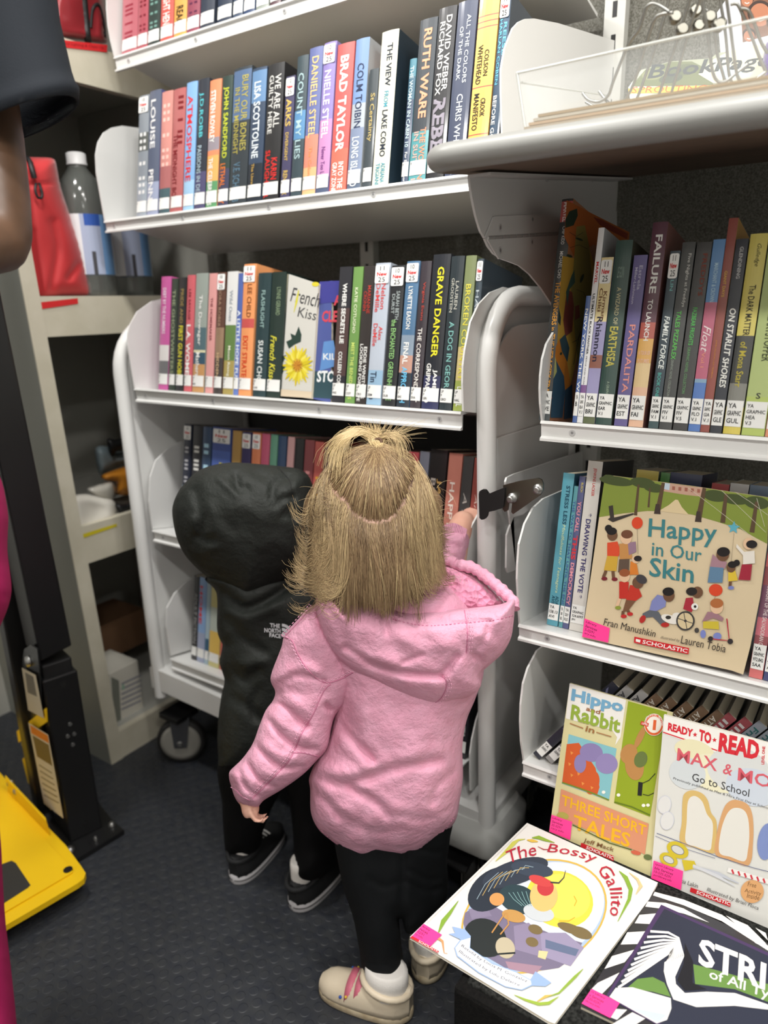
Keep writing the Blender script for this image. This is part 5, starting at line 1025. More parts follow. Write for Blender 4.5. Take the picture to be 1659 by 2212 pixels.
for i in range(10):
    r = 58 if i % 2 == 0 else 26; a = -math.pi/2+i*math.pi/5+0.1; st.append((1358+r*math.cos(a), 648+r*math.sin(a)))
A.line(k7((1362, 690), (1335, 960)), 0.6, (150, 136, 116)); A.poly(k7(*st), (96, 176, 196))
SKB, SKL, SKM = (110, 78, 56), (226, 190, 156), (150, 106, 76)
def fig(cx, cy, hr, skin, hair, top, body, low=None, legs=None, shoe=(110, 40, 40)):
    for q, c in body: A.poly(k7(*q), c)
    if legs:
        for q in legs: A.line(k7(*q), 6.5, skin if low is None else low)
        for q in legs: e = q[-1]; A.ell(*k7((e[0]+10, e[1]+10))[0], 6.5, 4, shoe)
    A.ell(*k7((cx, cy))[0], hr/4.056, hr*1.05/4.056, skin)
    A.ell(*k7((cx+hair[1], cy+hair[2]))[0], hr*1.02/4.056, hr*0.75/4.056, hair[0], hair[3] if len(hair) > 3 else 0)
fig(295, 715, 45, SKB, ((30, 26, 26), -6, -36), 0, [([(250, 780), (340, 770), (365, 850), (350, 900), (250, 895)], (216, 78, 46)), ([(250, 895), (345, 900), (330, 1030), (220, 1022)], (206, 166, 60))], None, [[(240, 1025), (215, 1085)], [(300, 1028), (305, 1090)]], (120, 36, 46))
A.ell(*k7((262, 655))[0], 8, 8, (30, 26, 26))
fig(415, 740, 50, SKL, ((110, 70, 50), 8, -34), 0, [([(355, 790), (450, 780), (470, 920), (360, 925)], (196, 140, 80)), ([(355, 925), (445, 925), (440, 1030), (345, 1040)], (96, 78, 66)), ([(430, 780), (500, 770), (505, 860), (440, 890)], (150, 120, 140))])
fig(500, 925, 34, SKL, ((40, 34, 34), 18, -6), 0, [([(455, 940), (510, 970), (525, 1060), (445, 1062)], (216, 128, 50))])
fig(402, 1078, 46, SKL, ((150, 84, 50), 0, -34), 0, [([(355, 1120), (440, 1125), (430, 1270), (355, 1270)], (196, 50, 40))], None, [[(360, 1270), (335, 1340)]], (140, 150, 60))
fig(520, 1130, 50, SKB, ((66, 64, 68), 30, -30, 30), 0, [([(450, 1150), (520, 1160), (555, 1250), (500, 1290), (415, 1280)], (196, 54, 40)), ([(415, 1280), (500, 1290), (430, 1380), (385, 1385)], (120, 84, 60))], None, [[(430, 1370), (440, 1395)], [(390, 1380), (385, 1415)]], (190, 46, 44))
fig(790, 1245, 50, SKB, ((30, 26, 26), -4, -36), 0, [([(690, 1235), (770, 1255), (760, 1340), (680, 1380), (620, 1370), (640, 1290)], (130, 136, 190)), ([(620, 1370), (700, 1385), (760, 1480), (720, 1500), (650, 1430), (560, 1440), (560, 1400)], (96, 100, 108))], None, [], None)
A.ell(*k7((560, 1450))[0], 6, 9, (180, 44, 40), 30); A.ell(*k7((757, 1500))[0], 9, 5, (180, 44, 40), 0)
A.ell(*k7((800, 1450))[0], 20, 9, (232, 228, 220), 20); A.ell(*k7((860, 1420))[0], 10, 7, (232, 228, 220)); A.ell(*k7((785, 1435))[0], 6, 4, (50, 46, 44))
fig(1040, 1215, 48, SKB, ((40, 34, 32), -50, -8), 0, [([(940, 1265), (1000, 1260), (1010, 1340), (990, 1390), (915, 1360)], (170, 44, 60))])
A.ell(*k7((935, 1465))[0], 20, 21, (60, 58, 58)); A.ell(*k7((935, 1465))[0], 16.5, 17.5, (214, 196, 156)); A.ell(*k7((935, 1465))[0], 3, 3, (60, 58, 58)); A.line(k7((860, 1440), (1010, 1490)), 1.6, (70, 66, 64)); A.line(k7((920, 1390), (950, 1540)), 1.6, (70, 66, 64)); A.ell(*k7((1035, 1548))[0], 5, 5.5, (70, 66, 64))
A.ell(*k7((1017, 1340))[0], 7.5, 7.5, (236, 234, 228)); A.ell(*k7((1020, 1340))[0], 3, 3, (40, 38, 38))
fig(1210, 1345, 56, SKL, ((176, 106, 60), 0, -34), 0, [([(1130, 1385), (1200, 1390), (1270, 1440), (1260, 1470), (1180, 1440), (1080, 1475)], (160, 120, 130)), ([(1090, 1470), (1225, 1470), (1230, 1540), (1090, 1530)], (206, 186, 60))])
A.ell(*k7((1090, 1580))[0], 6, 9, (124, 134, 196)); A.ell(*k7((1215, 1600))[0], 9, 8, (124, 134, 196)); A.line(k7((1298, 1445), (1320, 1640), (1150, 1620)), 2.6, (180, 40, 66)); A.ell(*k7((1155, 1622))[0], 5.5, 5.5, (50, 44, 46)); A.ell(*k7((1328, 1645))[0], 6, 6, (50, 44, 46))
fig(1262, 885, 56, SKB, ((30, 26, 26), 6, -24), 0, [([(1175, 880), (1230, 930), (1300, 950), (1280, 1010), (1150, 990)], (166, 128, 140)), ([(1150, 990), (1270, 1000), (1260, 1130), (1130, 1130)], (96, 130, 160))])
fig(1335, 1000, 40, SKB, ((30, 26, 26), 12, -28), 0, [([(1310, 1040), (1370, 1020), (1395, 1110), (1310, 1120)], (220, 190, 60))], None, [[(1330, 1120), (1325, 1165)]], (120, 130, 190))
A.ell(*k7((1385, 957))[0], 7, 7, (30, 26, 26))
fig(1490, 790, 48, SKL, ((34, 30, 30), 26, 4), 0, [([(1385, 790), (1450, 860), (1540, 850), (1545, 960), (1440, 970), (1440, 890), (1380, 820)], (230, 224, 214)), ([(1430, 970), (1520, 970), (1505, 1110), (1400, 1105)], (160, 40, 60))])
A.text('Fran Manushkin', *k7((216, 1502), (668, 1608)), 15, (60, 52, 46)); A.text('illustrated by', *k7((714, 1626), (884, 1656)), 7.5, (80, 72, 62), 0, .3); A.text('Lauren Tobia', *k7((892, 1662), (1284, 1744)), 17, (60, 52, 46))
A.poly(k7((488, 1603), (968, 1704), (962, 1758), (484, 1656)), (200, 36, 44)); A.text('SCHOLASTIC', *k7((556, 1664), (950, 1746)), 8.5, (236, 230, 226), .02); A.poly(k7((502, 1622), (542, 1632), (538, 1655), (500, 1646)), (240, 236, 230))
A.build('cover_art', t); 
B = Art(PB, NB, 0.0018); sticker(B, k7((52, 1443), (272, 1528), (258, 1656), (30, 1604)), 1, [('Library', .42), ('Services', .46), ('5-0291', .36), ('ary.info', .44)]); B.build('pink_library_tag', t)
# --- slanting comic paperbacks on the bottom shelf
Bm = np.array([0, SCc.Y+0.02*BKV[1], SCc.z+0.02*BKV[2]])
pc = [(1318, 1476), (1349, 1484), (1377, 1496), (1404, 1508), (1434, 1517), (1464, 1530), (1494, 1541), (1524, 1553), (1556, 1553), (1586, 1566), (1612, 1578), (1640, 1592), (1668, 1604)]
cc_ = [((34, 36, 52), 'ALMA', (110, 110, 140), 'navy comic with pale capitals', .95), ((150, 148, 146), 'ASTRO ROYALE', (50, 50, 54), 'grey comic with black capitals', .8), ((156, 154, 152), 'ASTRO ROYALE', (50, 50, 54), 'second grey comic with black capitals', .8)] + \
      [((104, 78, 54), 'ATTACK ON TITAN', (196, 190, 180), n+' brown comic with silver capitals', .8) for n in ('first', 'second', 'third', 'fourth', 'fifth')] + \
      [((140, 44, 54), 'IIIIIIII', (190, 186, 184), n+' red and silver striped comic', .5) for n in ('first', 'second')] + \
      [((128, 134, 144), 'Frieren', (40, 90, 90), n+' silver comic with green title', .4) for n in ('first', 'second', 'third')]
a0, a1 = onpl(1400, 1500, Bm, NB), onpl(1400-100*math.cos(math.radians(41)), 1500+100*math.sin(math.radians(41)), Bm, NB)
dv = a0-a1; dv /= np.linalg.norm(dv); wv = np.cross(dv, -NB); wv /= np.linalg.norm(wv)
if wv[0] < 0: wv = -wv
bkv = np.cross(dv, wv); bkv = bkv if bkv[1] > 0 else -bkv
wth = 0.0135; prevP = None
for i, ((px, py), (c, s, tc_, ds, tl)) in enumerate(zip(pc, cc_)):
    q = onpl(px, py, Bm, NB); hh = (q-Bm)@UPV; drop = wth*abs(wv@UPV)
    o = q-dv*((hh-drop)/(dv@UPV)); w_ = wth*1.0
    make_book(o+UPV*0.0006, frame3(wv, bkv, dv), w_, 0.188, 0.125, c, '%s leaning on the bottom shelf behind the early readers' % ds, [(s, tc_, .06, .06+tl*.6, .2, .8, .016)], hard=False, group='slanting comics on the bottom shelf', lab=('YA', 'GRAPHIC'), labz=(.008, .034), side=(60, 58, 56))
# --- early readers propped on the bench
k3 = lambda *p: K(1160, 1400, 3.325, p)
def prop(bl, br, tl, hgt):
    """plane through the bottom edge on the bench, leaning until the spine edge is hgt long"""
    Bl, Br = onz(bl[0], bl[1], BZ+0.001), onz(br[0], br[1], BZ+0.001)
    lo, hi = 0.5, 2.0; best = None
    for tt in np.linspace(0.95, 1.3, 1401):
        P = dep(tl[0], tl[1], tt); e = np.linalg.norm(P-Bl); best = (e, P)
        if e <= hgt: break
    P = best[1]; N = np.cross(Br-Bl, P-Bl); N /= np.linalg.norm(N); return Bl, N, P
Bl, NH, Ph = prop((1186, 1797), (1405, 1893), (1231, 1476), 0.2345)
print('hippo lean', np.degrees(np.arcsin(abs(NH[2]))), Ph, Bl)
t, A = flatbook('slim yellow-green reader with blue and green title letters, propped up on the bench', [(1231, 1476), (1453, 1540), (1405, 1893), (1186, 1797)], Bl, NH, 0.004, (206, 198, 140), name='early_reader')
A.poly(k3((235, 252), (640, 372), (600, 640), (560, 700), (575, 640), (540, 590), (205, 505)), (224, 222, 216))
A.poly(k3((655, 380), (935, 460), (812, 1212), (553, 1112)), (140, 158, 36))
A.poly(k3((228, 618), (572, 722), (517, 1096), (178, 972)), (126, 182, 190))
A.poly(k3((214, 690), (300, 680), (420, 860), (450, 1000), (430, 1060), (180, 968)), (196, 88, 42)); A.ell(*k3((395, 965))[0], 16, 26, (196, 88, 42), 10)
for p in ((240, 740), (290, 890), (320, 960), (240, 900), (385, 990), (225, 820)): A.poly(k3((p[0], p[1]), (p[0]+22, p[1]+12), (p[0]+4, p[1]+26)), (216, 140, 70))
# plain rounded shapes stand where the cover's figures are
A.ell(*k3((390, 750))[0], 25, 20, (134, 122, 168), 10); A.ell(*k3((500, 830))[0], 24, 22, (140, 128, 174), 12); A.ell(*k3((310, 830))[0], 13, 20, (134, 122, 168), 0)
A.ell(*k3((660, 760))[0], 18, 22, (176, 128, 74), 20); A.ell(*k3((700, 850))[0], 20, 30, (176, 128, 74), -10); A.ell(*k3((745, 800))[0], 14, 18, (98, 112, 60), 20); A.ell(*k3((740, 640))[0], 7, 26, (176, 128, 74), 25)
A.line(k3((180, 965), (300, 1005), (420, 1050), (517, 1092)), 3, (110, 130, 40)); A.line(k3((556, 1106), (680, 1140), (812, 1200)), 3, (96, 116, 30))
A.poly(k3((728, 960), (760, 966), (752, 1062), (722, 1058)), (30, 30, 30)); 
for (a, b) in (((760, 970), (850, 900)), ((760, 1050), (840, 1040))): A.line(k3(a, ((a[0]+b[0])/2, (a[1]+b[1])/2+14), b), 1.6, (40, 42, 30))
for p in ((585, 1055), (765, 1130), (797, 1128), (478, 1035)): A.ell(*k3(p)[0], 4, 3.5, (232, 230, 220))
A.poly(k3((173, 1012), (803, 1262), (775, 1482), (150, 1215)), (206, 140, 108))
A.text('Hippo', *k3((240, 400), (612, 486)), 33, (110, 160, 190), .04, up=(.12, -1)); A.text('and', *k3((350, 448), (450, 476)), 9.5, (150, 100, 60), .02); A.text('Rabbit', *k3((238, 512), (592, 612)), 33, (140, 164, 60), .03, up=(.12, -1)); A.text('in', *k3((345, 596), (408, 614)), 12, (150, 104, 60), .02)
A.line(k3((236, 540), (332, 576)), 2, (160, 110, 70)); A.line(k3((426, 604), (534, 636)), 2, (160, 110, 70))
A.text('THREE SHORT', *k3((174, 1126), (780, 1350)), 23, (226, 172, 36), .02, up=(.1, -1)); A.text('TALES', *k3((256, 1296), (664, 1436)), 31, (226, 172, 36), .02, up=(.1, -1))
A.line(k3((255, 1270), (380, 1330), (520, 1400), (680, 1450)), 2.2, (70, 84, 30)); A.ell(*k3((185, 1205))[0], 13, 8, (170, 160, 80), 14); A.ell(*k3((710, 1470))[0], 11, 4.5, (196, 96, 70), 14); A.ell(*k3((795, 1502))[0], 9, 6, (96, 110, 66), 14)
A.text('Jeff Mack', *k3((328, 1402), (546, 1472)), 12, (120, 84, 50), .01); A.poly(k3((318, 1398), (552, 1494), (550, 1530), (312, 1428)), (200, 36, 44)); A.text('SCHOLASTIC', *k3((350, 1442), (545, 1520)), 7, WHT, .02)
A.ell(*k3((840, 550))[0], 21, 24, (230, 224, 210)); A.ell(*k3((840, 550))[0], 20, 23, (214, 96, 50)); A.ell(*k3((840, 550))[0], 16, 18, (232, 226, 214)); A.text('1', *k3((830, 588), (852, 590)), 22, (214, 96, 50), .03); A.poly(k3((748, 524), (804, 540), (798, 566), (742, 548)), (200, 60, 44)); A.text('LEVEL', *k3((752, 546), (796, 558)), 4, WHT, .01)
A.arc('SCHOLASTIC READER', k3((782, 545), (792, 505), (825, 486), (862, 490), (890, 520), (896, 560)), 4.2, WHT, .01)
A.build('cover_art', t); B = Art(Bl, NH, 0.0019); sticker(B, k3((104, 1196), (252, 1248), (238, 1378), (88, 1318)), 1, [('Library', .45), ('Services', .52), ('35-0291', .45), ('rary.info', .6)]); B.build('pink_library_tag', t)
Bm2, NM, Pm = prop((1406, 1896), (1700, 2022), (1434, 1544), 0.2375)
t, A = flatbook('white reader about going to school with red banner lettering, propped beside the green one', [(1434, 1544), (1560, 1577), (1720, 1622), (1712, 2028), (1406, 1896)], Bm2, NM, 0.004, (214, 214, 208), name='early_reader')
A.poly(k3((912, 482), (1700, 690), (1700, 900), (908, 612)), (232, 230, 224)); A.line(k3((906, 604), (1300, 738), (1700, 876)), 2.6, (206, 40, 52))
for e in ((1130, 740, 44, 24, (222, 216, 180)), (1300, 900, 70, 40, (224, 220, 190)), (1080, 900, 40, 34, (200, 206, 208)), (1450, 880, 70, 50, (206, 208, 206)), (1550, 1000, 60, 40, (196, 204, 214))): A.ell(*k3(e[:2])[0], e[2], e[3], e[4], 15)
RTR = (206, 44, 56)
A.text('READY', *k3((938, 590), (1118, 640)), 17, RTR, .05, up=(.1, -1)); A.text('TO', *k3((1160, 662), (1248, 694)), 25, RTR, .05, up=(.1, -1)); A.text('READ', *k3((1300, 742), (1590, 806)), 41, RTR, .05, up=(.1, -1))
for c in ((1135, 622), (1275, 660)):
    A.poly([(k3(c)[0][0]+(5.5 if i % 2 == 0 else 2.4)*math.sin(i*math.pi/5), k3(c)[0][1]-(5.5 if i % 2 == 0 else 2.4)*math.cos(i*math.pi/5)) for i in range(10)], RTR)
A.text('LEVEL ONE', *k3((1632, 836), (1640, 706)), 6.5, RTR, .03)
MC = (206, 92, 104)
A.text('MAX', *k3((1004, 806), (1292, 886)), 27, MC, .012, up=(.08, -1)); A.text('&', *k3((1330, 900), (1396, 918)), 23, MC, .01); A.text('MOE', *k3((1440, 950), (1760, 1030)), 28, MC, .012, up=(.08, -1))
A.text('Go to School', *k3((1112, 952), (1522, 1070)), 17, (60, 60, 62), .0, up=(.1, -1)); A.text("Previously published as Max & Mo's First Day at School", *k3((976, 946), (1660, 1162)), 6.5, (90, 90, 92))
# two plain rounded shapes where the cover's figures stand
for q, c in (([(1045, 1100), (1060, 1045), (1110, 1022), (1180, 1040), (1225, 1090), (1250, 1180), (1290, 1250), (1285, 1400), (1270, 1474), (1150, 1440), (1030, 1392), (1040, 1250)], (206, 176, 110)), ([(1085, 1100), (1130, 1062), (1185, 1100), (1220, 1190), (1262, 1260), (1255, 1400), (1235, 1452), (1140, 1426), (1068, 1390), (1075, 1250)], (218, 216, 208)),
             ([(1330, 1180), (1370, 1110), (1430, 1090), (1510, 1120), (1545, 1190), (1555, 1300), (1550, 1420), (1540, 1520), (1500, 1565), (1380, 1520), (1280, 1478), (1290, 1340)], (206, 158, 110)), ([(1360, 1200), (1410, 1150), (1480, 1160), (1515, 1220), (1525, 1340), (1515, 1450), (1490, 1530), (1390, 1500), (1310, 1466), (1320, 1320)], (218, 216, 208))): A.poly(spline(k3(*q), 3), c)
A.line(k3((860, 1330), (1100, 1420), (1300, 1500), (1560, 1580), (1720, 1620)), 1.3, (90, 96, 130)); A.line(k3((850, 1350), (1060, 1440), (1280, 1510)), 0.9, (90, 96, 130))
A.ell(*k3((1650, 1390))[0], 20, 40, (124, 140, 190), 8)
for s_ in ((870, 1050, 960, 1200), (880, 1180, 990, 1300)): A.ell(*k3(((s_[0]+s_[2])/2, (s_[1]+s_[3])/2))[0], 15, 20, (198, 200, 210), 10); A.ell(*k3(((s_[0]+s_[2])/2, (s_[1]+s_[3])/2))[0], 13.5, 18.5, (214, 214, 212), 10)
for (cx, cy, r) in ((1010, 1450, 25), (945, 1520, 21)):
    P_ = k3((cx, cy))[0]; A.ell(P_[0], P_[1], r, r*.66, (204, 184, 50), 28); A.ell(P_[0], P_[1], r*.62, r*.36, (120, 120, 130), 28); A.ell(P_[0], P_[1], r*.55, r*.3, (206, 206, 200), 28)
A.poly(k3((1040, 1520), (1130, 1530), (1150, 1580), (1060, 1600)), (204, 184, 50)); A.line(k3((1120, 1570), (1300, 1620), (1450, 1690)), [6, 8, 2], (190, 194, 202)); A.line(k3((1120, 1560), (1300, 1640), (1420, 1710)), [5, 7, 2], (206, 208, 212))
A.line(k3((1370, 1592), (1700, 1690)), 10, (230, 228, 224))
for q in range(6): A.line(k3((1400+q*45, 1590+q*13), (1412+q*45, 1622+q*13)), 4, (200, 60, 70))
A.ell(*k3((1546, 1748))[0], 25, 25, (214, 162, 110)); A.text('Free', *k3((1512, 1710), (1572, 1722)), 10, (110, 80, 50)); A.text('Activity', *k3((1488, 1760), (1606, 1786)), 11, (110, 80, 50)); A.text('Inside', *k3((1506, 1792), (1594, 1812)), 10.5, (110, 80, 50))
A.text('Patricia Lakin', *k3((960, 1662), (1152, 1724)), 9, (90, 88, 86)); A.text('Illustrated by Brian Floca', *k3((1216, 1752), (1586, 1890)), 10.5, (90, 88, 86))
A.poly(k3((1104, 1718), (1392, 1826), (1388, 1860), (1098, 1750)), (200, 36, 44)); A.text('SCHOLASTIC', *k3((1142, 1762), (1384, 1850)), 7, WHT, .02)
A.build('cover_art', t); B = Art(Bm2, NM, 0.0019); sticker(B, k3((838, 1526), (1050, 1602), (1034, 1738), (820, 1654)), 1, [('rport Library', .62), ('bile Services', .62), ('10-535-0291', .56), ('portlibrary.info', .6)]); B.build('pink_library_tag', t)
# --- picture books lying on the bench
k2 = lambda *p: K(860, 1740, 2.765, p)
ZB = BZ+0.0055
t, A = flatbook('white picture book with an oval rooster painting, lying over the bench corner', k2((770, 104), (1552, 460), (1500, 560), (936, 1302), (900, 1290), (70, 785)), (0, 0, ZB), (0, 0, 1), 0.004, (228, 226, 220))
def oval(s): return [k2((814+0, 655))[0]]
def ov(cx, cy, rx, ry, rot, n=48, a0=0, a1=360): 
    c, s_ = math.cos(math.radians(rot)), math.sin(math.radians(rot)); return [(cx+rx*math.cos(a)*c-ry*math.sin(a)*s_, cy+rx*math.cos(a)*s_+ry*math.sin(a)*c) for a in np.radians(np.linspace(a0, a1, n))]
O0 = ov(812, 662, 452, 322, -22)
A.poly(k2(*O0[:-1]), (206, 172, 80)); A.poly(k2(*ov(812, 662, 440, 311, -22)[:-1]), (166, 188, 214)); A.poly(k2(*ov(850, 640, 395, 285, -22)[:-1]), (206, 214, 222))
A.ell(*k2((965, 560))[0], 74, 60, (228, 208, 76), 20); A.ell(*k2((985, 545))[0], 60, 48, (232, 214, 96), 20)
A.line(k2((1050, 540), (1066, 570), (1052, 600)), 2, (216, 166, 50)); A.line(k2((960, 690), (1020, 690), (1056, 668)), 2, (216, 166, 50))
A.poly(k2((400, 640), (520, 570), (640, 640), (760, 700), (900, 760), (1100, 820), (1060, 900), (960, 970), (860, 985), (640, 970), (520, 900), (420, 800), (388, 700)), (120, 112, 136))
for q, c in (([(690, 720), (780, 700), (880, 790), (840, 900), (700, 860)], (140, 130, 156)), ([(850, 760), (1000, 760), (1110, 850), (1030, 960), (860, 900)], (150, 142, 170)), ([(880, 800), (1080, 860), (1060, 900), (880, 850)], (100, 112, 140)), ([(840, 866), (896, 872), (880, 920), (834, 906)], (214, 200, 150)), ([(640, 930), (860, 960), (820, 1010), (660, 975)], (160, 130, 146)), ([(420, 620), (520, 590), (560, 660), (440, 680)], (132, 124, 148))): A.poly(k2(*q), c)
for e in ((1030, 735, 30, 10), (1090, 760, 26, 12), (820, 740, 16, 10), (800, 815, 14, 10), (520, 560, 30, 12)): A.ell(*k2(e[:2])[0], e[2], e[3], (120, 104, 70), 20)
A.ell(*k2((520, 790))[0], 48, 40, (40, 46, 46), 30); A.ell(*k2((640, 850))[0], 20, 24, (186, 176, 150), -30); A.line(k2((430, 800), (560, 890), (700, 880)), 4, (40, 46, 46))
# a plain feathered shape in the painting's colours
for (cx, cy, rx, ry, rt_, c) in ((560, 500, 60, 38, -40, (44, 52, 62)), (700, 400, 74, 26, -18, (52, 60, 72)), (800, 380, 46, 16, 10, (60, 70, 84)), (720, 560, 44, 30, 20, (46, 66, 72)), (840, 640, 34, 18, 15, (196, 202, 206)), (690, 660, 26, 13, 15, (190, 146, 84)), (870, 540, 30, 34, 10, (222, 186, 116)), (590, 560, 16, 14, 0, (206, 150, 90)), (880, 490, 18, 18, 20, (190, 62, 66)), (850, 450, 26, 10, 20, (200, 72, 72))): A.ell(*k2((cx, cy))[0], rx, ry, c, rt_)
for i in range(9): A.line(k2((470+i*34, 560-i*22), (520+i*30, 470-i*14), (600+i*26, 400-i*4)), 1.3, (196, 166, 100) if i % 2 else (150, 170, 180))
for i in range(5): A.line(k2((660+i*26, 520-i*2), (690+i*22, 560), (740+i*14, 600)), 1.2, (130, 170, 170))
A.line(k2((910, 458), (960, 462), (990, 430), (1000, 388)), [3, 3, 2, 1], (50, 60, 64)); A.line(k2((640, 640), (600, 700), (560, 760)), 3, (190, 140, 80)); A.line(k2((650, 640), (660, 710), (610, 770)), 3, (190, 140, 80))
def leaf(pts, c=(130, 166, 60), w=(1, 7, 9, 4, 1)): A.line(k2(*pts), list(w)[:len(pts)], c)
leaf([(582, 332), (640, 280), (690, 225), (720, 205), (760, 200)], (196, 196, 90)); leaf([(800, 192), (840, 190), (880, 205), (935, 222)], (140, 170, 60), (2, 8, 6, 1)); leaf([(770, 205), (800, 210), (835, 215)], (222, 186, 80), (2, 7, 2)); leaf([(905, 262), (870, 262), (835, 245)], (170, 60, 66), (1, 2, 1))
leaf([(360, 568), (310, 640), (270, 690), (240, 760)], (130, 166, 60), (1, 7, 10, 2)); leaf([(235, 790), (265, 810), (275, 880), (295, 884)], (206, 150, 100), (6, 5, 1.5, 1)); leaf([(1320, 390), (1360, 430), (1390, 500), (1380, 560), (1312, 692)], (130, 166, 60), (1, 9, 9, 7, 1)); leaf([(1380, 400), (1430, 440), (1450, 480), (1420, 530)], (216, 190, 140), (1, 5, 8, 1)); leaf([(1105, 975), (1060, 1020), (1020, 1060), (960, 1120), (870, 1150)], (140, 170, 66), (1, 6, 6, 4, 1)); leaf([(692, 1130), (760, 1160), (840, 1185), (900, 1180), (960, 1140)], (150, 176, 66), (1, 5, 7, 7, 1)); leaf([(830, 1170), (880, 1140), (920, 1130)], (214, 176, 90), (2, 6, 1))
RD = (178, 40, 60)
A.arc('The', k2((668, 345), (748, 312), (830, 296)), 27, RD, 0, .15); A.arc('Bossy', k2((888, 292), (960, 300), (1060, 318), (1175, 355)), 24, RD, 0, .15); A.arc('Gallito', k2((1188, 395), (1232, 440), (1262, 500), (1272, 570), (1262, 655)), 27, RD, 0, .1)
A.poly(k2((322, 722), (400, 740), (434, 780), (430, 850), (560, 940), (700, 990), (790, 1040), (820, 990), (916, 1058), (880, 1080), (800, 1076), (740, 1104), (640, 1084), (480, 1000), (350, 900), (335, 850), (372, 800), (300, 766), (340, 762)), (150, 176, 214))
A.poly(k2((432, 790), (426, 852), (560, 946), (700, 996), (792, 1046), (796, 1070), (736, 1098), (640, 1078), (484, 994), (356, 896), (342, 850), (376, 806)), (226, 230, 236))
A.arc('Retold by Lucia M. Gonzalez', k2((372, 846), (480, 924), (600, 990), (766, 1062)), 8, (70, 70, 80)); A.arc('Illustrated by Lulu Delacre', k2((358, 880), (470, 960), (590, 1030), (722, 1086)), 8, (70, 70, 80))
A.poly(k2((82, 778), (244, 868), (238, 882), (72, 790)), (200, 40, 50)); A.text('SCHOLASTIC', *k2((120, 816), (240, 880)), 5, WHT, .01)
A.line(k2((170, 702), (776, 112)), 0.8, (200, 198, 190))
A.build('cover_art', t); B = Art(np.array([0, 0, ZB+0.0016]), np.array([0, 0, 1.0]), 0); sticker(B, k2((152, 706), (262, 772), (188, 846), (80, 782)), 1, [('ibrary', .4), ('rvices', .42), ('0291', .34), ('ry.info', .4)]); B.build('pink_library_tag', t)
k4 = lambda *p: K(1200, 1860, 3.614, p)
t, A = flatbook('black and white striped picture book lying on the bench', k4((762, 234), (1660, 645), (2300, 950), (2100, 1900), (1500, 1750), (194, 1132)), (0, 0, ZB-0.0005), (0, 0, 1), 0.005, (44, 44, 50))
# diagonal stripes of the border
for i, q in enumerate((((775, 240), (1000, 300), (1300, 420), (1659, 660), (1659, 700), (1300, 470), (1000, 345), (760, 268)), ((720, 316), (860, 326), (1000, 370), (1200, 480), (1000, 410), (830, 372), (700, 356)), ((656, 420), (786, 408), (740, 492), (618, 486)), ((560, 556), (700, 548), (640, 648), (508, 652)), ((440, 742), (620, 690), (540, 790), (382, 842)), ((330, 950), (500, 870), (440, 960), (360, 1040), (270, 1010)), ((330, 1100), (300, 1160), (240, 1130), (240, 1100)), ((1330, 425), (1500, 500), (1640, 640), (1659, 690), (1560, 640), (1440, 520)), ((1560, 520), (1640, 560), (1659, 620)), ((600, 1180), (700, 1230), (540, 1330), (430, 1280)), ((420, 1150), (560, 1160), (480, 1240), (380, 1200)), ((700, 1300), (860, 1380), (760, 1500), (600, 1420)))): A.poly(k4(*q), (228, 226, 222))
A.poly(k4((825, 340), (1660, 715), (2000, 880), (2000, 1800), (1300, 1560), (392, 1058)), (72, 54, 92)); A.poly(k4((850, 372), (1660, 740), (2000, 900), (2000, 1780), (1300, 1530), (420, 1050)), (46, 50, 66))
A.poly(k4((560, 990), (640, 920), (760, 905), (850, 950), (900, 1060), (760, 1020)), (104, 140, 70)); A.poly(k4((1075, 805), (1250, 850), (1500, 920), (1660, 960), (2000, 1080), (2000, 1200), (1660, 1100), (1400, 1000), (1090, 960)), (104, 140, 70))
A.poly(k4((470, 990), (600, 985), (900, 1070), (905, 1150), (870, 1240), (790, 1268), (420, 1060)), (232, 230, 226)); A.poly(k4((590, 1150), (700, 1165), (870, 1200), (800, 1262)), (196, 206, 222))
for i in range(11):
    f = i/10; r0 = np.array([740-250*f, 548+440*f]); c1 = np.array([960-60*f, 600+110*f]); e = np.array([1000-140*f, 760+60*f-20]); e2 = np.array([930-30*f, 900])
    A.line(k4(tuple(r0), tuple(r0*.5+c1*.5+np.array([30, -16])*(1-f)), tuple(c1), tuple(e), tuple(e2)), [5.2, 5, 4.4, 3.4, 3], (232, 230, 226))
A.poly(k4((850, 790), (900, 760), (930, 860), (940, 960), (1010, 1030), (1180, 1020), (1400, 1030), (1660, 1120), (1660, 1160), (1400, 1130), (1100, 1140), (920, 1080), (870, 960), (845, 860)), (232, 230, 226))
A.poly(k4((1010, 640), (1075, 790), (1070, 950), (1180, 1000), (1010, 1012), (950, 930), (1000, 800)), (30, 30, 36))
WS = (236, 234, 230)
A.text('STRIPES', *k4((1112, 806), (2060, 1180)), 59, WS, .03, up=(.06, -1)); A.text('of All Types', *k4((1196, 936), (1840, 1160)), 27, WS, .01, up=(.1, -1))
A.build('cover_art', t); B = Art(np.array([0, 0, ZB+0.0006]), np.array([0, 0, 1.0]), 0); sticker(B, k4((282, 996), (502, 1106), (428, 1226), (204, 1112)), 1, [('rt Library', .48), ('e Services', .5), ('535-0291', .44), ('library.info', .5)]); B.build('pink_library_tag', t)
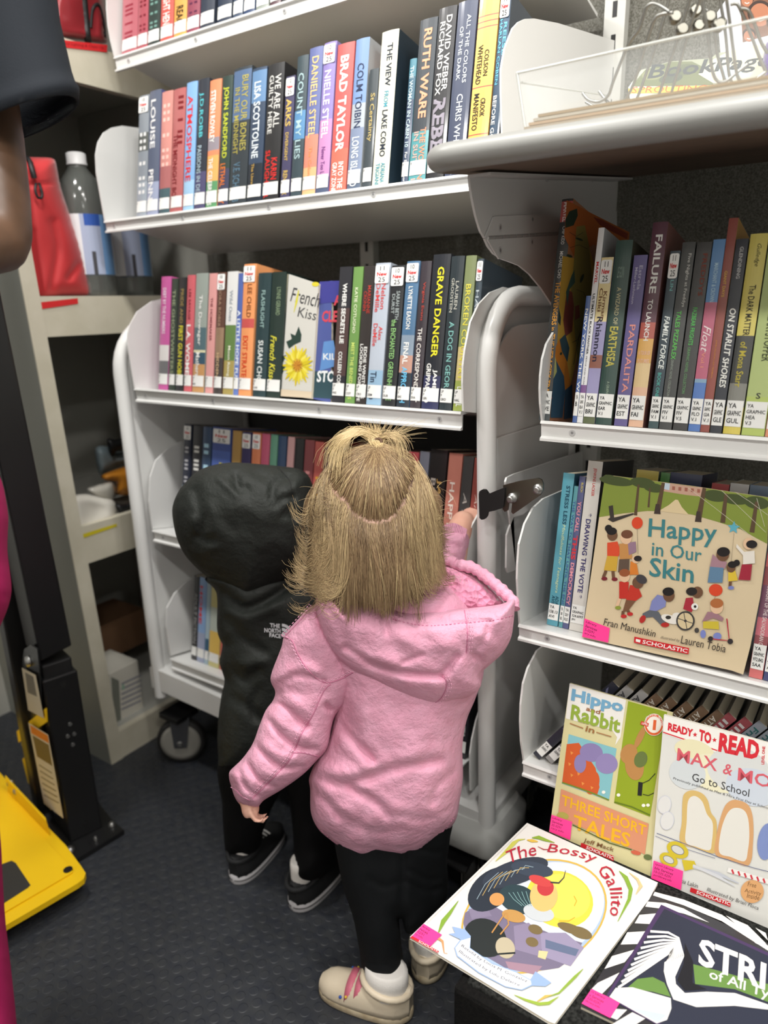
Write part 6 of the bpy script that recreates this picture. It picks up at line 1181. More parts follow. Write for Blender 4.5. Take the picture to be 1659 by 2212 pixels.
# --- flower romance standing face out on the cart, and the blue thriller beside it
for (lab, q, col, nm, dy) in (('white paperback face out with a big yellow flower, on the cart', [(624, 592), (688, 613), (672, 862), (607, 851)], (206, 204, 196), 'a', 0.020), ('blue thriller paperback face out beside the yellow flower cover', [(688, 612), (717, 606), (714, 870), (673, 861)], (56, 74, 150), 'b', 0.026)):
    P = np.array([0, S3.Y+BKV[1]*dy, S3.z+BKV[2]*dy])
    t, A = flatbook(lab, q, P, NB, 0.006, col, name='paperback_book', group=None)
    kk = lambda *p: K(600, 500, 3.318, p)
    if nm == 'a':
        A.line(kk((68, 305), (14, 1130)), 4, (226, 222, 190)); A.text('French', *kk((88, 500), (300, 548)), 31, (60, 60, 62), .0, .4, up=(.05, -1)); A.text('Kiss', *kk((140, 610), (275, 640)), 22, (70, 70, 72), 0, .2, up=(.05, -1))
        A.line(kk((150, 420), (135, 500), (115, 580)), [2, 5, 1], (206, 200, 70)); A.ell(*kk((270, 378))[0], 8, 5, (214, 200, 60))
        A.poly(kk((60, 790), (100, 770), (90, 730), (125, 745), (150, 680), (170, 740), (165, 790), (120, 810), (80, 840)), (44, 64, 56)); A.poly(kk((20, 900), (60, 885), (30, 960), (60, 950), (20, 1060)), (44, 64, 56))
        fx, fy = kk((140, 960))[0]
        for k in range(26):
            a = 2*math.pi*k/26; r1 = 34+4*math.sin(k*2.1); A.line([(fx, fy), (fx+r1*.6*math.cos(a), fy+r1*.75*math.sin(a)), (fx+r1*.92*math.cos(a), fy+r1*1.2*math.sin(a))], [6, 8, 1.5], ((222, 206, 60), (206, 186, 40), (228, 216, 96))[k % 3])
        for k in range(18):
            a = 2*math.pi*k/18+.1; A.line([(fx, fy), (fx+12*math.cos(a), fy+15*math.sin(a))], [4, 1.5], ((206, 150, 50), (176, 110, 40))[k % 2])
        A.poly(kk((20, 1130), (245, 1150), (240, 1195), (18, 1180)), (206, 190, 166))
    else:
        A.poly(kk((300, 360), (480, 350), (470, 500), (285, 520)), (64, 64, 140)); A.poly(kk((250, 1000), (430, 1010), (400, 1200), (245, 1190)), (50, 76, 84)); A.poly(kk((330, 790), (400, 780), (430, 960), (300, 1000)), (96, 140, 196))
        A.text('A', *kk((400, 530), (460, 530)), 22, (206, 70, 84), .03); A.text('CLEEVES', *kk((314, 650), (560, 650)), 25, (206, 70, 84), .03, up=(.08, -1)); A.text('KILL', *kk((325, 920), (450, 920)), 14, (220, 226, 230), .02); A.text('STORM', *kk((278, 1080), (500, 1080)), 25, (232, 236, 236), .03, up=(.08, -1))
    A.build('cover_art', t)
# tall art cover beside the dark spine: the colours printed on its board
# --- things on the counter
t = thing('brochure_tray', 'clear acrylic tray standing on the grey counter', 'tray', ondesk(1300, 260))
AC = mat('clear_acrylic', (236, 240, 240), 0.05, alpha=0.10, spec=0.8); ACE = mat('acrylic_edge', (206, 208, 204), 0.2, alpha=0.75, spec=0.6)
def off(P): return np.asarray(P)
c0 = ondesk(1143, 300, r_); YT = max(c0[1], 0.80)
f = [ony(1137, 300, YT), ony(1117, 158, YT), ony(1659, 38, YT), ony(1720, 20, YT), ony(1740, 250, YT)]
zdk = DW(0, (YT-0.772)/DY[1], r_)[2]+0.001
for q_ in f: q_[2] = max(q_[2], zdk)
MB().prism(f, (0, 0.003, 0)).build('front_panel', AC, t, world=True)
MB().tube([f[0], f[1]], 0.0016, 6).tube([f[1], f[2], f[3]], 0.0015, 6).build('polished_edge', ACE, t, world=True)
YT2 = YT+0.21; g = [ony(1139, 295, YT)+[0, 0, 0], ony(1124, 178, YT), onx(1310, 206, ony(1124, 178, YT)[0]), onx(1320, 300, ony(1124, 178, YT)[0])]
MB().prism(g, (0.002, 0, 0)).build('side_panel', AC, t, world=True); MB().tube([g[1], g[2]], 0.0013, 6).build('side_edge', ACE, t, world=True)
pap = thing('newspaper_stack', 'folded stack of thin cream newspapers lying in the acrylic tray', 'newspapers', ondesk(1300, 262, r_))
mb = MB()
NEWS = mat('newsprint', attr=True, rough=0.85, bump=('noise', 60, 0.2))
for k in range(5):
    P0 = DW(0, 0.10, r_+0.001+k*0.0034); x0 = ony(1165+k*4, 262, P0[1])[0]; sx = k*0.003
    p = [DW(x0+sx, 0.045, r_+0.0012+k*0.0034), DW(0.55, 0.045, r_+0.0012+k*0.0034), DW(0.55, 0.30, r_+0.0012+k*0.0034), DW(x0+0.02+sx, 0.30, r_+0.0012+k*0.0034)]
    col = ((176, 168, 154), (160, 150, 136), (168, 150, 130), (170, 164, 152), (154, 140, 120))[k]
    MB().prism(p, DN*0.0030, col).build('folded_paper', NEWS, pap, world=True)
# magazine propped behind, with its masthead and yellow strip
YM = 1.02
k5 = lambda *p: K(1380, 0, 5.946, p)
k6 = lambda *p: K(900, 0, 2.186, p)
t, A = flatbook('leafy magazine with a yellow headline strip behind the wire stands', k6((1010, 480), (1000, 412), (1060, 330), (1200, 290), (1390, 275), (1420, 250), (1700, 210), (1700, 430), (1440, 430)), np.array([0, YM, 0]), np.array([0, -1.0, 0.12]), 0.004, (150, 156, 130), name='magazine'); t['category'] = 'magazine'
A.poly(k6((1010, 408), (1080, 330), (1200, 292), (1300, 290), (1380, 330), (1400, 400)), (104, 112, 78)); A.poly(k6((1330, 350), (1400, 280), (1480, 240), (1700, 212), (1700, 400), (1400, 392)), (206, 206, 186))
for e in ((1120, 350, 26, 12, (130, 134, 96)), (1260, 330, 30, 12, (88, 96, 70)), (1480, 340, 30, 14, (190, 208, 216)), (1560, 300, 34, 16, (222, 216, 180)), (1200, 370, 26, 10, (76, 84, 72))): A.ell(*k6(e[:2])[0], e[2], e[3], e[4], -10)
A.text('BookPage', *k6((1090, 392), (1680, 330)), 38, (60, 66, 70), .02, .3)
A.poly(k6((1000, 418), (1400, 402), (1700, 388), (1700, 422), (1440, 432), (1000, 442)), (232, 196, 70)); A.text('SPROUTING WONDER', *k6((1014, 440), (1680, 424)), 14, (206, 84, 40), .0, .2)
A.build('cover_art', t)
t, A = flatbook('pale flyer printed with smiling faces standing against the fabric wall', k6((1500, -60), (1720, -90), (1720, 260), (1440, 300), (1418, 60)), np.array([0, 1.14, 0]), np.array([0, -1.0, 0.1]), 0.002, (206, 206, 214), name='flyer'); t['category'] = 'flyer'
A.poly(k6((1525, -60), (1720, -80), (1720, 150), (1540, 200)), (120, 84, 66))
for (x, y, rx, ry) in ((1560, 0, 14, 14), (1622, 70, 25, 25), (1570, 170, 13, 12), (1690, 110, 16, 20)):
    X, Y = k6((x, y))[0]; A.ell(X, Y-4, rx*1.1, ry*1.1, (60, 44, 38)); A.ell(X, Y, rx*.9, ry, (170, 112, 84)); A.line([(X-rx*.35, Y+ry*.4), (X, Y+ry*.55), (X+rx*.35, Y+ry*.4)], 2.2, (226, 214, 204))
A.poly(k6((1440, 290), (1500, 235), (1720, 190), (1720, 262)), (222, 216, 180)); A.text('PAC & RUN', *k6((1580, 258), (1700, 236)), 12, (160, 50, 60), .01); A.build('print', t)
# bent wire book stands
WIRE = mat('bright_wire', (150, 150, 146), 0.36, metal=0.9)
def wire(lines, lab, Y0, Y1, balls=()):
    t = thing('wire_book_stand', lab, 'book stand', ony(lines[0][0][0], lines[0][0][1], Y0), group='wire book stands on the counter')
    for l in lines:
        S_ = spline(l, 5, False); n = len(S_); MB().tube([ony(x, y, Y0+(Y1-Y0)*i/max(n-1, 1)) for i, (x, y) in enumerate(S_)], 0.0017, 7).build('wire', WIRE, t, world=True)
    for (x, y) in balls:
        c = ony(x, y, (Y0+Y1)/2); MB().lathe(c, [(0.0048, -0.004), (0.0062, -0.003), (0.0062, 0.003), (0.0048, 0.004)], 14, axis=(0.5, -0.8, 0.2)).build('rivet', DSTEEL, t, world=True)
wire([K(1380, 0, 5.946, [(390, 150), (260, 70), (180, 45), (110, 80), (60, 200), (0, 380)]) + K(900, 0, 2.186, [(1000, 210), (930, 380), (905, 450), (860, 480), (810, 470), (784, 440)]),
      K(900, 0, 2.186, [(1210, 60), (1150, 70), (1120, 100), (1075, 230), (1030, 380), (985, 470), (940, 500), (900, 480), (862, 432)])], 'bent steel wire stand with its loops hanging over the newspapers', .86, .90, [(1458, 38), (1473, 65)])
wire([K(900, 0, 2.186, [(1300, -30), (1250, 130), (1190, 310), (1140, 460)]), K(900, 0, 2.186, [(1345, -20), (1290, 130), (1240, 310), (1200, 450)]), K(900, 0, 2.186, [(1200, -30), (1150, 150), (1090, 330), (1030, 480), (960, 500), (900, 520), (850, 510), (798, 482)])], 'upright steel wire stand leaning before the fabric wall', .92, .95, [(1508, 57), (1502, 24)])
wire([K(1380, 0, 5.946, [(815, -20), (860, 250), (900, 560), (940, 880), (990, 1020), (1060, 1060), (1140, 1030), (1250, 940), (1390, 825)]), K(1380, 0, 5.946, [(1125, -20), (1170, 300), (1210, 620), (1250, 900), (1290, 1020), (1380, 1065), (1480, 1030), (1620, 930)])], 'steel wire stand with two forward loops near the flyer', .88, .92, [(1532, 38), (1553, 55)])
wire([K(1380, 0, 5.946, [(850, 120), (920, 200), (980, 460), (1010, 700), (1080, 950), (1120, 1080), (1190, 1220)]), K(1380, 0, 5.946, [(1040, -20), (1100, 330), (1130, 600), (1160, 950), (1230, 1120), (1300, 1160)]), K(1380, 0, 5.946, [(1180, 60), (1260, 50), (1330, 180), (1430, 420), (1560, 760), (1640, 930)]), K(1380, 0, 5.946, [(1300, 110), (1400, 130), (1470, 260), (1560, 520), (1650, 680)])], 'cluster of dark steel wire stands in front of the smiling faces', .94, .97, [(1556, 52), (1534, 50)])
t = thing('purple_pouch', 'purple felt pouch on the counter beside the wire stands', 'pouch', ony(1655, 200, .85))
inflate('felt_body', K(1380, 0, 5.946, [(1640, 550), (1610, 680), (1590, 800), (1610, 900), (1620, 1060), (1680, 1110), (1800, 1100), (1820, 560), (1720, 520)]), 0.93, 0.03, 12, mat('purple_felt', (80, 50, 130), 0.9, sheen=0.3), t, step=5)
# ================================================================ PEOPLE
def remeshed(mb, name, m, parent, vox=0.004, smooth=3):
    o = mb.build('tmp_shape', m, parent, world=True)
    r = o.modifiers.new('r', 'REMESH'); r.mode = 'VOXEL'; r.voxel_size = vox; r.use_smooth_shade = True
    sm = o.modifiers.new('s', 'SMOOTH'); sm.iterations = smooth; sm.factor = 0.5
    bpy.context.view_layer.update(); dg = bpy.context.evaluated_depsgraph_get()
    me = bpy.data.meshes.new_from_object(o.evaluated_get(dg)); me.name = name
    q = bpy.data.objects.new(name, me); COL.objects.link(q); q.parent = parent; MAT4[q.name] = MAT4[parent.name]
    me.materials.clear(); me.materials.append(m)
    for p in me.polygons: p.use_smooth = True
    bpy.data.objects.remove(o); return q
def cap(mb, pts, n=14):
    """tapered limb with rounded ends through (px, py, distance, radius in px)"""
    C, R_ = limb_rings(pts); mb.tube(C, R_, n)
    for c, r in ((C[0], R_[0]), (C[-1], R_[-1])): mb.ball(c, r*0.98, 7)
    return C, R_
def hand(mb, wrist, tip, palm_n, s=0.045, curl=0.5, thumb=1):
    """palm, four unequal bent fingers and a thumb; wrist and tip are world points"""
    w = np.array(wrist); d = np.array(tip)-w; d /= np.linalg.norm(d); n = np.array(palm_n, float); n -= d*(n@d); n /= np.linalg.norm(n); sd = np.cross(d, n)
    mb.tube([w, w+d*s*0.3, w+d*s*0.75, w+d*s*0.95], [s*.24, s*.30, s*.36, s*.30], 12, flat=0.62)
    for k, (o, L, r) in enumerate(((-.30, .62, .085), (-.10, .72, .09), (.10, .68, .088), (.29, .52, .078))):
        p = w+d*s*0.85+sd*s*o; pts = [p-d*s*.2]; a = 0.0; q = p
        for j, f in enumerate((.45, .3, .25)):
            pts.append(q); a += curl*(0.5+0.4*j); q = q+(d*math.cos(a)+n*math.sin(a))*s*L*f
        pts.append(q); mb.tube(pts, [s*r, s*r, s*r*.95, s*r*.88, s*r*.6], 8); mb.ball(q, s*r*.6, 5)
    p = w+d*s*.35+sd*s*.28*thumb
    mb.tube([p, p+(sd*thumb*.5+d*.55+n*.3)*s*.3, p+(sd*thumb*.35+d*.75+n*.55)*s*.62], [s*.12, s*.10, s*.07], 8)
def face(mb, parent, C, f, up, rx, ry, rz, iris=(70, 80, 90)):
    """nose, ears, lips on the body mesh; eyes as parts"""
    f = np.array(f)/np.linalg.norm(f); up = np.array(up)-f*(np.array(up)@f); up /= np.linalg.norm(up); sd = np.cross(f, up)
    mb.tube([C+f*ry*.93+up*rz*.08, C+f*ry*1.08-up*rz*.16], [rx*.08, rx*.15], 8); mb.ball(C+f*ry*1.05-up*rz*.17, rx*.15, 6)
    for s_ in (1, -1):
        mb.ball(C+sd*s_*rx*1.0-up*rz*.08, rz*.2, 7, sc=(.6, .6, 1.0)); mb.ball(C+f*ry*.72+sd*s_*rx*.42-up*rz*.3, rx*.36, 7)
    mb.tube([C+f*ry*.86+sd*rx*.22-up*rz*.48, C+f*ry*.97-up*rz*.46, C+f*ry*.86-sd*rx*.22-up*rz*.48], [rx*.05, rx*.085, rx*.05], 8)
    mb.ball(C+f*ry*.55-up*rz*.72, rx*.42, 7)
    for s_ in (1, -1):
        e = C+f*ry*.86+sd*s_*rx*.38+up*rz*.02
        o = MB().ball(e, rx*.17, 8).build('eye', mat('eye_white', (235, 232, 228), 0.2), parent, world=True)
        MB().lathe(e+f*rx*.135, [(rx*.10, 0), (rx*.09, rx*.03), (rx*.02, rx*.05)], 14, axis=tuple(f)).build('iris', mat('iris_%d' % iris[0], iris, 0.2), o, world=True)
def shoe(name, parent, heel, toe, wid, hgt, um, sm, sole=0.016, ank=0.42, extra=None, pitch=0.0):
    heel = np.array([heel[0], heel[1], 0.0]); toe = np.array([toe[0], toe[1], 0.0]); d = toe-heel; L = np.linalg.norm(d); d /= L; sd = np.array([d[1], -d[0], 0]); Z = np.array([0, 0, 1.0])
    def outline(g, z, shrink=0.0):
        o = []
        for k in range(36):
            a = 2*math.pi*k/36; u = 0.5-0.5*math.cos(a); w = wid*(0.40+0.13*math.sin(math.pi*min(1, u*1.0))+0.06*math.sin(2.6*u)) if True else 0
            ww = (wid*0.5)*(0.74+0.26*math.sin(math.pi*(u**0.8)*0.92))*(math.sqrt(max(0, 1-(2*u-1)**6)))
            o.append(heel+d*(u*(L-2*g)+g)+sd*(1 if math.sin(a) > 0 else -1)*max(ww-g, 0.0005)*(1 if abs(math.sin(a)) > 1e-6 else 0)+Z*z)
        return o
    so = MB().rings([outline(0.002, 0.0), outline(0, 0.004), outline(0, sole-0.003), outline(0.0015, sole)]).build(name+'_sole' if False else 'sole', sm, parent, world=True)
    rg = [];
    for i in range(15):
        u = 0.02+0.96*i/14
        ww = (wid*0.49)*(0.74+0.26*math.sin(math.pi*(u**0.8)*0.92))*math.sqrt(max(0.02, 1-(2*u-1)**6))
        hh = hgt*(1.0 if u < ank*0.9 else (1-0.45*min(1, (u-ank*0.9)/0.35))); hh *= math.sqrt(max(0.05, 1-max(0, (u-0.8)/0.2)**2*0.85)); hh *= (0.93 if u < 0.06 else 1)
        r = []
        for k in range(20):
            a = math.pi*k/19; c_, s_ = math.cos(a), math.sin(a)
            r.append(heel+d*(u*L)+sd*ww*math.copysign(abs(c_)**0.75, c_)+Z*(sole-0.003+hh*abs(s_)**0.8))
        rg.append(r)
    up_ = MB().rings(rg).build('upper', um, parent, world=True)
    return heel, d, sd, L
SKIN = mat('fair_skin', (226, 178, 156), 0.5, spec=0.35, mottled=(30, (218, 164, 144)))
DSKIN = mat('brown_skin', (92, 66, 48), 0.45, spec=0.4, mottled=(18, (74, 54, 40)))
PINKC = mat('pink_cotton_canvas', (226, 162, 186), 0.95, spec=0.06, sheen=0.1, bump=('noise', 48, 0.85, 0.007, 12), mottled=(45, (230, 170, 194)))
PINKD = mat('pink_seam_thread', (196, 122, 152), 0.8)
PINKL = mat('pink_stitch_thread', (232, 176, 200), 0.8)
# ------------------------------------------------ the girl in pink
gd = lambda x, y: 1.0+(np.asarray(y, float)-1000)*0.000195+0*np.asarray(x, float)
g1 = lambda y: float(gd(0, y))
girl = thing('person', 'small blond child in a pink hooded jacket and black leggings reaching into the cart', 'person', (-0.56, 0.80, 0))
def ankle(h_, t_, z, r):
    p = h_+(t_-h_)*0.26+np.array([0, 0, z]); q = pr(p); return (q[0], q[1], q[2], r)
GL_ = (onz(893, 2196, 0.0), onz(692, 2132, 0.0)); _h = onz(912, 2128, 0.0); GR_ = (_h, _h+np.array([-0.035, 0.15, 0]))
BL_ = (onz(505, 1912, 0.0), onz(606, 1800, 0.0)); BR_ = (onz(632, 1970, 0.0), onz(735, 1868, 0.0))
HC = dep(822, 1108, 1.0); HF = np.array([-0.30, 0.93, -0.12])
mb = MB(); mb.ball(HC, 0.079, 14, sc=(0.93, 1.0, 1.03))
face(mb, girl, HC, HF, (0, 0, 1), 0.070, 0.078, 0.08)
cap(mb, [(825, 1200, 1.04, 46), (828, 1300, 1.07, 48)]); cap(mb, [(830, 1330, 1.075, 72), (835, 1480, 1.10, 80), (835, 1650, 1.13, 80), (835, 1740, 1.15, 74)], 18)
cap(mb, [(725, 1380, 1.06, 40), (660, 1540, 1.065, 33), (565, 1680, 1.085, 28), (535, 1718, 1.09, 25)])
cap(mb, [(930, 1340, 1.09, 40), (970, 1240, 1.12, 34), (985, 1160, 1.165, 30), (1000, 1128, 1.19, 26)])
cap(mb, [(800, 1740, 1.16, 44), (802, 1880, 1.18, 36), (824, 2000, 1.205, 29), ankle(*GL_, 0.06, 20)])
cap(mb, [(900, 1740, 1.155, 50), (920, 1860, 1.20, 36), (915, 1960, 1.24, 27), ankle(*GR_, 0.075, 24)])
hand(mb, dep(528, 1700, 1.09), dep(545, 1760, 1.088), (0.5, 0.6, 0.3), 0.046, 0.75, -1)
hand(mb, dep(1000, 1128, 1.19), dep(1042, 1092, 1.24), (0.1, 0.2, -1), 0.055, 0.3, -1)
remeshed(mb, 'body', SKIN, girl, 0.0032, 3)
# leggings
LEG = mat('black_leggings', (17, 19, 21), 0.85, spec=0.2, bump=('noise', 700, 0.2))
def fold_limb(name, pts, m, parent, step=7, **kw): return inflate(name, pts, gd, 0.05, 50, m, parent, step=step, **kw)
inflate('leggings', [(722, 1770), (800, 1760), (900, 1758), (972, 1770), (972, 1812), (966, 1860), (968, 1905), (962, 1950), (945, 1985), (918, 2012), (880, 2016), (868, 1985), (862, 1985), (866, 2030), (872, 2085), (870, 2122), (838, 2134), (806, 2126), (785, 2108), (776, 2050), (762, 1980), (742, 1920), (730, 1860), (722, 1815)],
        lambda x, y: 1.155+(y-1780)*0.00016+np.clip((x-875)/60, 0, 1)*np.clip((y-1800)/120, 0, 1)*0.045, 0.048, 46, LEG, girl, step=6, noise=0.0012, nscale=26,
        folds=[([(868, 1800), (872, 1880), (864, 1990)], 9, -0.010), ([(900, 1830), (940, 1842), (972, 1835)], 7, -0.004), ([(885, 1880), (925, 1900), (965, 1895)], 6, -0.004), ([(880, 1905), (920, 1925), (962, 1915)], 6, -0.004), ([(800, 1900), (830, 1915), (862, 1905)], 9, -0.003), ([(780, 2070), (820, 2085), (870, 2078)], 7, -0.003)])
# shoes
CREAM = mat('cream_leather', (214, 200, 176), 0.45, spec=0.4, bump=('noise', 250, 0.1)); CSOLE = mat('cream_rubber_sole', (206, 192, 164), 0.6, mottled=(60, (176, 158, 128)))
def girlshoe(heel, toe, detail):
    sh = bpy.data.objects.new('shoe', None); COL.objects.link(sh); sh.parent = girl; MAT4[sh.name] = MAT4[girl.name]
    h, d, sd, L = shoe('shoe', sh, heel, toe, 0.066, 0.05, CREAM, CSOLE, 0.016)
    Z = np.array([0, 0, 1.0])
    mb = MB(); mb.rings([[h+d*(L*0.27+0.036*math.cos(a)*r)+sd*0.027*math.sin(a)*r+Z*z for a in np.linspace(0, 2*math.pi, 21)[:-1]] for r, z in ((1.0, 0.03), (1.04, 0.07), (1.0, 0.088), (0.85, 0.09))]); mb.build('sock', mat('white_sock', (226, 222, 216), 0.85, bump=('noise', 500, 0.3)), sh, world=True)
    mb = MB(); mb.tube([h+d*(L*0.27+0.041*math.cos(a))+sd*0.030*math.sin(a)+Z*(0.058+0.006*math.cos(a)) for a in np.linspace(0, 2*math.pi, 21)[:-1]], 0.0055, 8, closed=True); mb.build('padded_collar', CREAM, sh, world=True)
    for k, u in enumerate((0.52, 0.62)):
        mb = MB(); rg = []
        for i in range(13):
            a = math.radians(12+156*i/12); ww = 0.031; hh = 0.05*(1-0.45*min(1, (u-0.378)/0.35))+0.0016
            p = h+d*u*L+sd*ww*math.copysign(abs(math.cos(a))**.75, math.cos(a))+Z*(0.0135+hh*abs(math.sin(a))**.8); rg.append([p-d*0.007, p+d*0.007])
        vs = [q for r in rg for q in r]; mb.add(vs, [(2*i, 2*i+1, 2*i+3, 2*i+2) for i in range(12)], (222, 210, 190), True)
        q = mb.build('strap', mat('shoe_strap', (222, 206, 190) if k else (206, 110, 130), 0.5), sh, world=True); q.modifiers.new('t', 'SOLIDIFY').thickness = 0.0025
    for (u, z, c, r) in ((0.70, 0.030, (50, 90, 180), 0.0035), (0.64, 0.034, (226, 190, 60), 0.003)):
        for s_ in (1, -1): MB().ball(h+d*u*L+sd*s_*0.0288+Z*z, r*0.8, 5).build('coloured_dot', mat('dot_%d' % c[0], c, 0.5), sh, world=True)
    return sh
hl = onz(893, 2196, 0.0); tl_ = onz(692, 2132, 0.0)
girlshoe(hl, tl_, True)
hr = onz(912, 2128, 0.0); girlshoe(hr, hr+np.array([-0.035, 0.15, 0]), False)
# jacket: folds are traced where the cloth creases
k8 = lambda *p: K(480, 1180, 2.552, p)
jk = bpy.data.objects.new('jacket', None); COL.objects.link(jk); jk.parent = girl; MAT4[jk.name] = MAT4[girl.name]
fl = [(k8((640, 960), (720, 1060), (830, 1180)), 11, -.012), (k8((600, 1000), (690, 1120), (790, 1210)), 9, .006), (k8((500, 1265), (640, 1305), (760, 1290), (960, 1225), (1200, 1185)), 14, -.010), (k8((520, 1215), (660, 1250), (780, 1235), (960, 1170), (1190, 1120)), 16, .008),
      (k8((700, 1330), (800, 1385), (870, 1430), (905, 1480)), 12, -.009), (k8((740, 1300), (860, 1370), (950, 1440)), 12, .006), (k8((490, 1330), (560, 1400), (620, 1460), (640, 1500)), 9, -.009), (k8((520, 1310), (620, 1400), (720, 1480)), 10, .006), (k8((560, 1520), (690, 1600), (800, 1650)), 11, .005), (k8((640, 1480), (820, 1570), (1000, 1560)), 12, -.005),
      (k8((1200, 880), (1180, 980), (1060, 1060), (960, 1100)), 18, .006), (k8((1290, 1240), (1180, 1330), (1160, 1420)), 10, -.005), (k8((1000, 1340), (1150, 1350), (1290, 1300)), 14, .005), (k8((660, 820), (740, 860), (780, 930)), 14, .010), (k8((640, 900), (700, 960), (760, 1040)), 9, -.006), (k8((560, 1560), (700, 1650), (860, 1668), (1080, 1655), (1240, 1540)), 5, -.004), (k8((960, 1480), (1120, 1500), (1290, 1440)), 12, -.004)]
jb = inflate('jacket_back', [(690, 1300), (665, 1345), (690, 1420), (722, 1500), (719, 1556), (700, 1615), (682, 1645), (668, 1680), (670, 1705), (672, 1756), (688, 1791), (715, 1815), (750, 1841), (778, 1856), (800, 1852), (813, 1846), (838, 1849), (860, 1852), (882, 1847), (903, 1842), (942, 1816), (982, 1776), (993, 1729), (1000, 1678), (999, 1611), (1008, 1556), (1028, 1506), (1045, 1450), (1040, 1360), (1000, 1290), (930, 1250), (800, 1255)],
             lambda x, y: gd(x, y)-0.012, 0.088, 105, PINKC, jk, step=6, folds=[(p_, w_*(.85 if a_ < 0 else 1.2), a_*(1.0 if a_ < 0 else .6)) for p_, w_, a_ in fl], noise=0.0026, nscale=22, sharp=0.55)
sl = [(k8((290, 770), (360, 730), (430, 712), (560, 740)), 9, -.007), (k8((300, 720), (420, 660), (520, 690)), 10, .006), (k8((275, 850), (340, 885), (420, 960), (470, 990)), 8, -.009), (k8((270, 810), (360, 830), (470, 920)), 9, .007), (k8((240, 940), (320, 1040), (420, 1110), (520, 1120)), 8, -.010), (k8((280, 930), (360, 1000), (470, 1060)), 9, .007), (k8((170, 1080), (240, 1160), (330, 1220), (440, 1220)), 8, -.010), (k8((200, 1050), (290, 1140), (400, 1170)), 8, .007), (k8((120, 1170), (180, 1270), (290, 1330)), 7, -.009), (k8((145, 1140), (230, 1240), (330, 1280)), 7, .006), (k8((85, 1225), (130, 1330), (210, 1385)), 6, -.007), (k8((60, 1260), (110, 1370), (170, 1420)), 6, .005), (k8((575, 880), (600, 905), (640, 900)), 8, -.018), (k8((560, 740), (520, 860), (440, 1030), (380, 1160), (300, 1250), (170, 1390)), 4, -.004)]
js = inflate('sleeve', k8((500, 330), (420, 400), (345, 490), (325, 560), (275, 690), (268, 745), (292, 800), (280, 850), (240, 905), (205, 990), (172, 1080), (135, 1140), (98, 1185), (55, 1225), (38, 1250), (40, 1290), (52, 1330), (68, 1380), (100, 1425), (150, 1438), (195, 1438), (230, 1400), (330, 1340), (440, 1262), (520, 1182), (578, 1112), (602, 1000), (625, 930), (690, 860), (730, 780), (720, 640), (660, 480), (580, 380)),
             lambda x, y: gd(x, y)-0.035-np.clip((y-1500)/250, 0, 1)*0.02, 0.052, 62, PINKC, jk, step=5, folds=[(p_, w_*(.8 if a_ < 0 else 1.2), a_*(.9 if a_ < 0 else .55)) for p_, w_, a_ in sl], noise=0.0020, nscale=17, seed=3)
jr = inflate('sleeve', [(925, 1300), (915, 1230), (930, 1180), (943, 1150), (955, 1136), (980, 1134), (1008, 1146), (1014, 1165), (1008, 1200), (1004, 1240), (1010, 1290), (980, 1330)], lambda x, y: 1.10+np.clip((1280-y)/150, 0, 1)*0.075, 0.045, 40, PINKC, jk, step=6, noise=0.003, nscale=16, folds=[([(930, 1185), (965, 1175), (1005, 1185)], 6, -.006), ([(925, 1215), (960, 1200), (1000, 1215)], 7, -.006), ([(940, 1160), (975, 1155), (1010, 1166)], 3, -.005)], seed=5)
mb = MB(); P_ = spline([(954, 1137), (980, 1130), (1008, 1143)], 3, False)
for x, y in P_: mb.tube([dep(x, y, 1.135), dep(x-5, y+22, 1.13)], 0.0014, 5)
mb.build('ribbed_cuff', PINKC, jk, world=True)
# hood lying open on the back
hf = [(k8((680, 560), (760, 610), (830, 655), (1000, 700), (1120, 712), (1215, 708), (1290, 610)), 10, -.014), (k8((600, 520), (720, 590), (820, 615), (960, 660)), 14, .006), (k8((560, 300), (640, 420), (690, 540)), 12, -.005), (k8((870, 345), (900, 420), (905, 480)), 8, -.006), (k8((800, 300), (860, 340)), 7, -.008), (k8((900, 315), (880, 372)), 5, -.008), (k8((955, 350), (950, 410)), 5, -.007), (k8((1040, 365), (1065, 425)), 5, -.007), (k8((1100, 360), (1110, 420)), 4, -.005), (k8((1190, 355), (1200, 415)), 5, -.006), (k8((1250, 350), (1240, 410)), 4, -.005), (k8((1400, 345), (1410, 400)), 4, -.004), (k8((1480, 335), (1500, 390)), 4, -.005),
      (k8((940, 400), (1040, 425), (1150, 436), (1340, 420), (1500, 405), (1600, 380)), 3.2, -.0045), (k8((1335, 350), (1352, 470), (1345, 590)), 3, -.005), (k8((1390, 600), (1440, 650), (1430, 740)), 8, -.010), (k8((1200, 710), (1240, 760), (1190, 850)), 4, -.007), (k8((1000, 520), (1120, 560), (1260, 540)), 16, .008), (k8((1420, 480), (1500, 540), (1560, 540)), 12, .006), (k8((760, 760), (900, 830), (1060, 860)), 14, .006), (k8((1480, 420), (1450, 500), (1420, 560)), 7, -.005), (k8((1100, 600), (1000, 640)), 7, -.006)]
hoodO = k8((535, 260), (620, 245), (700, 275), (790, 290), (880, 315), (960, 345), (1060, 358), (1160, 352), (1300, 345), (1420, 335), (1540, 318), (1608, 290), (1612, 340), (1605, 430), (1590, 510), (1545, 590), (1480, 650), (1430, 700), (1425, 770), (1380, 820), (1290, 850), (1190, 880), (1120, 872), (1000, 835), (900, 790), (800, 740), (700, 680), (620, 600), (560, 500), (525, 400), (515, 320))
jh = inflate('hood', hoodO, lambda x, y: 0.985+(y-1300)*0.00022+0*x, 0.062, 70, PINKC, jk, step=5, folds=[(p_, w_*.9, a_*(.9 if a_ < 0 else .6)) for p_, w_, a_ in hf], noise=0.0026, nscale=18, sharp=0.5, seed=9)
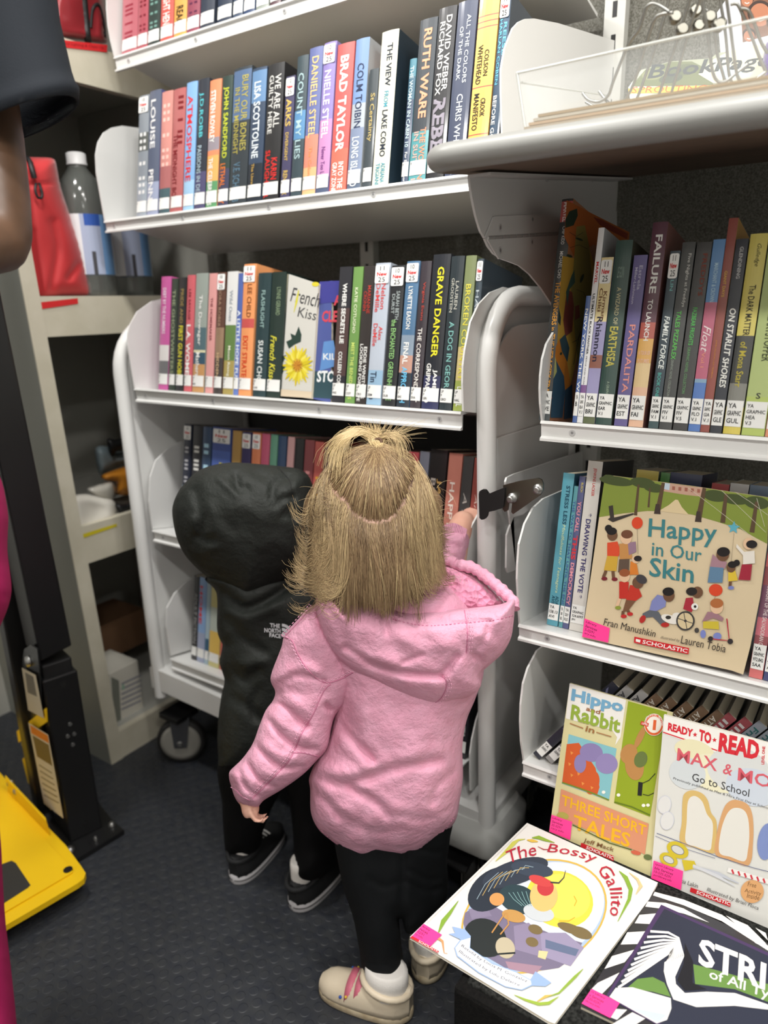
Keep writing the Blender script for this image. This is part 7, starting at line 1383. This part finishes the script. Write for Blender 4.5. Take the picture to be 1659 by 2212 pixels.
SHERPA = mat('pink_sherpa_fleece', (226, 150, 180), 0.95, sheen=0.5, bump=('voronoi', 130, 1.0, 0.006))
lin_ = inflate('sherpa_lining', k8((760, 280), (840, 240), (980, 180), (1100, 140), (1200, 100), (1320, 130), (1420, 180), (1500, 250), (1560, 320), (1480, 345), (1330, 352), (1160, 360), (1000, 362), (880, 322)), lambda x, y: 1.035+0*x-(y-1300)*0.0002, 0.018, 30, SHERPA, jk, step=5, noise=0.004, nscale=9, seed=4)
# gathered far edge of the hood
rimp = spline(k8((1100, 90), (1180, 60), (1260, 80), (1290, 100), (1370, 115), (1430, 150), (1500, 205), (1560, 260), (1600, 300), (1606, 345)), 3, False)
mb = MB(); C = [dep(x, y, 1.045-0.05*min(1, max(0, (i/len(rimp)-.3)/.7))) for i, (x, y) in enumerate(rimp)]; mb.tube(C, [0.0085+0.0008*math.sin(i*1.15)+0.0005*math.sin(i*0.43) for i in range(len(C))], 10); mb.build('hood_rim', PINKC, jk, world=True)
# seams and double stitching
allj = [jb, js]
for pts, ss in ((k8((500, 330), (420, 420), (345, 500)), [js]), (k8((345, 503), (385, 520), (420, 600), (480, 690), (560, 750), (640, 738), (722, 695)), [js, jb]), (k8((598, 760), (560, 800), (500, 930), (430, 1050), (380, 1165), (300, 1258), (165, 1392)), [js]), (k8((388, 1140), (450, 1140), (530, 1160)), [js]), (k8((66, 1338), (85, 1352), (115, 1382), (150, 1400)), [js])):
    seam(ss, pts, 'seam', PINKD, jk, r=0.0009, off=0.0002)
    for o_ in (5, 9): seam(ss, [(x-o_*0.8, y-o_*0.45) for x, y in pts], 'stitching', PINKL, jk, r=0.0007, off=0.0006, dash=1, step=4)
for pts in (k8((1335, 352), (1352, 470), (1346, 590)), k8((1215, 715), (1236, 770), (1205, 840), (1150, 872))): 
    seam([jh], pts, 'seam', PINKD, jk, r=0.0008, off=0.0002)
    for o_ in (6, 11): seam([jh], [(x+o_, y) for x, y in pts], 'stitching', PINKL, jk, r=0.0007, off=0.0006, dash=1, step=4)
seam([jh], k8((940, 402), (1040, 428), (1150, 438), (1340, 422), (1500, 407), (1600, 382)), 'stitching', PINKD, jk, r=0.0008, off=0.0004, dash=1, step=4)
seam([jb], k8((520, 1540), (600, 1615), (690, 1682), (770, 1712), (860, 1690), (1000, 1702), (1080, 1682), (1190, 1600), (1275, 1500)), 'stitching', PINKD, jk, r=0.0008, off=0.0004, dash=1, step=4)
# ------------------------------------------------ her hair
k9 = lambda *p: K(640, 880, 3.95, p)
HX, HY = 820.0, 1108.0
def hdep(x, y):
    r2 = ((x-HX)/150.0)**2+(min(y-HY, 0)/152.0)**2
    return 0.998-0.088*math.sqrt(max(0.0, 1-r2))+max(0, y-1150)*0.00007
PART = spline(k9((330, 420), (292, 500), (283, 600), (320, 720), (430, 812), (485, 900), (560, 950), (680, 982), (790, 962), (860, 900), (930, 790), (965, 690), (1012, 590), (1022, 500), (985, 425)), 2, False)
def partd(x, y): return float(np.min(np.hypot(PART[:, 0]-x, PART[:, 1]-y)))
def mix(a, b, f): return tuple(a[i]*(1-f)+b[i]*f for i in range(3))
cx0 = lambda x, y: mix((196, 160, 142), (132, 104, 74), min(1, max(0, (partd(x, y)-3)/7)))
inflate('hair_base', [(700, 1030), (716, 1002), (756, 982), (790, 971), (815, 964), (850, 967), (893, 991), (925, 1040), (955, 1080), (952, 1140), (945, 1200), (925, 1250), (880, 1272), (820, 1280), (750, 1272), (700, 1250), (680, 1200), (684, 1130), (688, 1060)], lambda x, y: 0.998+0*x+np.clip(y-1150, 0, 500)*0.00007, 0.083, 130, mat('hair_scalp', attr=True, rough=0.7, bump=('noise', 300, 0.3)), girl, step=7, colfn=cx0)
HAIR = mat('blond_hair', attr=True, rough=0.36, spec=0.45)
hm = MB(); rr = random.Random(4)
def strand(pts, col, r=0.00040, lift=0.0, n=9, tip=0.35):
    S_ = np.array(pts, float); m = len(S_)
    # smooth by bezier-like resampling
    t = np.linspace(0, 1, n); c = S_.copy(); out = []
    for tt in t:
        q = c.copy()
        while len(q) > 1: q = q[:-1]*(1-tt)+q[1:]*tt
        out.append(q[0])
    P3 = [dep(x, y, hdep(x, y)-lift-z) for x, y, z in out]
    hm.tube(P3, [r*(1-(1-tip)*(i/(n-1))**2) for i in range(n)], 3, col, cap=False)
def mix(a, b, f): return tuple(a[i]*(1-f)+b[i]*f for i in range(3))
BL1, BL2, BL3, BL4 = (170, 144, 108), (122, 96, 70), (216, 194, 146), (88, 68, 50)
def hcol(f=0.5):
    c = mix(BL2, BL1, rr.random()); 
    if rr.random() < f*0.5: c = mix(c, BL3, rr.random())
    if rr.random() < 0.18: c = mix(c, BL4, rr.random())
    return c
PO = (815.0, 960.0); NPt = len(PART)
for i in range(2300):      # crown hair drawn up into the tuft
    s = rr.random(); p = PART[int(s*(NPt-1))]; k = rr.random()**2.0*0.75
    x = p[0]+(PO[0]-p[0])*k+rr.gauss(0, 2.0); y = p[1]+(PO[1]-p[1])*k+rr.gauss(0, 2.0)-3.5
    e = (PO[0]+rr.gauss(0, 6), PO[1]+rr.gauss(2, 4)); mxx = (x+e[0])/2+(x-PO[0])*0.16+rr.gauss(0, 4); myy = (y+e[1])/2+rr.gauss(0, 4)-6
    c = hcol(0.6); 
    strand([(x, y, -0.004), (mxx+(x-mxx)*.5, myy+(y-myy)*.6, 0.003+rr.random()*.004), (mxx, myy, 0.005+rr.random()*.006), (e[0], e[1], 0.008+rr.random()*.004)], c, 0.00042)
ENDX = [690, 684, 694, 735, 785, 840, 885, 922, 944, 944]; ENDY = [1120, 1200, 1268, 1292, 1288, 1290, 1280, 1255, 1215, 1170]
LOCKS = [(rr.random(), rr.gauss(0, 11), rr.gauss(0, 15), rr.random(), rr.random(), rr.uniform(.0, 1), rr.gauss(0, 7)) for _ in range(150)]
for i in range(4300):      # lower hair falling from the parting, gathered in soft locks
    L_ = LOCKS[rr.randrange(150)]
    s = min(max(L_[0]+rr.gauss(0, 0.018), 0), 1); p = PART[int(s*(NPt-1))]
    q = s*(len(ENDX)-1); ex, ey = np.interp(q, range(len(ENDX)), ENDX)+L_[1]+rr.gauss(0, 2.2), np.interp(q, range(len(ENDX)), ENDY)+1.4*L_[2]+rr.gauss(0, 6)
    k = rr.random()**1.7*0.5; side = (s-0.5)*2
    x = p[0]+(ex-p[0])*k*0.55+rr.gauss(0, 3)+np.sign(p[0]-815)*2; y = p[1]+(ey-p[1])*k*0.6+rr.gauss(0, 3)+2.5
    c = mix(hcol(0.3), BL3, 0.35*L_[5]*rr.random()); c = mix(c, BL4, 0.35*(1-k)*rr.random()+ (0.3 if L_[5] < .25 else 0))
    z = L_[4]*0.006+rr.random()*.005
    m1 = (x+(ex-x)*0.30+side*20, y+(ey-y)*0.26, 0.003+z); m2 = (x+(ex-x)*0.9+side*9+L_[6]*1.8+rr.gauss(0, 4), y+(ey-y)*0.66, 0.005+z)
    pts = [(x, y, -0.003), m1, m2]
    if s < 0.36 and L_[3] < 0.8:
        cu = 16+L_[5]*38+rr.gauss(0, 3); pts += [(ex+20, ey+8, 0.012), (ex-cu*0.3, ey+20, 0.014), (ex-cu*1.1, ey+2, 0.014), (ex-cu*1.15, ey-10-26*L_[4], 0.012)]; c = mix(c, BL3, 0.2+0.4*rr.random())
    elif s > 0.72 and L_[3] < 0.7: pts += [(ex-6, ey+16, 0.009), (ex+8+26*L_[5], ey+10-14*L_[4], 0.010)]; c = mix(c, BL3, 0.15+0.4*rr.random())
    else: pts += [(ex+L_[6]*.5, ey, 0.007), (ex+L_[6]*1.4, ey+8+8*L_[4], 0.003)]
    strand(pts, c, rr.choice((0.0003, 0.00036, 0.00044)), n=11)
for i in range(420):       # the tuft: a lock swept to one side, short spikes, a few to the other
    b = (PO[0]+rr.gauss(0, 7), PO[1]+rr.gauss(-4, 5), 0.012); c = mix(BL1, BL3, rr.random())
    u = rr.random()
    if u < 0.5:
        ex, ey = rr.gauss(722, 14), rr.gauss(1005, 16); pts = [b, (b[0]-14, 934+rr.gauss(0, 5), 0.018), (rr.gauss(758, 9), 908+rr.gauss(0, 9), 0.022), (ex+2, 944+rr.gauss(0, 10), 0.020), (ex-2, ey, 0.014)]; c = mix(c, BL3, 0.5)
    elif u < 0.8:
        ex = rr.gauss(808, 24); pts = [b, ((b[0]+ex)/2, 945, 0.016), (ex, rr.gauss(922, 8), 0.014)]
    else:
        ex, ey = rr.gauss(860, 12), rr.gauss(975, 14); pts = [b, (838, 930+rr.gauss(0, 5), 0.02), (ex, 935+rr.gauss(0, 8), 0.02), (ex+6, ey, 0.016)]
    strand(pts, c, 0.00042)
for i in range(160):       # stray hairs
    a = rr.random()
    if a < 0.5: b = (PO[0]+rr.gauss(0, 8), PO[1], 0.012); ex, ey = rr.uniform(770, 930), rr.uniform(895, 960)
    elif a < 0.75: b = (rr.uniform(690, 720), rr.uniform(1060, 1200), 0.01); ex, ey = b[0]-rr.uniform(15, 60), b[1]+rr.uniform(-20, 60)
    else: b = (rr.uniform(935, 955), rr.uniform(1050, 1220), 0.01); ex, ey = b[0]+rr.uniform(8, 40), b[1]+rr.uniform(-20, 40)
    strand([b, ((b[0]+ex)/2+rr.gauss(0, 8), (b[1]+ey)/2-10, 0.012), (ex, ey, 0.012)], mix(BL1, BL3, rr.random()), 0.00022)
hm.build('hair', HAIR, girl, world=True)
mb = MB(); c0 = dep(815, 957, hdep(815, 957)-0.012); mb.tube([c0+np.array([math.cos(a)*0.0065, math.sin(a)*0.004, math.sin(a)*0.005]) for a in np.linspace(0, 6.28, 17)[:-1]], 0.0022, 8, closed=True); mb.build('hair_tie', mat('brown_elastic', (84, 58, 40), 0.7), girl, world=True)
# ------------------------------------------------ the child in the black hooded coat
bd = lambda x, y: 1.24+(np.asarray(y, float)-1000)*0.00024+0*np.asarray(x, float)
boy = thing('person', 'small child in a black hooded coat beside the blond child', 'person', (-0.88, 0.92, 0))
BHC = dep(570, 1130, 1.275); mb = MB(); mb.ball(BHC, 0.085, 14); face(mb, boy, BHC, (-0.35, 0.9, -0.25), (0, 0, 1), 0.076, 0.084, 0.086)
cap(mb, [(590, 1210, 1.30, 50), (600, 1290, 1.31, 60)]); cap(mb, [(600, 1340, 1.33, 66), (600, 1480, 1.36, 70), (600, 1600, 1.385, 66)], 18)
cap(mb, [(545, 1600, 1.385, 40), (532, 1730, 1.425, 30), ankle(*BL_, 0.09, 20)]); cap(mb, [(660, 1610, 1.385, 40), (680, 1750, 1.425, 30), ankle(*BR_, 0.09, 20)])
cap(mb, [(535, 1330, 1.33, 34), (530, 1450, 1.37, 28), (560, 1540, 1.41, 24)]); cap(mb, [(680, 1330, 1.33, 34), (700, 1430, 1.38, 28), (690, 1500, 1.41, 24)])
hand(mb, dep(562, 1545, 1.415), dep(592, 1575, 1.45), (0.3, 0.6, 0.3), 0.055, 0.5, -1); hand(mb, dep(690, 1500, 1.415), dep(675, 1530, 1.45), (-0.3, 0.6, 0.3), 0.055, 0.5, 1)
remeshed(mb, 'body', SKIN, boy, 0.004, 3)
BCOAT = mat('black_nylon_shell', (36, 39, 36), 0.6, spec=0.25, bump=('noise', 22, 0.6, 0.010, 6)); BPANT = mat('black_knit', (10, 10, 11), 0.9, spec=0.15)
ka = lambda *p: K(360, 980, 3.95, p); kb = lambda *p: K(340, 1180, 3.95, p)
coat = bpy.data.objects.new('coat', None); COL.objects.link(coat); coat.parent = boy; MAT4[coat.name] = MAT4[boy.name]
bc = inflate('coat_back', kb((420, 260), (505, 400), (508, 700), (535, 800), (555, 835), (540, 930), (530, 1000), (572, 1140), (550, 1250), (535, 1350), (522, 1450), (512, 1650), (520, 1800), (535, 1900)) + [(520, 1672), (600, 1690), (680, 1690), (740, 1660), (760, 1560), (760, 1400), (740, 1300), (700, 1240), (560, 1230)], bd, 0.085, 90, BCOAT, coat, step=8, noise=0.004, nscale=34, seed=6,
      folds=[(p_, w_, a_*1.0) for p_, w_, a_ in [(kb((560, 390), (640, 470), (740, 530), (900, 480), (1150, 330)), 11, -.018), (kb((600, 620), (750, 800), (900, 900)), 12, -.008), (kb((640, 960), (700, 1100), (760, 1130), (860, 1060)), 12, -.010), (kb((600, 560), (780, 600), (980, 520)), 14, .007), (kb((590, 900), (720, 1010), (900, 980)), 12, .007), (kb((560, 1250), (700, 1330), (900, 1480)), 12, -.007), (kb((850, 1240), (810, 1350), (830, 1470)), 9, -.007)]])
bh = inflate('hood', ka((48, 520), (58, 420), (105, 315), (165, 240), (240, 165), (330, 118), (440, 88), (550, 75), (660, 78), (760, 86), (880, 97), (1000, 110), (1130, 130), (1210, 188), (1245, 270), (1280, 370), (1320, 550), (1330, 760), (1290, 930), (1200, 1045), (1050, 1112), (850, 1208), (740, 1250), (650, 1258), (540, 1182), (420, 1100), (330, 1040), (230, 950), (140, 840), (80, 700)), lambda x, y: bd(x, y)-0.01, 0.105, 125, BCOAT, coat, step=7, noise=0.0035, nscale=36, seed=8,
      folds=[(p_, w_, a_*0.8) for p_, w_, a_ in [(ka((590, 190), (600, 260), (640, 330), (680, 300)), 8, -.010), (ka((440, 210), (520, 280), (600, 350), (660, 330)), 8, .007), (ka((740, 100), (760, 160), (850, 200)), 8, -.008), (ka((1060, 190), (920, 250), (900, 380)), 8, -.010), (ka((930, 440), (1000, 380), (1080, 370)), 7, -.009), (ka((1060, 480), (1010, 530), (1200, 530)), 8, -.008), (ka((960, 130), (1050, 230), (1070, 330), (1085, 460), (1080, 600)), 4, -.005), (ka((250, 330), (280, 440), (310, 560), (290, 640)), 12, -.014), (ka((215, 550), (230, 600), (240, 660)), 8, .012), (ka((260, 700), (330, 730), (390, 740)), 10, -.012), (ka((190, 840), (300, 850), (400, 800)), 10, .006), (ka((620, 430), (800, 560), (830, 760)), 20, .006), (ka((420, 400), (480, 560), (560, 640)), 14, -.005)]])
seam([bh], ka((960, 125), (1045, 225), (1070, 330), (1090, 450), (1085, 620), (1060, 800)), 'seam', mat('black_thread', (14, 15, 15), 0.7), coat, r=0.0009, off=0.0003)
mb = MB()
for s_, a, b, h_ in (('THE', (583, 1355), (605, 1357), 9), ('NORTH', (571, 1366), (606, 1368), 9.5), ('FACE', (582, 1376), (607, 1379), 9)):
    v, f, asp = glyphs(s_, .03); pts = []
    for x, y in v: px, py = a[0]+(b[0]-a[0])*x, a[1]+(b[1]-a[1])*x-h_*y; pts.append(dep(px, py, surf_t(bc, px, py)-0.0035))
    mb.add(pts, f, (206, 208, 210))
for r0, r1 in ((0, 9), (11.5, 17), (19.5, 25)):
    o = []
    for a in np.linspace(-math.pi/2, 0, 9): o.append((609+r1*math.cos(a), 1376+r1*math.sin(a)*1.15))
    for a in np.linspace(0, -math.pi/2, 9): o.append((609+r0*math.cos(a), 1376+r0*math.sin(a)*1.15))
    mb.add([dep(x, y, surf_t(bc, x, y)-0.0035) for x, y in o], [tuple(range(len(o)))[::-1]], (206, 208, 210))
mb.build('printed_logo', MATTE, coat, world=True)
_al, _ar = ankle(*BL_, 0.06, 1)[2], ankle(*BR_, 0.06, 1)[2]
def td(x, y):
    x = np.asarray(x, float); y = np.asarray(y, float); f_ = np.clip((y-1640)/200, 0, 1); r_s = np.clip((x-590)/40, 0, 1)
    return 1.392*(1-f_)+(_al*(1-r_s)+_ar*r_s)*f_
inflate('trousers', [(478, 1640), (480, 1740), (483, 1800), (490, 1846), (520, 1850), (555, 1842), (570, 1790), (590, 1740), (612, 1705), (626, 1740), (634, 1820), (634, 1880), (640, 1900), (665, 1908), (695, 1896), (722, 1860), (734, 1800), (745, 1700), (740, 1640), (600, 1620)], td, 0.058, 50, BPANT, boy, step=7, noise=0.002, nscale=24, seed=12)
BUP = mat('black_canvas_shoe', (20, 21, 23), 0.75, bump=('noise', 700, 0.2)); BSOLE = mat('white_rubber_sole', (206, 204, 206), 0.55)
def boyshoe(h2, t2):
    sh = bpy.data.objects.new('shoe', None); COL.objects.link(sh); sh.parent = boy; MAT4[sh.name] = MAT4[boy.name]
    h, d, sd, L = shoe('shoe', sh, h2, t2, 0.066, 0.048, BUP, BSOLE, 0.022)
    Z = np.array([0, 0, 1.0])
    MB().rings([[h+d*(L*0.26+0.029*math.cos(a)*r)+sd*0.022*math.sin(a)*r+Z*z for a in np.linspace(0, 2*math.pi, 21)[:-1]] for r, z in ((1.0, 0.03), (1.02, 0.085), (1.0, 0.10), (0.9, 0.102))]).build('sock', mat('white_sock', (226, 222, 216), 0.85), sh, world=True)
    mb = MB(); mb.tube([h+d*(L*0.26+0.041*math.cos(a))+sd*0.029*math.sin(a)+Z*(0.062+0.005*math.cos(a)) for a in np.linspace(0, 2*math.pi, 21)[:-1]], 0.005, 8, closed=True); mb.build('collar', BUP, sh, world=True)
    for k in range(3):
        mb = MB(); u = 0.52+0.07*k; hh = 0.048*(1-0.45*min(1, (u-0.378)/0.35))+0.002; mb.tube([h+d*u*L+sd*0.02*x+Z*(0.019+hh*math.sqrt(max(0, 1-x*x*.35))) for x in (-.8, -.3, .3, .8)], 0.0022, 6); mb.build('lace', mat('white_lace', (220, 218, 214), 0.8), sh, world=True)
    MB().tube([h+d*(u*(L-0.001))+sd*s_ for u, s_ in ()] or [h+Z*0.012, h+Z*0.013], 0.001, 4)
    mb = MB(); rg = [h+d*((0.5-0.5*math.cos(a))*L)+sd*((0.033)*(0.74+0.26*math.sin(math.pi*((0.5-0.5*math.cos(a))**0.8)*0.92))*math.sqrt(max(0, 1-(2*(0.5-0.5*math.cos(a))-1)**6))+0.0006)*(1 if math.sin(a) > 0 else -1)+Z*0.012 for a in np.linspace(0.05, 2*math.pi-0.05, 40)]
    mb.tube(rg, 0.0011, 5); mb.build('sole_stripe', mat('black_rubber', (16, 16, 17), 0.6), sh, world=True)
boyshoe(onz(505, 1912, 0.0), onz(606, 1800, 0.0)); boyshoe(onz(632, 1970, 0.0), onz(735, 1868, 0.0))
# ------------------------------------------------ the adult at the edge
ad = thing('person', 'adult in a charcoal short-sleeved shirt and magenta trousers standing by the lift', 'person', (-0.95, 0.30, 0))
mb = MB()
def cw(mb, pts, n=18):
    mb.tube([p for p, r in pts], [r for p, r in pts], n)
    for p, r in (pts[0], pts[-1]): mb.ball(p, r*.98, 7)
cap(mb, [(-70, 60, 0.80, 82), (-28, 300, 0.80, 74), (-12, 430, 0.79, 72), (-6, 500, 0.785, 70), (-6, 522, 0.78, 67)], 18)
cap(mb, [(-6, 520, 0.78, 67), (-60, 540, 0.74, 60), (-170, 520, 0.66, 46)], 16)
hand(mb, dep(-170, 520, 0.66), dep(-240, 500, 0.62), (0, 0, -1), 0.09, 0.5, 1)
AX = dep(-350, 700, 0.86); axx, axy = AX[0], AX[1]
cw(mb, [(np.array([axx, axy, 0.92]), .12), (np.array([axx, axy, 1.15]), .115), (np.array([axx, axy, 1.36]), .12)])
cap(mb, [(-70, 60, 0.80, 82), (-330, -20, 0.86, 90)])
cw(mb, [(np.array([axx, axy, 1.40]), .06), (np.array([axx, axy, 1.52]), .055)]); AH = np.array([axx, axy-0.01, 1.63]); mb.ball(AH, 0.105, 12, sc=(.85, .95, 1.15)); face(mb, ad, AH, (0.75, 0.6, -0.1), (0, 0, 1), 0.082, 0.095, 0.115, (60, 40, 30))
LEGS = [[dep(-150, 1150, .79), dep(-170, 1650, .78), dep(-60, 2450, .78)], [dep(-300, 1150, .84), dep(-300, 1750, .83), dep(-280, 2500, .82)]]
for L_ in LEGS:
    L_.append(np.array([L_[2][0]+.02, L_[2][1]-.01, 0.09])); cw(mb, list(zip(L_, (.06, .05, .042, .036))))
cw(mb, [(np.array([axx-.15, axy-.12, 1.36]), .055), (np.array([axx-.19, axy-.14, 1.1]), .045), (np.array([axx-.17, axy-.1, 0.86]), .035)]); hand(mb, (axx-.17, axy-.1, .86), (axx-.16, axy-.08, .76), (1, 0, 0), .1, .4, 1)
remeshed(mb, 'body', DSKIN, ad, 0.005, 2)
sh_ = bpy.data.objects.new('shirt', None); COL.objects.link(sh_); sh_.parent = ad; MAT4[sh_.name] = MAT4[ad.name]
SHIRT = mat('charcoal_jersey', (29, 33, 39), 0.85, spec=0.2, bump=('noise', 500, 0.2))
rg = []
for (cx, cy, ax_, ay_, bz, by, t) in ((-150, -330, 190, -60, .10, 0, .80), (-110, -200, 190, -62, .085, -6, .80), (-60, -60, 165, -58, .075, -14, .80), (-10, 100, 138, -50, .068, -26, .80), (22, 200, 130, -46, .066, -34, .80), (32, 228, 130, -44, .066, -36, .80), (36, 236, 133, -44, .068, -37, .80), (42, 262, 126, -42, .066, -38, .80)):
    rg.append([dep(cx+ax_*math.cos(a)+0*math.sin(a), cy+ay_*math.cos(a)+by*math.sin(a), t-bz*math.sin(a)) for a in np.linspace(0, 2*math.pi, 37)[:-1]])
o = MB().rings(rg, cap=False).build('sleeve', SHIRT, sh_, world=True); so_ = o.modifiers.new('t', 'SOLIDIFY'); so_.thickness = 0.003; so_.offset = 0
mb = MB(); cw(mb, [(np.array([axx, axy, 0.88]), .145), (np.array([axx, axy, 1.15]), .14), (np.array([axx, axy, 1.34]), .15), (np.array([axx, axy, 1.43]), .09)]); remeshed(mb, 'shirt_body', SHIRT, sh_, 0.008, 3)
MAG = mat('magenta_trouser_cloth', (170, 34, 92), 0.8, spec=0.2, bump=('noise', 500, 0.2))
inflate('trousers', [(-420, 960), (-200, 960), (-60, 985), (-14, 1010), (4, 1040), (12, 1075), (18, 1115), (17, 1150), (16, 1190), (22, 1240), (25, 1275), (18, 1310), (4, 1345), (-20, 1400), (-40, 1480), (-44, 1560), (-30, 1650), (-8, 1740), (2, 1820), (6, 1900), (12, 1990), (20, 2060), (28, 2130), (36, 2212), (44, 2330), (50, 2500), (20, 2760), (-60, 2820), (-300, 2800), (-420, 2400), (-460, 1500)], lambda x, y: 0.78+0*x, 0.10, 130, MAG, ad, step=16, noise=0.004, nscale=60, seed=15,
      folds=[([(-30, 1060), (0, 1120), (8, 1220), (-10, 1330)], 5, -.004)])
AS = mat('dark_work_shoe', (30, 30, 32), 0.5)
for L_ in LEGS:
    q = bpy.data.objects.new('shoe', None); COL.objects.link(q); q.parent = ad; MAT4[q.name] = MAT4[ad.name]; e = L_[3]
    shoe('shoe', q, (e[0]-.05, e[1]-.07), (e[0]+.1, e[1]+.15), .095, .075, AS, mat('dark_sole', (24, 24, 25), 0.7), .025)
mb = MB(); mb.ball(AH+np.array([-0.012, -0.012, 0.02]), 0.112, 12, sc=(.86, .95, 1.1)); mb.build('hair', mat('black_hair', (24, 20, 19), 0.6, bump=('noise', 200, 0.6, 0.01)), ad, world=True)
bpy.context.view_layer.update()
